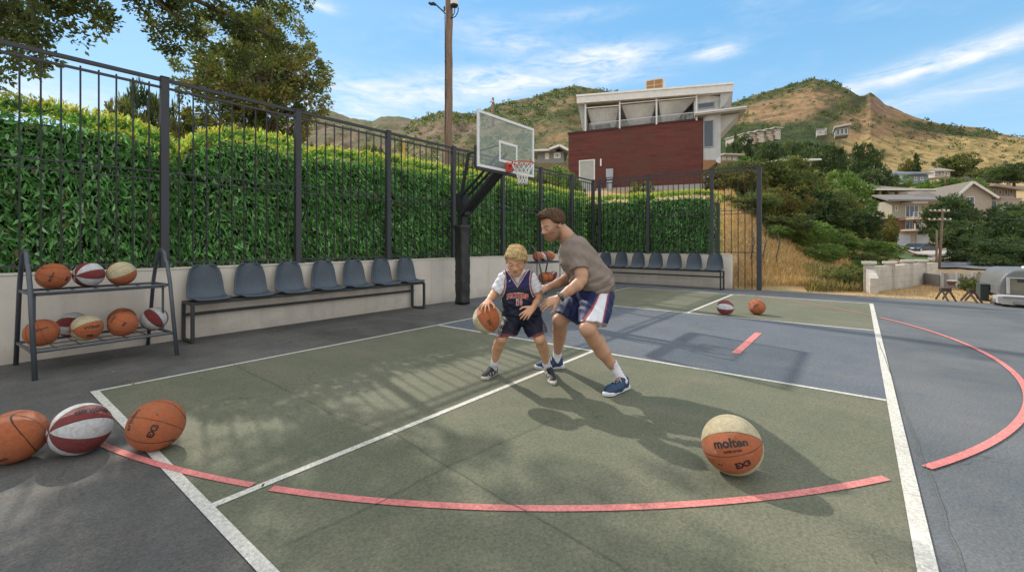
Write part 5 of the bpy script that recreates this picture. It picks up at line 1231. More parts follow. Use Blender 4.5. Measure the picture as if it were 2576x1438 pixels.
# pale house behind the utility pole
fr, e = house('pale weathered house partly hidden behind the utility pole and the fence', 1068, 425, 46, 10)
k = fr.k; cb(fr, 'wall', (.38, .36, .34), e, [(0, 66*k, 0, 7, -14*k, 16*k)]); mb = MB(); mb.col = (.36, .35, .34); fr.slab(mb, [(-4*k, -1, 14*k), (72*k, -1, 14*k), (56*k, 6, 36*k), (26*k, 6, 36*k)], .2); mb.build('roof', M['roofing'], e); window(fr, e, 30*k, 46*k, -.02, 0, 11*k, mull=1)
cb(fr, 'lower_garage', (.14, .12, .10), e, [(14*k, 50*k, -1.5, -.05, -20*k, -8*k)])
fr, e = house('low grey flat roof in the trees just right of the red house corner', 1812, 404, 58, 10)
k = fr.k; cb(fr, 'wall', (.30, .31, .31), e, [(0, 50*k, 0, 7, 0, 12*k)]); cb(fr, 'roof', (.38, .38, .37), e, [(-3*k, 54*k, -1, 7.5, 12.01*k, 15*k)])
for q in range(3): window(fr, e, (5+q*15)*k, (14+q*15)*k, -.01, 3*k, 10*k, fw=.12)
fr, e = house('small pale cottage with a gabled roof between the tall conifer tree and the gabled house', 2352, 446, 112, -8)
k = fr.k; cb(fr, 'wall', (.46, .43, .38), e, [(0, 34*k, 0, 7, 0, 16*k)]); mb = MB(); mb.col = (.26, .23, .20); fr.slab(mb, [(-3*k, -1, 15*k), (37*k, -1, 15*k), (34*k, 3, 28*k), (0, 3, 28*k)], .2); mb.build('roof', M['roofing'], e)
window(fr, e, 6*k, 14*k, -.01, 4*k, 12*k, fw=.15); window(fr, e, 20*k, 28*k, -.01, 4*k, 12*k, fw=.15)
fr, e = house('pale stucco house with brown roof above the trees near the right edge', 2425, 452, 128, 4)
k = fr.k; cb(fr, 'wall', (.44, .40, .35), e, [(0, 60*k, 0, 8, 0, 17*k)]); mb = MB(); mb.col = (.22, .18, .15); fr.slab(mb, [(-4*k, -1, 16*k), (64*k, -1, 16*k), (56*k, 3.5, 29*k), (6*k, 3.5, 29*k)], .25); mb.build('roof', M['roofing'], e)
for q in range(4): window(fr, e, (5+q*14)*k, (13+q*14)*k, -.01, 4*k, 13*k, fw=.15)
# ================================================================ block wall and lot
wp = [(2180, 745, 655), (2212, 728, 660), (2310, 706, 664), (2400, 693, 662)]
wt = thing('block_wall', 'curved pale concrete block wall with capped piers beside the dry lot', 'wall', PG(2250, 15))
wpts = [K(2200, 740, 12.7), K(2186, 732, 13.2), K(2238, 725, 14.1), K(2284, 719, 14.9), K(2319, 711, 16.2), K(2352, 690, 20.0)]
topy = [700, 669, 668, 663, 662, 660]
m, t, b, out = newmat('pale_block_masonry'); co = t.n('ShaderNodeTexCoord').outputs['Object']; n1 = t.noise(3, 5, .6, co); br = t.n('ShaderNodeSeparateXYZ'); t.l(co, br.inputs[0])
j = t.math('LESS_THAN', t.math('FRACT', t.math('MULTIPLY', br.outputs[2], 5.)), .08); c = t.mix(t.ramp(n1, .35, .65), (.40, .36, .31), (.52, .48, .42)); t.l(t.mix(t.math('MULTIPLY', j, .4), c, (.25, .22, .2)), b.inputs['Base Color']); b.inputs['Roughness'].default_value = .9; M['block'] = m
for i in range(len(wpts)-1):
    p, q = wpts[i], wpts[i+1]; zt0 = HC+(CY-topy[i])/F*p[1]; zt1 = HC+(CY-topy[i+1])/F*q[1]; dv = (q-p)[:2]; dv = dv/np.linalg.norm(dv); nv = np.array([-dv[1], dv[0]])*.1
    mb = MB(); vs = []
    for (r, zt) in ((p, zt0), (q, zt1)):
        for sg in (-1, 1):
            for z in (-.4, zt): vs.append(W(r[0]+sg*nv[0], r[1]+sg*nv[1], z))
    mb.add(vs, [[0, 1, 3, 2], [4, 6, 7, 5], [0, 4, 5, 1], [2, 3, 7, 6], [1, 5, 7, 3], [0, 2, 6, 4]]); mb.build('wall_panel', M['block'], wt)
    if i >= 1:
        mb = MB(); x, y, _ = W(p[0], p[1]); mb.box((x, y, zt0/2+.0), (.26, .26, zt0+.16)); pr = mb.build('pier', M['block'], wt); mb = MB(); mb.box((x, y, zt0+.10), (.36, .36, .07)); mb.build('pier_cap', M['wallcap'], pr)
w2 = thing('site_fence', 'low grey panel wall continuing right behind the bare lot towards the trailer', 'wall', PG(2400, 14.8))
pts = [K(2322, 682, 16.0), K(2370, 682, 15.0), K(2410, 682, 14.6), K(2450, 688, 14.2), K(2482, 692, 14.0)]
for i in range(len(pts)-1):
    p, q = W(pts[i][0], pts[i][1], .0), W(pts[i+1][0], pts[i+1][1], .0); zt = HC+(CY-686-i)/F*pts[i][1]
    mb = MB(); mb.col = (.27, .25, .24); mb.bar((p[0], p[1], zt/2-.1), (q[0], q[1], zt/2-.1), .06, zt+.2, up=(0, 0, 1)) if False else mb.add([(p[0], p[1], -.2), (q[0], q[1], -.2), (q[0], q[1], zt), (p[0], p[1], zt), (p[0]+.06, p[1]+.06, -.2), (q[0]+.06, q[1]+.06, -.2), (q[0]+.06, q[1]+.06, zt), (p[0]+.06, p[1]+.06, zt)], [[0, 1, 2, 3], [7, 6, 5, 4], [3, 2, 6, 7], [0, 3, 7, 4], [1, 5, 6, 2]])
    mb.build('fence_panel', M['generic'], w2); mb = MB(); mb.col = (.42, .40, .38); mb.box((p[0], p[1], zt/2), (.09, .09, zt+.12)); mb.build('fence_post', M['generic'], w2)
# street and driveway beyond
def gsheet(name, pts, col, mat='generic', lift=.03, n=10):
    mb = MB(); mb.col = col; (a, b, c, d) = pts
    g_ = [[None]*(n+1) for _ in range(n+1)]; vs = []
    for i in range(n+1):
        for j in range(n+1):
            u, v_ = i/n, j/n; px = (a[0]*(1-u)+b[0]*u)*(1-v_)+(d[0]*(1-u)+c[0]*u)*v_; dd_ = (a[1]*(1-u)+b[1]*u)*(1-v_)+(d[1]*(1-u)+c[1]*u)*v_
            vs.append(W((px-CX)/F*dd_, dd_, GH(px, dd_)+lift))
    mb.add(vs, [[i*(n+1)+j, (i+1)*(n+1)+j, (i+1)*(n+1)+j+1, i*(n+1)+j+1] for i in range(n) for j in range(n)]); o = mb.build(name, M[mat], None, smooth=True); o['kind'] = 'structure'; return o
gsheet('street', [(2330, 26), (2700, 24), (2640, 33), (2330, 33)], (.13, .13, .14), lift=.10)
gsheet('driveway', [(2380, 37), (2440, 36), (2380, 50), (2235, 50)], (.42, .37, .32), lift=.15)
gsheet('lawn', [(2230, 34), (2345, 33), (2290, 41), (2225, 42)], (.13, .19, .05), lift=.18)
gsheet('sidewalk', [(2330, 34.2), (2520, 33.5), (2515, 35.2), (2335, 35.8)], (.52, .46, .38), lift=.16)
# blue parked car
def car():
    d = 46.5; fr = Fr(2302, 633, d, 8); k = fr.k; e = thing('parked_car', 'dark blue car parked on the driveway in front of the garage', 'car', fr.base())
    L = 82*k; H = 21*k; w = 1.8
    prof = [(0, .25), (0, .62), (.12, .78), (.75, .90), (1.2, 1.42), (2.4, 1.45), (3.0, .98), (3.45, .86), (3.55, .5), (3.5, .25)]
    sx_, sz_ = L/3.55, H/1.45*1.0
    mb = MB(); mb.col = (.022, .05, .095); fr.poly(mb, [(u*sx_, z*sz_) for u, z in prof], (0, w)); o = mb.build('body', M['paint'], e); md = o.modifiers.new('bev', 'BEVEL'); md.width = .06; md.segments = 2
    mb = MB(); fr.poly(mb, [(u*sx_, z*sz_) for u, z in ((.88, .93), (1.25, 1.36), (1.75, 1.38), (1.75, .93))], (-.01, w+.01)); mb.build('side_window', M['glass'], e)
    mb = MB(); fr.poly(mb, [(u*sx_, z*sz_) for u, z in ((1.83, .93), (1.83, 1.38), (2.35, 1.36), (2.8, .97))], (-.01, w+.01)); mb.build('side_window', M['glass'], e)
    mb = MB(); mb.col = (.12, .32, .42); fr.box(mb, .2*sx_, .7*sx_, -.02, .0, .5*sz_, .72*sz_)
    mb.build('door_panel', M['paint'], e)
    for u in (.7, 2.85):
        for n in (-.06, w-.14):
            mb = MB(); c_ = fr.p(u*sx_, n, .33*sz_); c2 = fr.p(u*sx_, n+.2, .33*sz_); mb.tube([c_, c2], .33*sz_, 18); wh = mb.build('wheel', M['pad'], e)
            mb = MB(); mb.tube([fr.p(u*sx_, n-.012, .33*sz_), fr.p(u*sx_, n+.1, .33*sz_)], .2*sz_, 14); mb.build('rim', M['bolt'], wh)
    for z in (.66,):
        mb = MB(); mb.col = (.7, .7, .7); fr.box(mb, -.02, .15, .1, .5, z*sz_-.08, z*sz_+.05); mb.build('headlight', M['paint'], e)
        mb = MB(); mb.col = (.7, .7, .7); fr.box(mb, -.02, .15, w-.5, w-.1, z*sz_-.08, z*sz_+.05); mb.build('headlight', M['paint'], e)
car()
# red mower / kerbside machine and pots
for i, (px, lab) in enumerate(((2431, 'small red machine standing on the kerb beyond the panel wall'),)):
    fr = Fr(px-9, 664, 34, 0); k = fr.k; e = thing('garden_cart', lab, 'garden cart', fr.base())
    cb(fr, 'tray', (.38, .05, .03), e, [(0, 15*k, 0, .5, 4*k, 8*k)]); cb(fr, 'upright', (.40, .06, .03), e, [(9*k, 12*k, .1, .4, 8*k, 15*k)])
    for u in (3, 13):
        mb = MB(); mb.tube([fr.p(u*k, -.03, 2.5*k), fr.p(u*k, .07, 2.5*k)], 2.5*k, 12); mb.build('wheel', M['pad'], e)
for px, lab in ((2474, 'pale rounded bin left of its twin beyond the panel wall'), (2485, 'pale rounded bin right of its twin beyond the panel wall')):
    fr = Fr(px-3.5, 677, 30, 0); k = fr.k; e = thing('litter_bin', lab, 'bin', fr.base(), 'pale bins at the street')
    mb = MB(); mb.col = (.42, .42, .41); c_ = fr.p(3.5*k, .2, 0); mb.tube([c_, (c_[0], c_[1], c_[2]+10*k)], [3.3*k, 3.8*k], 16); mb.build('body', M['generic'], e)
    mb = MB(); mb.col = (.55, .54, .52); mb.tube([(c_[0], c_[1], c_[2]+10*k), (c_[0], c_[1], c_[2]+12.5*k), (c_[0], c_[1], c_[2]+14*k)], [4.2*k, 3.6*k, 1.5*k], 16); mb.build('lid', M['generic'], e)
# planter and plants
fr = Fr(2410, 722, 13.9, 0); k = fr.k; e = thing('planter_bowl', 'rust-brown hanging bowl planter with white rim in front of the low panel wall', 'planter', fr.base())
mb = MB(); mb.col = (.20, .10, .06); c_ = fr.p(8*k, .3, 3*k); mb.tube([c_, (c_[0], c_[1], c_[2]+10*k)], [6*k, 10*k], 18); mb.build('bowl', M['generic'], e)
mb = MB(); mb.col = (.6, .58, .54); mb.tube([(c_[0], c_[1], c_[2]+10*k), (c_[0], c_[1], c_[2]+12*k)], 10.5*k, 18); mb.build('rim', M['generic'], e)
mb = MB(); mb.col = (.3, .3, .3); mb.tube([(c_[0], c_[1], c_[2]+10*k), (c_[0], c_[1], c_[2]+40*k)], .6*k, 6); mb.build('pole', M['generic'], e)
tree('olivebush', 'wispy weedy shrub beside the bowl planter at the low panel wall', 2440, 0, 680, 13.6, 34, cat='bush', name='shrub')
tree('grey', 'pale dry shrub at the right end of the low panel wall', 2470, 0, 672, 14.6, 34, cat='bush', name='shrub')
tree('darkbush', 'small dark plant at the nose of the trailer', 2480, 0, 700, 12.6, 26, cat='bush', name='shrub')
# trailer
def trailer():
    d = 10.5; fr = Fr(2508, 765, d, -38); k = fr.k; e = thing('camper_trailer', 'silver-grey rounded camper trailer cut off by the right edge of the photo', 'trailer', fr.base())
    L = 4.8; H = 88*k
    def prof(n0, n1):
        pts = [(0, 22*k), (2*k, 30*k)]+[(14*k+ -12*k*math.cos(q), 34*k+(H-34*k)*math.sin(q)*1.0) if False else (2*k+34*k*(1-math.cos(q)), 34*k+(H-34*k)*math.sin(q)) for q in np.linspace(.05, math.pi/2, 9)]+[(L, H), (L, 22*k)]
        return pts
    m_al = pm('brushed_trailer_metal', (.16, .16, .16), .5, .15, 3, .05, 60, metal=.3)
    mb = MB(); fr.poly(mb, prof(0, 0), (0, 2.1)); o = mb.build('body', m_al, e); md = o.modifiers.new('bev', 'BEVEL'); md.width = .12; md.segments = 3; md.limit_method = 'ANGLE'
    mb = MB(); mb.col = (.17, .15, .10); fr.box(mb, 22*k, L-.3, -.02, -.001, 36*k, 66*k); w_ = mb.build('window_band', M['generic'], e)
    mb = MB(); fr.box(mb, 34*k, L-.4, -.03, -.021, 57*k, 65*k); mb.build('window_shade', M['pad'], w_)
    mb = MB(); mb.col = (.42, .41, .39); fr.box(mb, 16*k, 21*k, -.06, -.001, 28*k, 68*k); fr.box(mb, 16*k, L, -.05, -.021, 66.2*k, 69*k); mb.build('window_trim', M['generic'], w_)
    mb = MB(); mb.col = (.38, .36, .35); fr.box(mb, -8*k, L, -.5, -.03, 8*k, 24*k); fr.box(mb, 0, L, -.55, -.04, 24.2*k, 26*k); mb.build('lower_skirt', M['generic'], e)
    mb = MB(); mb.col = (.30, .29, .28); mb.bar(fr.p(-12*k, -.3, 14*k), fr.p(40*k, -.6, 10*k), .06, .06); mb.tube([fr.p(38*k, -.7, 14*k), fr.p(60*k, -.8, 4*k), fr.p(86*k, -.85, 2*k)], .02, 8); mb.build('tow_bar', M['generic'], e)
    for u in (1.9, 2.9):
        mb = MB(); mb.tube([fr.p(u, -.1, .33), fr.p(u, .12, .33)], .33, 22); wh = mb.build('wheel', M['pad'], e); mb = MB(); mb.tube([fr.p(u, -.12, .33), fr.p(u, .0, .33)], .16, 16); mb.build('rim', M['bolt'], wh)
    mb = MB(); mb.col = (.7, .69, .66); fr.box(mb, 66*k, 80*k, .7, 1.2, H+.001, H+5*k); mb.build('roof_vent', M['generic'], e)
    mb = MB(); mb.col = (.06, .05, .05); fr.box(mb, -8*k, 3*k, -.2, .2, 0, 13*k); mb.build('jockey_wheel_box', M['generic'], e)
    fr2 = fr
    e2 = thing('dark_crate', 'dark crate tucked under the nose of the silver trailer', 'crate', fr.p(-14*k, .9, 20*k)); cb(fr, 'body', (.03, .045, .04), e2, [(-16*k, 0, .8, 1.3, 0, 42*k)])
    cb(fr, 'lid', (.04, .06, .05), e2, [(-16.5*k, .5*k, .78, 1.32, 42.01*k, 44*k)])
trailer()
# sawhorses
for (px, d, wdt, lab) in ((2403, 11.0, 34, 'dark wooden sawhorse standing alone on the edge of the dirt lot'), (2470, 10.7, 22, 'dark wooden sawhorse against the nose of the silver trailer')):
    fr = Fr(px-wdt/2, CY+F*HC/d, d, 0); k = fr.k; e = thing('sawhorse', lab, 'sawhorse', fr.base(), 'wooden sawhorses'); w_ = wdt*k; h_ = 27*k
    mb = MB(); mb.col = (.05, .032, .022); mb.bar(fr.p(w_*.12, .25, h_), fr.p(w_*.88, .25, h_), .07, .09); mb.build('beam', M['generic'], e)
    for u, du in ((.2, -.2), (.25, .22), (.78, -.22), (.8, .2)):
        for n in ((0,) if du < 0 else (.5,)):
            mb = MB(); mb.col = (.05, .032, .022); mb.bar(fr.p(w_*u, .25, h_), fr.p(w_*(u+du), n, 0), .022, .04); mb.build('leg', M['generic'], e)
# ================================================================ poles and wires
def upole():
    d = 18.; p = K(1128, 0, d); x, y, _ = W(p[0], p[1]); zt = HC+(CY+60)/F*d; e = thing('utility_pole', 'tall weathered wooden utility pole with lamp arm and transformer behind the hedge', 'utility pole', (x, y, GH(1128, d)))
    k = d/F
    mb = MB(); n_ = 14; n_ = 60; mb.tube([(x+.012*math.sin(i*.4)+.0035*(i-n_*.5)*.4, y+.012*math.cos(i*.7), 1+(zt-1)*i/(n_-1)) for i in range(n_)], [(.19-.05*i/(n_-1))*(1+random.uniform(-.035, .035)) for i in range(n_)], 18); mb.build('pole', M['polewood'], e, smooth=True)
    def q(px, py, dd=0): return W((px-CX)/F*(d+dd), d+dd, HC+(CY-py)/F*d)
    mb = MB(); mb.tube([q(1120, 42, -.2), q(1117, 38, -.22), q(1097, 21, -.25)], .028, 8); mb.build('lamp_arm', M['black'], e)
    mb = MB(); mb.tube([q(1096, 21, -.25), q(1090, 18, -.25), q(1084, 19, -.25), q(1079, 16, -.25)], [.05, .07, .06, .045], 10); mb.build('lamp_head', M['black'], e)
    mb = MB(); mb.tube([q(1143, 20, -.2), q(1143, 0, -.2), q(1143, -22, -.2)], [.155, .165, .16], 18); tr_ = mb.build('transformer', M['white'], e); mb = MB(); mb.tube([q(1143, 24, -.2), q(1143, 20.05, -.2)], [.13, .16], 18); mb.build('transformer_base', M['black'], tr_)
    mb = MB(); mb.tube([q(1144, 24, -.2), q(1144, 33, -.2), q(1143, 40, -.2), q(1138, 46, -.15), q(1134, 49, -.1)], .018, 8); mb.tube([q(1153, 28, -.25), q(1152, 38, -.22), q(1146, 48, -.2), q(1136, 50, -.1)], .02, 8); mb.build('drop_cable', M['black'], e)
    mb = MB(); mb.tube([q(1119.5, 40, -.15), q(1120, 200, -.15), q(1122, 420, -.15)], .016, 6); mb.build('conduit', M['black'], e)
    mb = MB()
    for yy in (52, 160, 205, 244, 300): mb.tube([q(1118.5, yy, -.2), q(1121, yy, -.2)], .02, 6)
    mb.tube([q(1117.5, 24, -.2), q(1118, 34, -.2)], .035, 8); mb.build('step_peg', M['black'], e)
upole()
def pole2(px, y0, y1, d, r, label, arms=(), lean=0, name='utility_pole'):
    b_ = K(px, y1, d); t_ = K(px+lean, y0, d); e = thing(name, label, 'utility pole', W(*b_)); mb = MB(); mb.tube([W(*b_), W(*((b_+t_)/2)), W(*t_)], [r, r*.85, r*.7], 10); mb.build('pole', M['polewood'], e, smooth=True)
    for (ya, x0, x1, tilt) in arms: mb = MB(); mb.bar(P(x0, ya+tilt, d-.2), P(x1, ya-tilt, d-.2), .07, .08); ar = mb.build('crossarm', M['polewood'], e); mb = MB(); [mb.tube([P(x, ya-.5, d-.2), P(x, ya-4, d-.2)], .05, 6) for x in np.linspace(x0+2, x1-2, 5)]; mb.build('insulator', M['white'], ar)
    return e
pole2(2362, 525, 684, 26, .075, 'leaning wooden pole with two crossarms among the trees at right', [(531, 2338, 2388, -1), (553, 2335, 2392, 0)], lean=10)
pole2(2356, 578, 684, 25, .06, 'short wooden stub pole left of the leaning crossarm pole', [])
pole2(1240, 246, 318, 60, .22, 'small distant pole on the hill crest left of the backboard top', [(257, 1232, 1242, 0)])
pole2(2378, 430, 470, 100, .12, 'tiny thin pole in front of the blue-grey house', [])
e = thing('marker_pole', 'thin yellow pole rising above the hedge left of the utility pole', 'pole', P(1016, 440, 19)); mb = MB(); mb.col = (.55, .34, .06); mb.tube([P(1016, 440, 19), P(1016, 353, 19)], .055, 10); mb.build('pole', M['generic'], e)
mb = MB(); mb.col = (.62, .40, .09); mb.tube([P(1016, 353, 19), P(1016, 350, 19)], [.06, .03], 10); mb.build('pole_cap', M['generic'], e)
def wire(label, p0, p1, sag, r):
    mb = MB(); p0, p1 = Vector(p0), Vector(p1); n = 24; mb.tube([p0.lerp(p1, i/n)-Vector((0, 0, sag*4*(i/n)*(1-i/n))) for i in range(n+1)], r, 5)
    o = mb.build('power_line', M['rack'], None); props(o, label, 'wire'); return o
wire('thin wire running right from the crossarm pole across the dark trees, upper', P(2388, 531, 26), P(2700, 545, 24), .3, .010)
wire('thin wire running right from the stub pole across the dark trees, lower', P(2362, 588, 25), P(2700, 612, 24), .3, .011)
wire('thin pale wire crossing in front of the golden slope towards the right edge', P(2230, 425, 70), P(2700, 462, 60), .5, .03)
# ================================================================ figures: one continuous surface per body, grown from a distance field
class Field:
    def __init__(s, lo, hi, vox):
        s.lo = np.array(lo, float); s.vox = vox; s.n = np.ceil((np.array(hi)-s.lo)/vox).astype(int)+1
        s.f = np.full(s.n, .25, np.float32)
    def sub(s, lo, hi):
        i0 = np.clip(np.floor((np.array(lo)-s.lo)/s.vox).astype(int), 0, s.n-1); i1 = np.clip(np.ceil((np.array(hi)-s.lo)/s.vox).astype(int)+1, 1, s.n)
        sl = tuple(slice(a, b) for a, b in zip(i0, i1)); g = [(s.lo[k]+np.arange(i0[k], i1[k])*s.vox).astype(np.float32) for k in range(3)]
        return sl, g[0][:, None, None], g[1][None, :, None], g[2][None, None, :]
    def smin(s, sl, d, k):
        a = s.f[sl]
        if k > 0: h = np.clip(.5+.5*(a-d)/k, 0, 1); s.f[sl] = a*(1-h)+d*h-k*h*(1-h)
        else: s.f[sl] = np.minimum(a, d)
    def cone(s, p, q, r0, r1=None, k=.015, flat=None, sub=False):
        """tapered limb segment; flat=(axis vector, factor) squeezes it along an axis"""
        p, q = np.array(p, float), np.array(q, float); r1 = r0 if r1 is None else r1; R = max(r0, r1)*(1.0 if flat is None else 1.3)+k+.03
        sl, x, y, z = s.sub(np.minimum(p, q)-R, np.maximum(p, q)+R); v = q-p; L2 = max(float(v@v), 1e-9)
        t_ = np.clip(((x-p[0])*v[0]+(y-p[1])*v[1]+(z-p[2])*v[2])/L2, 0, 1); dx, dy, dz = x-p[0]-t_*v[0], y-p[1]-t_*v[1], z-p[2]-t_*v[2]
        if flat is not None:
            ax = np.array(flat[0], float); ax /= np.linalg.norm(ax); m_ = (dx*ax[0]+dy*ax[1]+dz*ax[2])*(1/flat[1]-1); dx, dy, dz = dx+m_*ax[0], dy+m_*ax[1], dz+m_*ax[2]
            d = (np.sqrt(dx*dx+dy*dy+dz*dz)-(r0+(r1-r0)*t_))*min(1, flat[1]*1.15)
        else: d = np.sqrt(dx*dx+dy*dy+dz*dz)-(r0+(r1-r0)*t_)
        if sub: a = s.f[sl]; h = np.clip(.5-.5*(a+d)/k, 0, 1); s.f[sl] = a*(1-h)-d*h+k*h*(1-h)
        else: s.smin(sl, d, k)
        return s
    def chain(s, pts, rs, k=.015, flat=None):
        for i in range(len(pts)-1): s.cone(pts[i], pts[i+1], rs[i], rs[i+1], k, flat)
        return s
    def ell(s, c, rad, B=None, k=.015, sub=False):
        c = np.array(c, float); B = np.eye(3) if B is None else B; R = max(rad)+k+.03; sl, x, y, z = s.sub(c-R, c+R); x, y, z = x-c[0], y-c[1], z-c[2]
        l = [x*B[i][0]+y*B[i][1]+z*B[i][2] for i in range(3)]; q = np.sqrt(sum((l[i]/rad[i])**2 for i in range(3))); q2 = np.sqrt(sum((l[i]/rad[i]**2)**2 for i in range(3)))
        d = q*(q-1)/np.maximum(q2, 1e-6)
        if sub: a = s.f[sl]; h = np.clip(.5-.5*(a+d)/k, 0, 1); s.f[sl] = a*(1-h)-d*h+k*h*(1-h)
        else: s.smin(sl, d, k)
        return s
    def like(s): o = Field(s.lo, s.lo+1e-6, s.vox); o.n = s.n; o.f = np.full(s.n, .25, np.float32); return o
    def merge(s, o, k=.02): s.smin(tuple(slice(None) for _ in range(3)), o.f, k); return s
    def grid(s): return s.sub(s.lo, s.lo+s.n*s.vox)
    def cut(s, p, n):
        """keep the side the normal points away from"""
        n = np.array(n, float)/np.linalg.norm(n); sl, x, y, z = s.grid(); s.f = np.maximum(s.f, ((x-p[0])*n[0]+(y-p[1])*n[1]+(z-p[2])*n[2]).astype(np.float32)); return s
    def add(s, fn): sl, x, y, z = s.grid(); s.f = s.f+fn(x, y, z).astype(np.float32); return s
    def mesh(s):
        """surface nets"""
        f = s.f; f[0], f[-1], f[:, 0], f[:, -1], f[:, :, 0], f[:, :, -1] = .1, .1, .1, .1, .1, .1
        ins = f < 0; c = np.zeros(np.array(f.shape)-1, np.uint8)
        for i in (0, 1):
            for j in (0, 1):
                for k in (0, 1): c += ins[i:f.shape[0]-1+i, j:f.shape[1]-1+j, k:f.shape[2]-1+k]
        act = np.argwhere((c > 0) & (c < 8)); idx = -np.ones(c.shape, np.int32); idx[tuple(act.T)] = np.arange(len(act)); acc = np.zeros((len(act), 3)); cnt = np.zeros(len(act))
        cor = [(i, j, k) for i in (0, 1) for j in (0, 1) for k in (0, 1)]
        for a in cor:
            for ax in range(3):
                if a[ax] == 1: continue
                b = list(a); b[ax] = 1; fa = f[tuple((act+a).T)]; fb = f[tuple((act+b).T)]; m_ = (fa < 0) != (fb < 0); t_ = np.where(m_, fa/np.where(m_, fa-fb, 1), 0)
                p = np.array(a, float)[None, :].repeat(len(act), 0); p[:, ax] += t_; acc[m_] += p[m_]; cnt[m_] += 1
        v = s.lo+(act+acc/cnt[:, None])*s.vox; F_ = []
        for ax in range(3):
            u, w_ = (ax+1) % 3, (ax+2) % 3; sl0 = [slice(None)]*3; sl1 = [slice(None)]*3; sl0[ax] = slice(0, -1); sl1[ax] = slice(1, None)
            ed = np.argwhere(ins[tuple(sl0)] != ins[tuple(sl1)]); e0 = ins[tuple(ed.T)]
            eu, ew = np.zeros(3, int), np.zeros(3, int); eu[u] = 1; ew[w_] = 1
            q = np.stack([idx[tuple((ed-eu-ew).T)], idx[tuple((ed-ew).T)], idx[tuple(ed.T)], idx[tuple((ed-eu).T)]], 1)
            q[~e0] = q[~e0][:, ::-1]; F_.append(q)
        return v, np.vstack(F_)
def relax(v, f, it=1, lam=.5):
    e = np.vstack([f[:, [0, 1]], f[:, [1, 2]], f[:, [2, 3]], f[:, [3, 0]]])
    for _ in range(it):
        acc = np.zeros_like(v); n = np.zeros(len(v)); np.add.at(acc, e[:, 0], v[e[:, 1]]); np.add.at(acc, e[:, 1], v[e[:, 0]]); np.add.at(n, e[:, 0], 1); np.add.at(n, e[:, 1], 1)
        v = v*(1-lam)+acc/n[:, None]*lam
    return v
def proj(v): return CX+F*v[:, 0]/v[:, 1], CY-F*(v[:, 2]-HC)/v[:, 1]
def skinobj(name, fld, mat, parent, colf, it=1):
    v, f = fld.mesh(); v = relax(v, f, it); c = colf(v); w_ = Wn(v)-np.array(root_loc(parent))
    return link(name, raw_mesh(name, w_, f[:, ::-1] if False else f, cols=c, smooth=True, mats=[M[mat]]), parent)
def unit(v): v = np.array(v, float); return v/np.linalg.norm(v)
def headframe(f, up):
    f = unit(f); up = np.array(up, float); up = unit(up-f*(up@f)); s_ = np.cross(f, up); return np.array([s_, f, up])   # rows: side, forward, up
def add_head(fl, C, B, S, chin=1.0, nose=1.0, ear=1.0):
    """head of height S (chin to crown) about its centre"""
    def w(x, y, z): return C+S*(B[0]*x+B[1]*y+B[2]*z)
    def R(*r): return [S*q for q in r]
    fl.ell(w(0, -.06, .14), R(.325, .40, .345), B, .01); fl.ell(w(0, .10, -.12), R(.255, .27, .33), B, .03*S/.3)
    fl.ell(w(0, .20, -.30), R(.17*chin, .17, .17), B, .03); fl.ell(w(0, .27, -.41), R(.085*chin, .08, .075), B, .02)
    for sg in (-1, 1):
        fl.cone(w(sg*.20, -.02, -.20), w(sg*.10, .20, -.38), .075*S, .07*S, .03)          # jaw
        fl.ell(w(sg*.155, .235, -.09), R(.10, .09, .09), B, .02)                           # cheekbone
        fl.cone(w(sg*.03, .335, .055), w(sg*.19, .265, .065), .042*S, .036*S, .014)        # brow
        fl.ell(w(sg*.125, .385, -.015), R(.068, .06, .045), B, .018, sub=True)             # socket
        fl.ell(w(sg*.125, .305, -.012), R(.062, .05, .040), B, .006)                       # eyelid
        fl.ell(w(sg*.325, -.04, -.03), R(.035, .075*ear, .12*ear), B, .008); fl.ell(w(sg*.35, -.02, -.02), R(.02, .035, .06), B, .006, sub=True)
    fl.cone(w(0, .335, .03), w(0, .43*nose, -.115), .030*S, .050*S, .016); fl.ell(w(-.045, .385, -.135), R(.035, .04, .03), B, .01); fl.ell(w(.045, .385, -.135), R(.035, .04, .03), B, .01)
    fl.cone(w(-.075, .345, -.222), w(.075, .345, -.222), .026*S, .026*S, .01); fl.cone(w(-.06, .345, -.268), w(.06, .345, -.268), .030*S, .030*S, .01)
    fl.cone(w(-.085, .372, -.246), w(.085, .372, -.246), .009*S, .009*S, .006, sub=True)
    return w
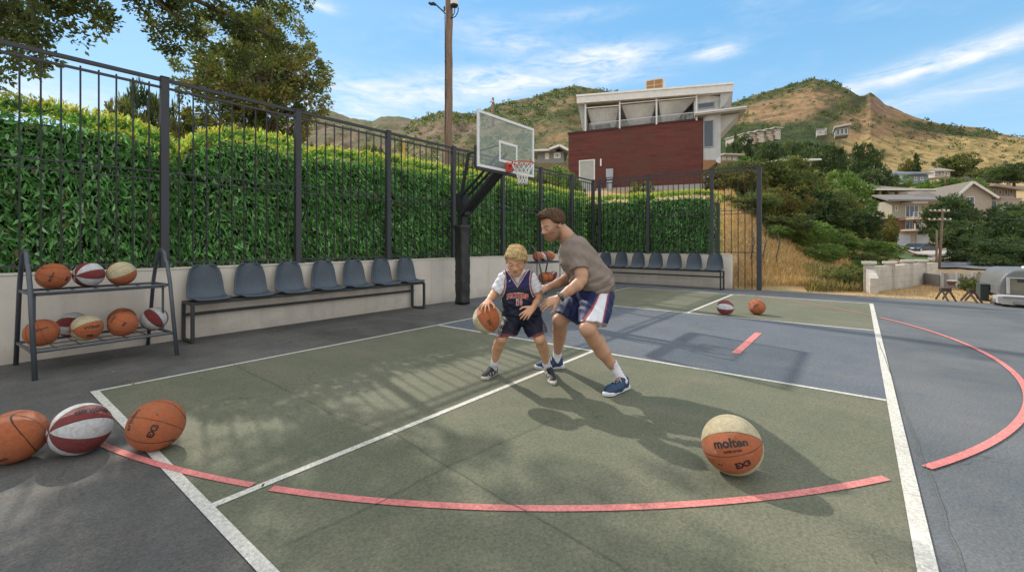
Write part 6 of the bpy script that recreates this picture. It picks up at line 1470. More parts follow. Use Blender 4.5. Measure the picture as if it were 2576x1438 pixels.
def hand(fl, wr, d, nb, s, side, curl=(.5, .5, .5, .5), spread=.12, thumb=.6):
    """wrist point, direction of the fingers, normal of the hand's back, scale, thumb side sign"""
    d = unit(d); nb = np.array(nb, float); nb = unit(nb-d*(nb@d)); lat = np.cross(d, nb)*side       # lat points to the thumb
    P0 = np.array(wr, float); k = .006
    for i, (o_, L_, r_) in enumerate(((.030, .088, .0125), (.010, .094, .013), (-.010, .090, .0125), (-.029, .080, .0115))):
        fl.cone(P0+lat*o_*.5*s, P0+d*L_*s*1.0+lat*o_*s, .0165*s, r_*s, .010)
    for i, (o_, L_, ln, r_) in enumerate(((.031, .088, .078, .0100), (.0105, .094, .088, .0105), (-.0105, .090, .080, .0100), (-.0300, .080, .062, .0090))):
        b = P0+d*L_*s+lat*o_*s; dd_ = unit(d+lat*spread*(1.4-i)*.9); an = 0; q = b
        for j, fr_ in enumerate((.46, .31, .23)):
            an += curl[i]*(.9, 1.1, .8)[j]; v_ = unit(dd_*math.cos(an)-nb*math.sin(an)); q2 = q+v_*ln*fr_*s; fl.cone(q, q2, r_*s*(1-.10*j), r_*s*(.93-.11*j), .004); q = q2
    b = P0+d*.022*s+lat*.026*s; v1 = unit(lat*.85+d*.65-nb*.25); q = b+v1*.045*s; fl.cone(b, q, .0165*s, .013*s, .012); v2 = unit(lat*(1-thumb)+d*.9-nb*.35); q2 = q+v2*.034*s; fl.cone(q, q2, .0125*s, .011*s, .004); v3 = unit(d-nb*.5+lat*(.4-thumb)); fl.cone(q2, q2+v3*.026*s, .0108*s, .0088*s, .004)
SK_M = np.array((.48, .262, .162)); SK_B = np.array((.57, .31, .185))
def skin_cols(v, base, w, C, B, S, beard=None, brow=(.12, .06, .03)):
    c = np.tile(base, (len(v), 1)); l = (v-C)/S; x, y, z = l@B[0], l@B[1], l@B[2]; ax = np.abs(x); face = (y > .12) & (np.abs(z) < .6) & (ax < .45) & (y < .6)
    def mixc(m_, col): m_ = np.clip(m_, 0, 1)[:, None]; return c*(1-m_)+np.array(col)*m_
    head = (np.abs(z) < .6) & (ax < .5) & (np.abs(y) < .7)
    c = mixc(face*np.clip(1.3-np.sqrt(((ax-.16)/.09)**2+((z+.13)/.08)**2), 0, 1)*.45, base*np.array((1.12, .82, .80)))
    c = mixc(face*(y > .3)*np.clip(1.6-1.3*np.sqrt((x/.095)**2+((z+.247)/.034)**2), 0, 1)*.75, (.36, .13, .10))
    c = mixc(face*(y > .3)*np.clip(1.8-1.5*np.sqrt((x/.085)**2+((z+.246)/.010)**2), 0, 1)*.8, (.12, .04, .03))
    c = mixc(face*np.clip(1.8-1.5*np.sqrt(((ax-.12)/.095)**2+((z-.058-.02*(ax > .1))/.022)**2), 0, 1)*.8, brow)
    c = mixc(face*(y > .2)*np.clip(1.7-1.5*np.sqrt(((ax-.125)/.062)**2+((z+.022)/.014)**2), 0, 1)*.85, (.05, .03, .025))
    if beard is not None:
        m_ = np.clip((-.13-z)/.06, 0, 1)*np.clip((y+.10)/.08, 0, 1)*np.clip((.62+z)/.1, 0, 1)*head; m_ = m_*(1-np.clip(1.5-1.2*np.sqrt((x/.085)**2+((z+.247)/.04)**2), 0, 1)*(y > .3)); m_ = m_*np.clip((z+.56)/.06, 0, 1)
        m2 = np.clip((ax-.20)/.05, 0, 1)*np.clip((-z+.02)/.08, 0, 1)*np.clip((y+.02)/.05, 0, 1)*head
        c = mixc(np.maximum(m_, m2*.8)*.62, beard)
    return c
def strands(pts, d, up, n, rs, L_, r_, bend=.3): pass
# ---------------------------------------------------------------- the man
def man():
    g0 = G(1480, 960); e = thing('person', 'bearded man in a taupe T-shirt and navy shorts, bending and reaching towards the boy', 'person', (g0[0], g0[1], 0))
    k = lambda x, y, d: K(x, y, d)
    HS = .325; HCn = k(1390, 566, 4.58); HB = headframe((-.84, -.47, -.36), (-.20, -.1, 1))
    fl = Field((.18, 3.85, -.01), (1.32, 5.45, 1.95), .0062)
    w = add_head(fl, HCn, HB, HS, 1.12, 1.0)
    fl.chain([w(0, -.14, -.12), k(1422, 592, 4.63), k(1436, 612, 4.66)], [.082, .080, .095], .03)
    # torso under the clothes
    sh_n, sh_f = k(1450, 625, 4.42), k(1440, 636, 4.88)
    fl.cone(sh_n, sh_f, .10, .10, .04); fl.cone(k(1452, 642, 4.52), k(1448, 646, 4.76), .14, .14, .04); fl.cone(k(1470, 670, 4.54), k(1466, 672, 4.74), .13, .13, .04); fl.cone(k(1492, 712, 4.54), k(1486, 716, 4.78), .13, .13, .04)
    # near arm
    el, wr = k(1463, 705, 4.27), k(1404, 750, 4.24); fl.chain([sh_n, k(1459, 665, 4.33), k(1463, 690, 4.29), el], [.082, .070, .060, .050], .025)
    fl.chain([el, k(1452, 717, 4.26), k(1432, 731, 4.25), wr], [.050, .056, .046, .031], .02, None)
    hd = unit(k(1350, 772, 4.30)-wr); hand(fl, wr, hd, unit(np.array((-.25, -.75, .55))), 1.25, -1, (.22, .30, .34, .36), .16, .35)
    # far arm
    el2, wr2 = k(1440, 694, 4.90), k(1380, 722, 4.72); fl.chain([sh_f, el2], [.082, .06], .03); fl.chain([el2, k(1424, 703, 4.85), k(1404, 713, 4.78), wr2], [.058, .062, .050, .036], .02)
    hand(fl, wr2, unit(k(1350, 736, 4.66)-wr2), (.1, -.5, .85), 1.2, 1, (.15, .2, .2, .25), .1, .3)
    # legs
    hn, kn, an = k(1498, 748, 4.50), k(1479, 826, 4.16), k(1550, 930, 4.36); hf, kf, af = k(1470, 745, 4.86), k(1408, 806, 4.72), k(1402, 888, 5.10)
    fl.chain([hn, k(1488, 795, 4.30), kn], [.11, .085, .074], .02); fl.chain([kn+np.array((0, 0, -.01)), k(1496, 856, 4.24), k(1516, 884, 4.30), k(1534, 910, 4.34), an], [.074, .072, .070, .050, .042], .02)
    fl.ell(kn+np.array((-.025, -.03, .0)), (.055, .05, .062), None, .03); fl.ell(k(1508, 866, 4.33), (.062, .075, .11), None, .03)
    fl.chain([hf, k(1442, 780, 4.78), kf], [.11, .085, .076], .02); fl.chain([kf, k(1408, 830, 4.84), k(1407, 850, 4.94), af], [.076, .076, .070, .045], .02); fl.ell(kf+np.array((-.02, -.03, 0)), (.055, .05, .06), None, .03)
    
    body = skinobj('body', fl, 'skin', e, lambda v: skin_cols(v, SK_M, w, HCn, HB, HS, (.13, .065, .035)), 2)
    # hair: short, brushed up at the front
    fh = Field(HCn-.27, HCn+.27, .0055)
    fh.ell(w(0, -.085, .155), [HS*q for q in (.335, .395, .352)], HB, .01); fh.cone(w(-.15, .22, .37), w(.15, .22, .37), .08*HS, .08*HS, .03); fh.cone(w(-.10, .29, .38), w(.12, .29, .38), .055*HS, .055*HS, .03); fh.cone(w(0, .05, .44), w(0, .26, .43), .08*HS, .075*HS, .04)
    fh.cone(w(.33, -.02, .12), w(.325, .055, -.06), .05*HS, .03*HS, .02); fh.cone(w(-.33, -.02, .12), w(-.325, .055, -.06), .05*HS, .03*HS, .02)
    def hc(x, y, z):
        X, Y, Z = x-HCn[0], y-HCn[1], z-HCn[2]; l = [(X*HB[i][0]+Y*HB[i][1]+Z*HB[i][2])/HS for i in range(3)]
        side_ = np.abs(l[0]); line = .315-.9*np.clip(.235-l[1], 0, .10)*2.2-.55*np.clip(.14-l[1], 0, .4)     # hairline height by depth
        return np.clip(line-l[2], -.02, .3)*HS*1.3+.0022*np.sin(l[0]*75+l[1]*18)*1.0+.002*np.sin(l[1]*60+l[2]*40)
    fh.add(hc)
    def hcol(v): n = vnoise(v[:, 0]*120, v[:, 2]*60+v[:, 1]*60, 5, 2)[:, None]; return np.array((.050, .026, .014))*(1-n)+np.array((.125, .068, .036))*n
    ho = skinobj('hair', fh, 'hair', e, hcol, 1)
    hair_blades(ho, HCn, HB, HS, 3200, .020, lambda l: np.stack([l[:, 0]*.4, np.where(l[:, 2] > .3, .9, -.15), np.where(l[:, 2] > .3, .45, -.9)], 1), [(.05, .026, .014), (.10, .055, .03), (.15, .085, .045), (.03, .017, .01)], 5)
    # T-shirt
    ft = Field(k(1392, 755, 4.9)-np.array((.10, .75, .05)), k(1552, 570, 4.9)+np.array((.12, .35, .05)), .0068)
    ft.cone(k(1450, 624, 4.46), k(1441, 632, 4.86), .115, .115, .04); ft.cone(k(1449, 640, 4.47), k(1443, 644, 4.83), .172, .168, .06); ft.cone(k(1465, 665, 4.47), k(1460, 667, 4.81), .186, .182, .06); ft.cone(k(1487, 695, 4.47), k(1483, 699, 4.81), .188, .185, .06); ft.cone(k(1500, 712, 4.48), k(1494, 716, 4.80), .185, .182, .05)
    ft.cone(k(1432, 604, 4.66), k(1428, 598, 4.65), .098, .088, .03)
    sv = ft.like(); sv.chain([k(1450, 624, 4.42), k(1456, 648, 4.365), k(1460, 690, 4.30)], [.112, .100, .098], .02); ft.chain([k(1440, 634, 4.88), k(1436, 664, 4.93)], [.11, .10], .03)
    ft.cone(k(1468, 700, 4.5), k(1462, 716, 4.5), .12, .11, .05)
    ft.cut(k(1498, 734, 4.5), unit((-.24, 0, -1.0)))
    cf_ = k(1460, 679, 4.31); sv.cut(cf_, unit(el-sh_n)); ft.merge(sv, .02)
    # sleeve ends: remove below the cuffs, outside the trunk
    def sleeve(x, y, z):
        p = k(1460, 668, 4.33); q = k(1430, 0, 4.93)
        return 0*x
    el_dir = unit(el-sh_n); cuff = k(1459, 671, 4.325)
    def folds(x, y, z):
        u = (x-.75)*.8+(z-1.2)*.6; w2 = -(x-.75)*.55+(z-1.2)*.85
        low = np.clip((1.25-z)/.2, 0, 1); n = np.sin(w2*75+np.sin(u*14+y*9)*1.7+y*10)*.0075*low+np.sin(u*42+w2*25+y*16)*.0045+np.sin(w2*120+u*30-y*22)*.0028*low
        r = np.sqrt((x-cuff[0])**2+(y-cuff[1])**2+(z-cuff[2])**2); n = n+np.clip(1-r/.16, 0, 1)*.006*np.sin((x-cuff[0])*90+(z-cuff[2])*60)
        return n
    ft.add(folds); fold2 = k(1500, 655, 4.4)
    def tcol(v):
        px, py = proj(v); c = np.tile(np.array((.235, .190, .160)), (len(v), 1)); n = vnoise(v[:, 0]*26, v[:, 2]*26+v[:, 1]*9, 12, 4)[:, None]; c = c*(.86+.28*n)
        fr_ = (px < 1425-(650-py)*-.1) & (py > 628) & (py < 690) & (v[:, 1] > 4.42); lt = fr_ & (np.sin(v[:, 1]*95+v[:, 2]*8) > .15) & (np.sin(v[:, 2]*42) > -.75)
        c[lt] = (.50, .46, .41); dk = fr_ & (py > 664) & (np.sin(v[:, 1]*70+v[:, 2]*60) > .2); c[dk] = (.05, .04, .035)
        d = np.linalg.norm(v-np.array(k(1431, 606, 4.655)), axis=1); return c
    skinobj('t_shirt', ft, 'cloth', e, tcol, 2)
    # shorts
    fs = Field(k(1380, 845, 4.9)-np.array((.08, .98, 0)), k(1550, 700, 5.0)+np.array((.10, .25, .05)), .0068)
    fs.cone(k(1498, 726, 4.50), k(1488, 730, 4.82), .165, .165, .05); fs.cone(k(1496, 745, 4.50), k(1482, 748, 4.82), .168, .165, .05)
    la = fs.like(); la.chain([k(1503, 752, 4.48), k(1496, 785, 4.33), k(1482, 845, 4.14)], [.168, .150, .130], .03); la.cut(k(1488, 814, 4.21), unit((-.14, -.35, -1))); lb = fs.like(); lb.chain([k(1472, 750, 4.84), k(1440, 782, 4.77), k(1405, 820, 4.71)], [.165, .145, .130], .03); lb.cut(k(1421, 797, 4.74), unit((-.62, -.15, -1))); fs.merge(la, .03); fs.merge(lb, .03)
    def cutleg(fl_, p, n, rad):
        n = unit(n); sl, x, y, z = fl_.sub(np.array(p)-rad, np.array(p)+rad); dn = (x-p[0])*n[0]+(y-p[1])*n[1]+(z-p[2])*n[2]; r2 = np.sqrt((x-p[0])**2+(y-p[1])**2+(z-p[2])**2)
        fl_.f[sl] = np.where((dn > 0) & (r2 < rad), np.maximum(fl_.f[sl], dn), fl_.f[sl])
    def sf(x, y, z): return np.sin((x+z*.5)*60+y*20+np.sin(z*30)*1.5)*.0045+np.sin(z*38+x*22-y*12)*.0035+np.sin(x*110-z*50)*.0018
    fs.add(sf)
    def scol(v):
        px, py = proj(v); c = np.tile(np.array((.012, .020, .080)), (len(v), 1)); n = vnoise(v[:, 0]*22, v[:, 2]*22, 8, 3)[:, None]; c = c*(.75+.5*n)
        t_ = np.clip((py-722)/92., 0, 1.1); near = v[:, 1] < 4.62
        lft = 1512+(1466-1512)*t_**1.6; rgt = 1532+(1514-1532)*t_; wh = near & (px > lft) & (px < rgt) & (v[:, 0] > .5); rd = near & (((px > lft-6*(.5+t_)) & (px <= lft)) | ((px >= rgt) & (px < rgt+4)))
        c[wh] = (.66, .66, .70); c[rd & (px > 1440)] = (.30, .05, .06)
        hem = near & (py > 806+(px-1470)*.14) & (px > 1460); c[hem & ~wh] = (.42, .40, .42); far_h = (~near) & (px*.6+py > 1404*.6+789-4) & (px < 1432) & (py > 782); 
        return c
    skinobj('shorts', fs, 'satin', e, scol, 2)
    # socks and shoes
    shoe(e, heel=G(1576, 977), toe=G(1522, 999), s=1.22, col=(.014, .045, .10), sole=(.66, .66, .66), ank=k(1548, 928, 4.36), shin=k(1540, 912, 4.345), accent=(.35, .10, .06))
    shoe(e, heel=G(1414, 926), toe=G(1346, 928), s=1.2, col=(.014, .038, .11), sole=(.66, .66, .66), ank=k(1402, 888, 5.10), shin=k(1403, 872, 5.04))
    # watch and ring on the near hand
    wd_ = unit(wr-k(1432, 731, 4.25)); p = wr-wd_*.035; q = [np.array(p)+(math.cos(a)*unit(np.cross(wd_, (0, 0, 1)))+math.sin(a)*unit(np.cross(wd_, np.cross(wd_, (0, 0, 1)))))*.045 for a in np.linspace(0, 2*math.pi, 25)]
    mb = MB(); mb.col = (.05, .042, .03); mb.tube([W(*x_) for x_ in q], .0085, 6, cap=False); mb.tube([W(*(x_+wd_*.013)) for x_ in q], .0085, 6, cap=False); wt = mb.build('watch', M['smooth'], e, smooth=True)
    f_ = Field(p-.08, p+.08, .004); c0 = np.array(p)+unit((-.1, -.9, .35))*.046; f_.ell(c0, (.024, .012, .024), headframe(unit((-.1, -.9, .35)), (0, 0, 1)), .002); v, fc = f_.mesh(); link('watch_face', raw_mesh('watch_face', Wn(v)-np.array(root_loc(e)), fc, cols=np.tile((.10, .10, .11), (len(v), 1)), smooth=True, mats=[M['paint']]), wt)
    return wr
def hair_blades(ob, C, B, S, n, L_, dirf, tones, seed, wd=.003):
    rs = np.random.RandomState(seed); me = ob.data; co_ = np.empty(len(me.vertices)*3); me.vertices.foreach_get('co', co_); co_ = co_.reshape(-1, 3); nn = np.empty(len(me.vertices)*3); me.vertices.foreach_get('normal', nn); nn = nn.reshape(-1, 3)
    i = rs.choice(len(co_), n); p = co_[i]; N_ = nn[i]; Bw = Wn(B); l = (p+np.array(root_loc(ob))-Wn(C))/S; loc = np.stack([l@Bw[0], l@Bw[1], l@Bw[2]], 1)
    d = dirf(loc)@Bw; d = d-N_*np.sum(d*N_, 1, keepdims=True); d /= np.linalg.norm(d, axis=1, keepdims=True)+1e-6; d = d+N_*rs.uniform(.02, .16, (n, 1))+rs.randn(n, 3)*.07
    Ls = L_*rs.uniform(.5, 1.3, n); v, f, c = leaves(p-N_*.002, d, Ls, wd, np.array(tones)[rs.choice(len(tones), n)]*rs.uniform(.7, 1.3, (n, 1)), fold=.1, rs=rs)
    link('hair_strands', raw_mesh('hair_strands', v, f, cols=c, mats=[M['hair']]), ob)
def shoe(e, heel, toe, s, col, sole, ank, shin, accent=None, black=False):
    """trainer between two ground points (court axes)"""
    h, t_ = np.array(heel, float), np.array(toe, float); h[2] = t_[2] = 0; L = np.linalg.norm(t_-h); f = (t_-h)/L; sd = np.cross(f, (0, 0, 1)); up = np.array((0, 0, 1.)); B = np.array([sd, f, up])
    w = lambda x, y, z: h+sd*x*s+f*y*L+up*z*s
    fl = Field(np.minimum(h, t_)-.10*s, np.maximum(h, t_)+np.array((.10, .10, .20))*s, .0052)
    fl.cone(w(0, .12, .045), w(0, .45, .048), .040*s, .042*s, .02); fl.cone(w(0, .45, .045), w(.004, .86, .036), .046*s, .030*s, .02, (sd, 1.22)); fl.cone(w(.012, .72, .036), w(.0, .72, .036), .040*s, .04*s, .02)
    fl.cone(w(0, .14, .05), w(0, .11, .085), .038*s, .036*s, .02); fl.cone(w(0, .30, .06), w(0, .24, .085), .038*s, .038*s, .02); fl.cone(w(0, .42, .075), w(0, .33, .105), .024*s, .020*s, .02)
    fl.cut(w(0, 0, .014), (0, 0, -1)); fl.cut(w(0, .2, .112), unit(up*1.0-f*.10))
    A_, S_ = Wn(np.array(ank)), Wn(np.array(shin)); ra = .046 if s > 1.1 else .0385
    f_ = Field(np.minimum(np.minimum(A_, S_), w(0, .2, 0))-.12, np.maximum(np.maximum(A_, S_), w(0, .3, .1))+.12, .005)
    f_.chain([S_, A_, w(0, .20, .075), w(0, .34, .06)], [ra*1.12, ra, ra*1.02, ra*.9], .02); f_.cut(S_, unit(S_-A_)); f_.add(lambda x, y, z: np.sin(z*230)*.0012+np.sin(x*90+y*60+z*50)*.001); f_.cut(w(0, 0, .03), (0, 0, -1))
    v, fc = f_.mesh(); v = relax(v, fc, 1); link('sock', raw_mesh('sock', v-np.array(root_loc(e)), fc, cols=np.tile((.70, .70, .74), (len(v), 1)), smooth=True, mats=[M['cloth']]), e)
    R0 = np.array(root_loc(e))
    def colr(v):
        l = v-h; x, y, z = l@sd/s, l@f/L, l@up/s; c = np.tile(np.array(col), (len(v), 1)); n = vnoise(x*300, y*60, 3, 2)[:, None]; c = c*(.8+.4*n)
        tong = (np.abs(x) < .022) & (y > .3) & (y < .62) & (z > .065); c[tong] = np.array(col)*.45
        if black: 
            m_ = (z < .045) & (y > .72); c[m_] = (.5, .47, .40); m_ = (np.abs(x) > .034) & (np.sin(y*40) > .4) & (z < .07); c[m_] = (.35, .35, .35)
        if accent is not None: c[(z > .098) & (y > .28) & (np.abs(x) < .015)] = accent
        return c
    v, fc = fl.mesh(); v = relax(v, fc, 2); sh_ = link('shoe', raw_mesh('shoe', v-R0, fc, cols=colr(v), smooth=True, mats=[M['shoe']]), e)
    fl = Field(np.minimum(h, t_)-.10*s, np.maximum(h, t_)+np.array((.10, .10, .12))*s, .0052)
    fl.cone(w(0, .06, .012), w(0, .40, .012), .042*s, .040*s, .01); fl.cone(w(0, .40, .012), w(.002, .80, .012), .040*s, .046*s, .02); fl.cone(w(.002, .80, .014), w(.004, .93, .020), .046*s, .030*s, .02); fl.cone(w(0, .02, .03), w(0, .0, .045), .03*s, .02*s, .02)
    fl.cut(w(0, 0, .0015), (0, 0, -1)); sl, x, y, z = fl.grid(); d = (x-h[0])*f[0]+(y-h[1])*f[1]; top = (.030+.012*np.cos(d/L*6.0))*s; fl.f = np.maximum(fl.f, (z-top).astype(np.float32))
    v, fc = fl.mesh(); v = relax(v, fc, 1)
    def sc(v): l = v-h; z = l@up/s; y = l@f/L; c = np.tile(np.array(sole), (len(v), 1)); c[(z < .010)] = np.array(col)*.6+.02; c[(np.abs(z-.022) < .003)] *= .55; return c
    link('sole', raw_mesh('sole', v-R0, fc, cols=sc(v), smooth=True, mats=[M['shoe']]), sh_)
    mb = MB(); mb.col = (.5, .52, .52) if not black else (.10, .10, .10)
    for i in range(5):
        y = .40+.062*i; zz = .100-.045*(y-.40)/.3
        mb.tube([tuple(w(-.030, y+.02, zz-.018)), tuple(w(-.012, y, zz+.006)), tuple(w(.012, y, zz+.006)), tuple(w(.030, y+.02, zz-.018))], .0035*s, 5)
    for sg in (-1, 1): mb.tube([tuple(w(0, .37, .112)), tuple(w(sg*.02, .42, .112)), tuple(w(sg*.04, .44, .086)), tuple(w(sg*.02, .40, .100))], .003*s, 5)
    mb.build('laces', M['smooth'], sh_, smooth=True)
# ---------------------------------------------------------------- the boy
def boy():
    g0 = G(1300, 950); e = thing('person', 'blond boy in a navy basketball jersey over a white T-shirt, dribbling a two-tone ball', 'person', (g0[0], g0[1], 0)); k = K
    HS = .300; HCn = k(1298, 656, 4.46); HB = headframe((-.10, -.90, -.42), (0, -.3, 1))
    fl = Field((-.42, 4.05, -.01), (.50, 5.05, 1.48), .0052); w = add_head(fl, HCn, HB, HS, .92, .96)
    fl.chain([w(0, -.16, -.25), k(1299, 694, 4.60)], [.060, .066], .02)
    fl.cone(k(1276, 700, 4.60), k(1330, 700, 4.60), .062, .062, .04); fl.cone(k(1284, 722, 4.60), k(1322, 722, 4.60), .10, .10, .04); fl.cone(k(1286, 752, 4.63), k(1326, 752, 4.63), .092, .092, .04); fl.cone(k(1294, 782, 4.67), k(1332, 782, 4.67), .10, .10, .04)
    # ball arm (his right, screen left)
    s1, e1, w1 = k(1268, 700, 4.58), k(1243, 738, 4.60), k(1229, 756, 4.44); fl.chain([s1, k(1255, 722, 4.60), e1], [.056, .046, .040], .02); fl.chain([e1, k(1236, 748, 4.53), w1], [.040, .038, .028], .015)
    bc = np.array(k(1226, 801, 4.42)); hand(fl, w1, unit(k(1218, 769, 4.33)-w1), unit((-.05, -.25, 1.0)), 1.02, -1, (.34, .36, .36, .34), .42, .1)
    # other arm
    s2, e2, w2 = k(1336, 700, 4.60), k(1354, 748, 4.62), k(1341, 774, 4.43); fl.chain([s2, k(1347, 725, 4.62), e2], [.056, .046, .041], .02); fl.chain([e2, k(1349, 762, 4.53), w2], [.041, .038, .027], .015)
    hand(fl, w2, unit(k(1322, 792, 4.36)-w2), unit((.15, -.75, .45)), 1.0, 1, (.28, .34, .40, .46), .16, .3)
    # legs
    for h_, kn, an, cf in ((k(1292, 795, 4.66), k(1262, 849, 4.52), k(1244, 912, 4.79), k(1251, 878, 4.70)), (k(1334, 795, 4.66), k(1357, 851, 4.44), k(1375, 915, 4.74), k(1368, 880, 4.62))):
        fl.chain([h_, h_*.45+kn*.55, kn], [.085, .064, .056], .015); fl.chain([kn, kn*.45+cf*.55, cf, an], [.055, .056, .054, .034], .02); fl.ell(kn+np.array((0, -.03, 0)), (.042, .04, .048), None, .02)
    skinobj('body', fl, 'skin', e, lambda v: skin_cols(v, SK_B, w, HCn, HB, HS, None, (.22, .13, .06)), 2)
    # hair: blond, long on top and swept across
    fh = Field(HCn-.25, HCn+np.array((.25, .25, .27)), .005); fh.ell(w(0, -.085, .150), [HS*q for q in (.338, .405, .355)], HB, .01)
    for (x0, y0, z0, x1, y1, z1, r0, r1) in ((.22, .22, .30, -.10, .33, .30, .06, .07), (-.10, .33, .30, -.28, .22, .18, .07, .04), (.2, .05, .40, -.12, .25, .40, .07, .08), (-.12, .25, .40, -.29, .08, .28, .07, .05), (.15, -.1, .42, -.12, .05, .45, .08, .09), (.30, .08, .22, .32, .12, .05, .05, .03), (-.32, .10, .2, -.33, .10, .05, .05, .03)):
        fh.cone(w(x0, y0, z0), w(x1, y1, z1), r0*HS, r1*HS, .02)
    def hc(x, y, z):
        X, Y, Z = x-HCn[0], y-HCn[1], z-HCn[2]; l = [(X*HB[i][0]+Y*HB[i][1]+Z*HB[i][2])/HS for i in range(3)]; line = .235+.14*l[0]-.9*np.clip(.20-l[1], 0, .12)*2.0-.5*np.clip(.10-l[1], 0, .4)
        return np.clip(line-l[2], -.02, .3)*HS*1.3+.0018*np.sin((l[2]*.6+l[1]*.55+l[0]*.5)*70)*(l[2] > .1)
    fh.add(hc)
    def hcol(v): l = (v-HCn)/HS; q = .6*(l@HB[2])+.55*(l@HB[1])+.5*(l@HB[0]); n = np.clip(.5+.5*np.sin(q*70+1)+(vnoise(v[:, 0]*60, v[:, 2]*60, 4, 3)-.5), 0, 1)[:, None]; dk = np.clip((.12-(l@HB[2]))/.2, 0, 1)[:, None]*.55; return (np.array((.36, .24, .10))*(1-n)+np.array((.60, .44, .22))*n)*(1-dk)
    ho = skinobj('hair', fh, 'hair', e, hcol, 1)
    hair_blades(ho, HCn, HB, HS, 2600, .034, lambda l: np.stack([-np.where(l[:, 2] > .15, .9, .1), np.where(l[:, 2] > .15, .45, -.1), np.where(l[:, 2] > .15, -.1-.5*np.abs(l[:, 0]), -.9)], 1), [(.50, .36, .17), (.56, .41, .20), (.62, .46, .23)], 6, .0035)
    # white T-shirt (sleeves, collar)
    ft = Field(k(1240, 800, 4.8)-np.array((.05, .45, 0)), k(1362, 672, 4.8)+np.array((.06, .12, .02)), .0055)
    ft.cone(k(1276, 702, 4.60), k(1332, 702, 4.60), .070, .070, .03); ft.cone(k(1284, 722, 4.60), k(1322, 722, 4.60), .108, .108, .04); ft.cone(k(1286, 752, 4.63), k(1326, 752, 4.63), .100, .100, .04)
    ft.cone(k(1290, 692, 4.585), k(1308, 692, 4.585), .070, .070, .02)
    a1 = ft.like(); a1.chain([s1, k(1256, 722, 4.60), k(1243, 745, 4.60)], [.070, .067, .066], .02); a1.cut(k(1250, 731, 4.60), e1-s1); a2 = ft.like(); a2.chain([s2, k(1346, 722, 4.62), k(1354, 750, 4.62)], [.070, .067, .065], .02); a2.cut(k(1350, 733, 4.62), e2-s2); ft.merge(a1, .015); ft.merge(a2, .015)
    def cuts(fl_, p, n, rad): n = unit(n); sl, x, y, z = fl_.sub(np.array(p)-rad, np.array(p)+rad); dn = (x-p[0])*n[0]+(y-p[1])*n[1]+(z-p[2])*n[2]; r2 = np.sqrt((x-p[0])**2+(y-p[1])**2+(z-p[2])**2); fl_.f[sl] = np.where((dn > 0) & (r2 < rad), np.maximum(fl_.f[sl], dn), fl_.f[sl])
    ft.add(lambda x, y, z: np.sin(x*90+z*60+y*30)*.0028+np.sin(z*130-x*70)*.0018)
    skinobj('white_shirt', ft, 'cloth', e, lambda v: np.tile((.76, .77, .82), (len(v), 1)), 2)
    # jersey
    fj = Field(k(1262, 812, 4.8)-np.array((.06, .45, 0)), k(1366, 682, 4.8)+np.array((.07, .14, .03)), .0048)
    fj.cone(k(1280, 706, 4.60), k(1324, 706, 4.60), .102, .102, .03); fj.cone(k(1286, 726, 4.60), k(1322, 726, 4.60), .122, .122, .04); fj.cone(k(1290, 755, 4.62), k(1323, 755, 4.62), .116, .116, .04); fj.cone(k(1294, 786, 4.66), k(1330, 788, 4.66), .134, .134, .04)
    fj.cone(k(1277, 694, 4.595), k(1328, 694, 4.595), .074, .074, .02)
    fj.cut(k(1310, 792, 4.6), (0, 0, -1))
    # neck opening: remove the V so the white shirt shows
    sl, x, y, z = fj.grid(); py_ = CY-F*(z-HC)/y; px_ = CX+F*x/y
    vv = (py_-711.5)/1.55+np.abs(px_-1301.5); nv = np.where((y < 4.62), (-(vv))/1.0*.0022, -1); fj.f = np.maximum(fj.f, nv.astype(np.float32))
    col_ = (px_-1301.5)**2+0*y; nb_ = (22-np.abs(px_-1301.5))*.004; fj.f = np.maximum(fj.f, np.where((y >= 4.60) & (py_ < 694), nb_, -1).astype(np.float32))
    # armholes
    for cx_, sg in ((1250, 1), (1355, -1)):
        r = 17.5-np.sqrt(((px_-cx_-0)/1.0)**2+((py_-708)/2.1)**2); fj.f = np.maximum(fj.f, (r*.0040).astype(np.float32))
    fj.add(lambda x, y, z: np.sin(x*50+z*75+np.sin(z*30)*1.2)*.0028*np.clip((1.05-z)/.2, 0, 1)+np.sin(z*110-x*50)*.0016)
    def jcol(v):
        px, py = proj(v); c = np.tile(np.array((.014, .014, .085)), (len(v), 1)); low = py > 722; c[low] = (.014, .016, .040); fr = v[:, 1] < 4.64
        dv = (py-711.5)/1.55+np.abs(px-1301.5); m1 = fr & (dv < 7.5) & (py < 735); c[m1] = (.55, .42, .42); c[fr & (dv > 2.2) & (dv < 4.8) & (py < 735)] = (.22, .055, .06)
        for cx_ in (1250, 1355):
            r = np.sqrt((px-cx_)**2+((py-708)/2.1)**2); c[(r < 23.5) & (r > 15) & (py < 748)] = (.50, .38, .37); c[(r > 19) & (r < 21.5) & (py < 748)] = (.24, .07, .07)
        return c
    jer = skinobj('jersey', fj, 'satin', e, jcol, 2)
    # chest letters and number follow the cloth
    jv, jf = np.array([q.co[:] for q in jer.data.vertices]), None
    R0 = np.array(root_loc(e)); cam_v = Wn(np.array([[0, 0, 0]]))[0]
    wv = jv+R0; ca = wv[:, 0]*C1-wv[:, 1]*S1; cdp = wv[:, 0]*S1+wv[:, 1]*C1; fpx = CX+F*ca/cdp; fpy = CY-F*(wv[:, 2]-HC)/cdp; frm = cdp < 4.64
    def surf_depth(px, py):
        d2 = (fpx[frm]-px)**2+(fpy[frm]-py)**2; i = np.argsort(d2)[:6]; return float(np.mean(np.sort(cdp[frm][i])[:3]))
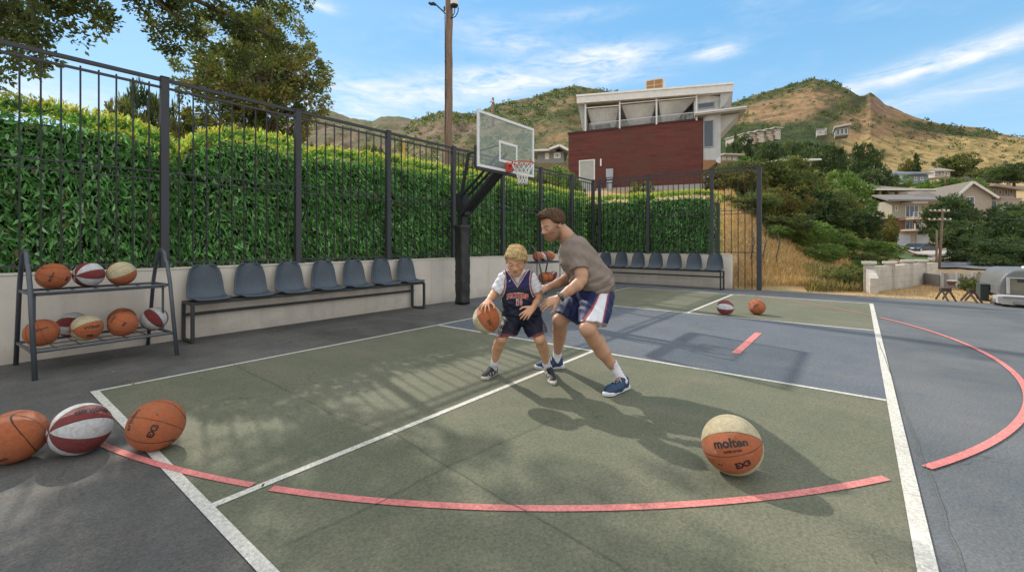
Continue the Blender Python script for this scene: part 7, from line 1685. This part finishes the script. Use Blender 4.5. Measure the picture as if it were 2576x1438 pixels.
    def print_on(txt, cx_, cy_, size, mat, off, bold, arch=0, nm='lettering', wx=1.0):
        v, f = text2d(txt, size, bold*size); v = v.copy(); v[:, 0] *= wx; px = cx_+v[:, 0]; py = cy_-v[:, 1]+arch*((v[:, 0])/20)**2
        P_ = np.array([W(*K(a_, b_, surf_depth(a_, b_)-off)) for a_, b_ in zip(px, py)])-R0; return link(nm, raw_mesh(nm, P_, f, mats=[M[mat]]), jer)
    print_on('PICKERS', 1302, 743, 15.5, 'whiteletter', .010, .10, 2.2, wx=.93); print_on('PICKERS', 1302, 743, 15.5, 'orangeletter', .0135, .045, 2.2, wx=.93)
    print_on('11', 1306, 760.5, 18, 'whiteletter', .010, .12, 0, wx=1.0); print_on('11', 1306, 760.5, 18, 'orangeletter', .0135, .05, 0)
    mb = MB(); mb.col = (.7, .7, .7); mb.tube([W(*k(1280, 708.5, surf_depth(1280, 708)-.006)), W(*k(1282.5, 706.5, surf_depth(1282, 706)-.006)), W(*k(1284.5, 703, surf_depth(1284, 703)-.006))], [.002, .004, .001], 5); mb.build('maker_mark', M['smooth'], jer)
    # shorts
    fs = Field(k(1246, 868, 4.85)-np.array((.04, .55, 0)), k(1378, 775, 4.85)+np.array((.05, .10, .02)), .0055)
    fs.cone(k(1293, 790, 4.67), k(1333, 790, 4.67), .128, .128, .04); la = fs.like(); la.chain([k(1290, 805, 4.65), k(1281, 826, 4.58), k(1266, 862, 4.51)], [.115, .108, .100], .015); la.cut(k(1275, 845, 4.55), unit((.08, -.15, -1))); lb = fs.like(); lb.chain([k(1336, 805, 4.65), k(1347, 826, 4.55), k(1360, 862, 4.42)], [.115, .108, .098], .015); lb.cut(k(1352, 842, 4.50), unit((.30, -.15, -1))); fs.merge(la, .012); fs.merge(lb, .012)
    sl, x, y, z = fs.grid(); fs.f = np.maximum(fs.f, (.62-z-.18).astype(np.float32)*0-1)
    fs.add(lambda x, y, z: np.sin(x*55+z*30+np.sin(z*40))*.0035+np.sin(z*95+x*35)*.0025)
    def scol(v):
        px, py = proj(v); c = np.tile(np.array((.006, .008, .020)), (len(v), 1)); n = vnoise(v[:, 0]*30, v[:, 2]*30, 6, 3)[:, None]; c = c*(.7+.6*n)
        h1 = (px < 1318) & (py > 839.5-(px-1272)*-.12); c[h1] = (.16, .035, .045); h2 = (px > 1324) & (py > 846-(px-1335)*.42); c[h2] = (.15, .035, .045)
        sdl = (px < 1262+(838-py)*.2) & (py > 790); c[sdl] = np.where((vnoise(px[sdl]*.9, py[sdl]*.5, 2, 2) > .55)[:, None], np.array((.22, .20, .21)), np.array((.02, .02, .03)))
        sdr = (px > 1366-(838-py)*.05) & (py > 785); c[sdr] = np.where((vnoise(px[sdr]*.9, py[sdr]*.5, 3, 2) > .55)[:, None], np.array((.22, .20, .21)), np.array((.02, .02, .03))); return c
    skinobj('shorts', fs, 'satin', e, scol, 2)
    shoe(e, heel=G(1247, 941), toe=G(1215, 957), s=.98, col=(.018, .018, .018), sole=(.58, .55, .47), ank=k(1244, 912, 4.79), shin=k(1246, 902, 4.77), black=True)
    shoe(e, heel=G(1376, 934), toe=G(1394, 971), s=.98, col=(.018, .018, .018), sole=(.60, .57, .48), ank=k(1375, 915, 4.74), shin=k(1374, 904, 4.71), black=True)
man(); boy()
ball('cream', 'orange and cream ball bouncing under the boy right hand', P(1226, 801, 4.42), .146, roll=-62, pitch=-12, yaw=12, texts=(('EX3', .24, 30, 12, 0, .04),))
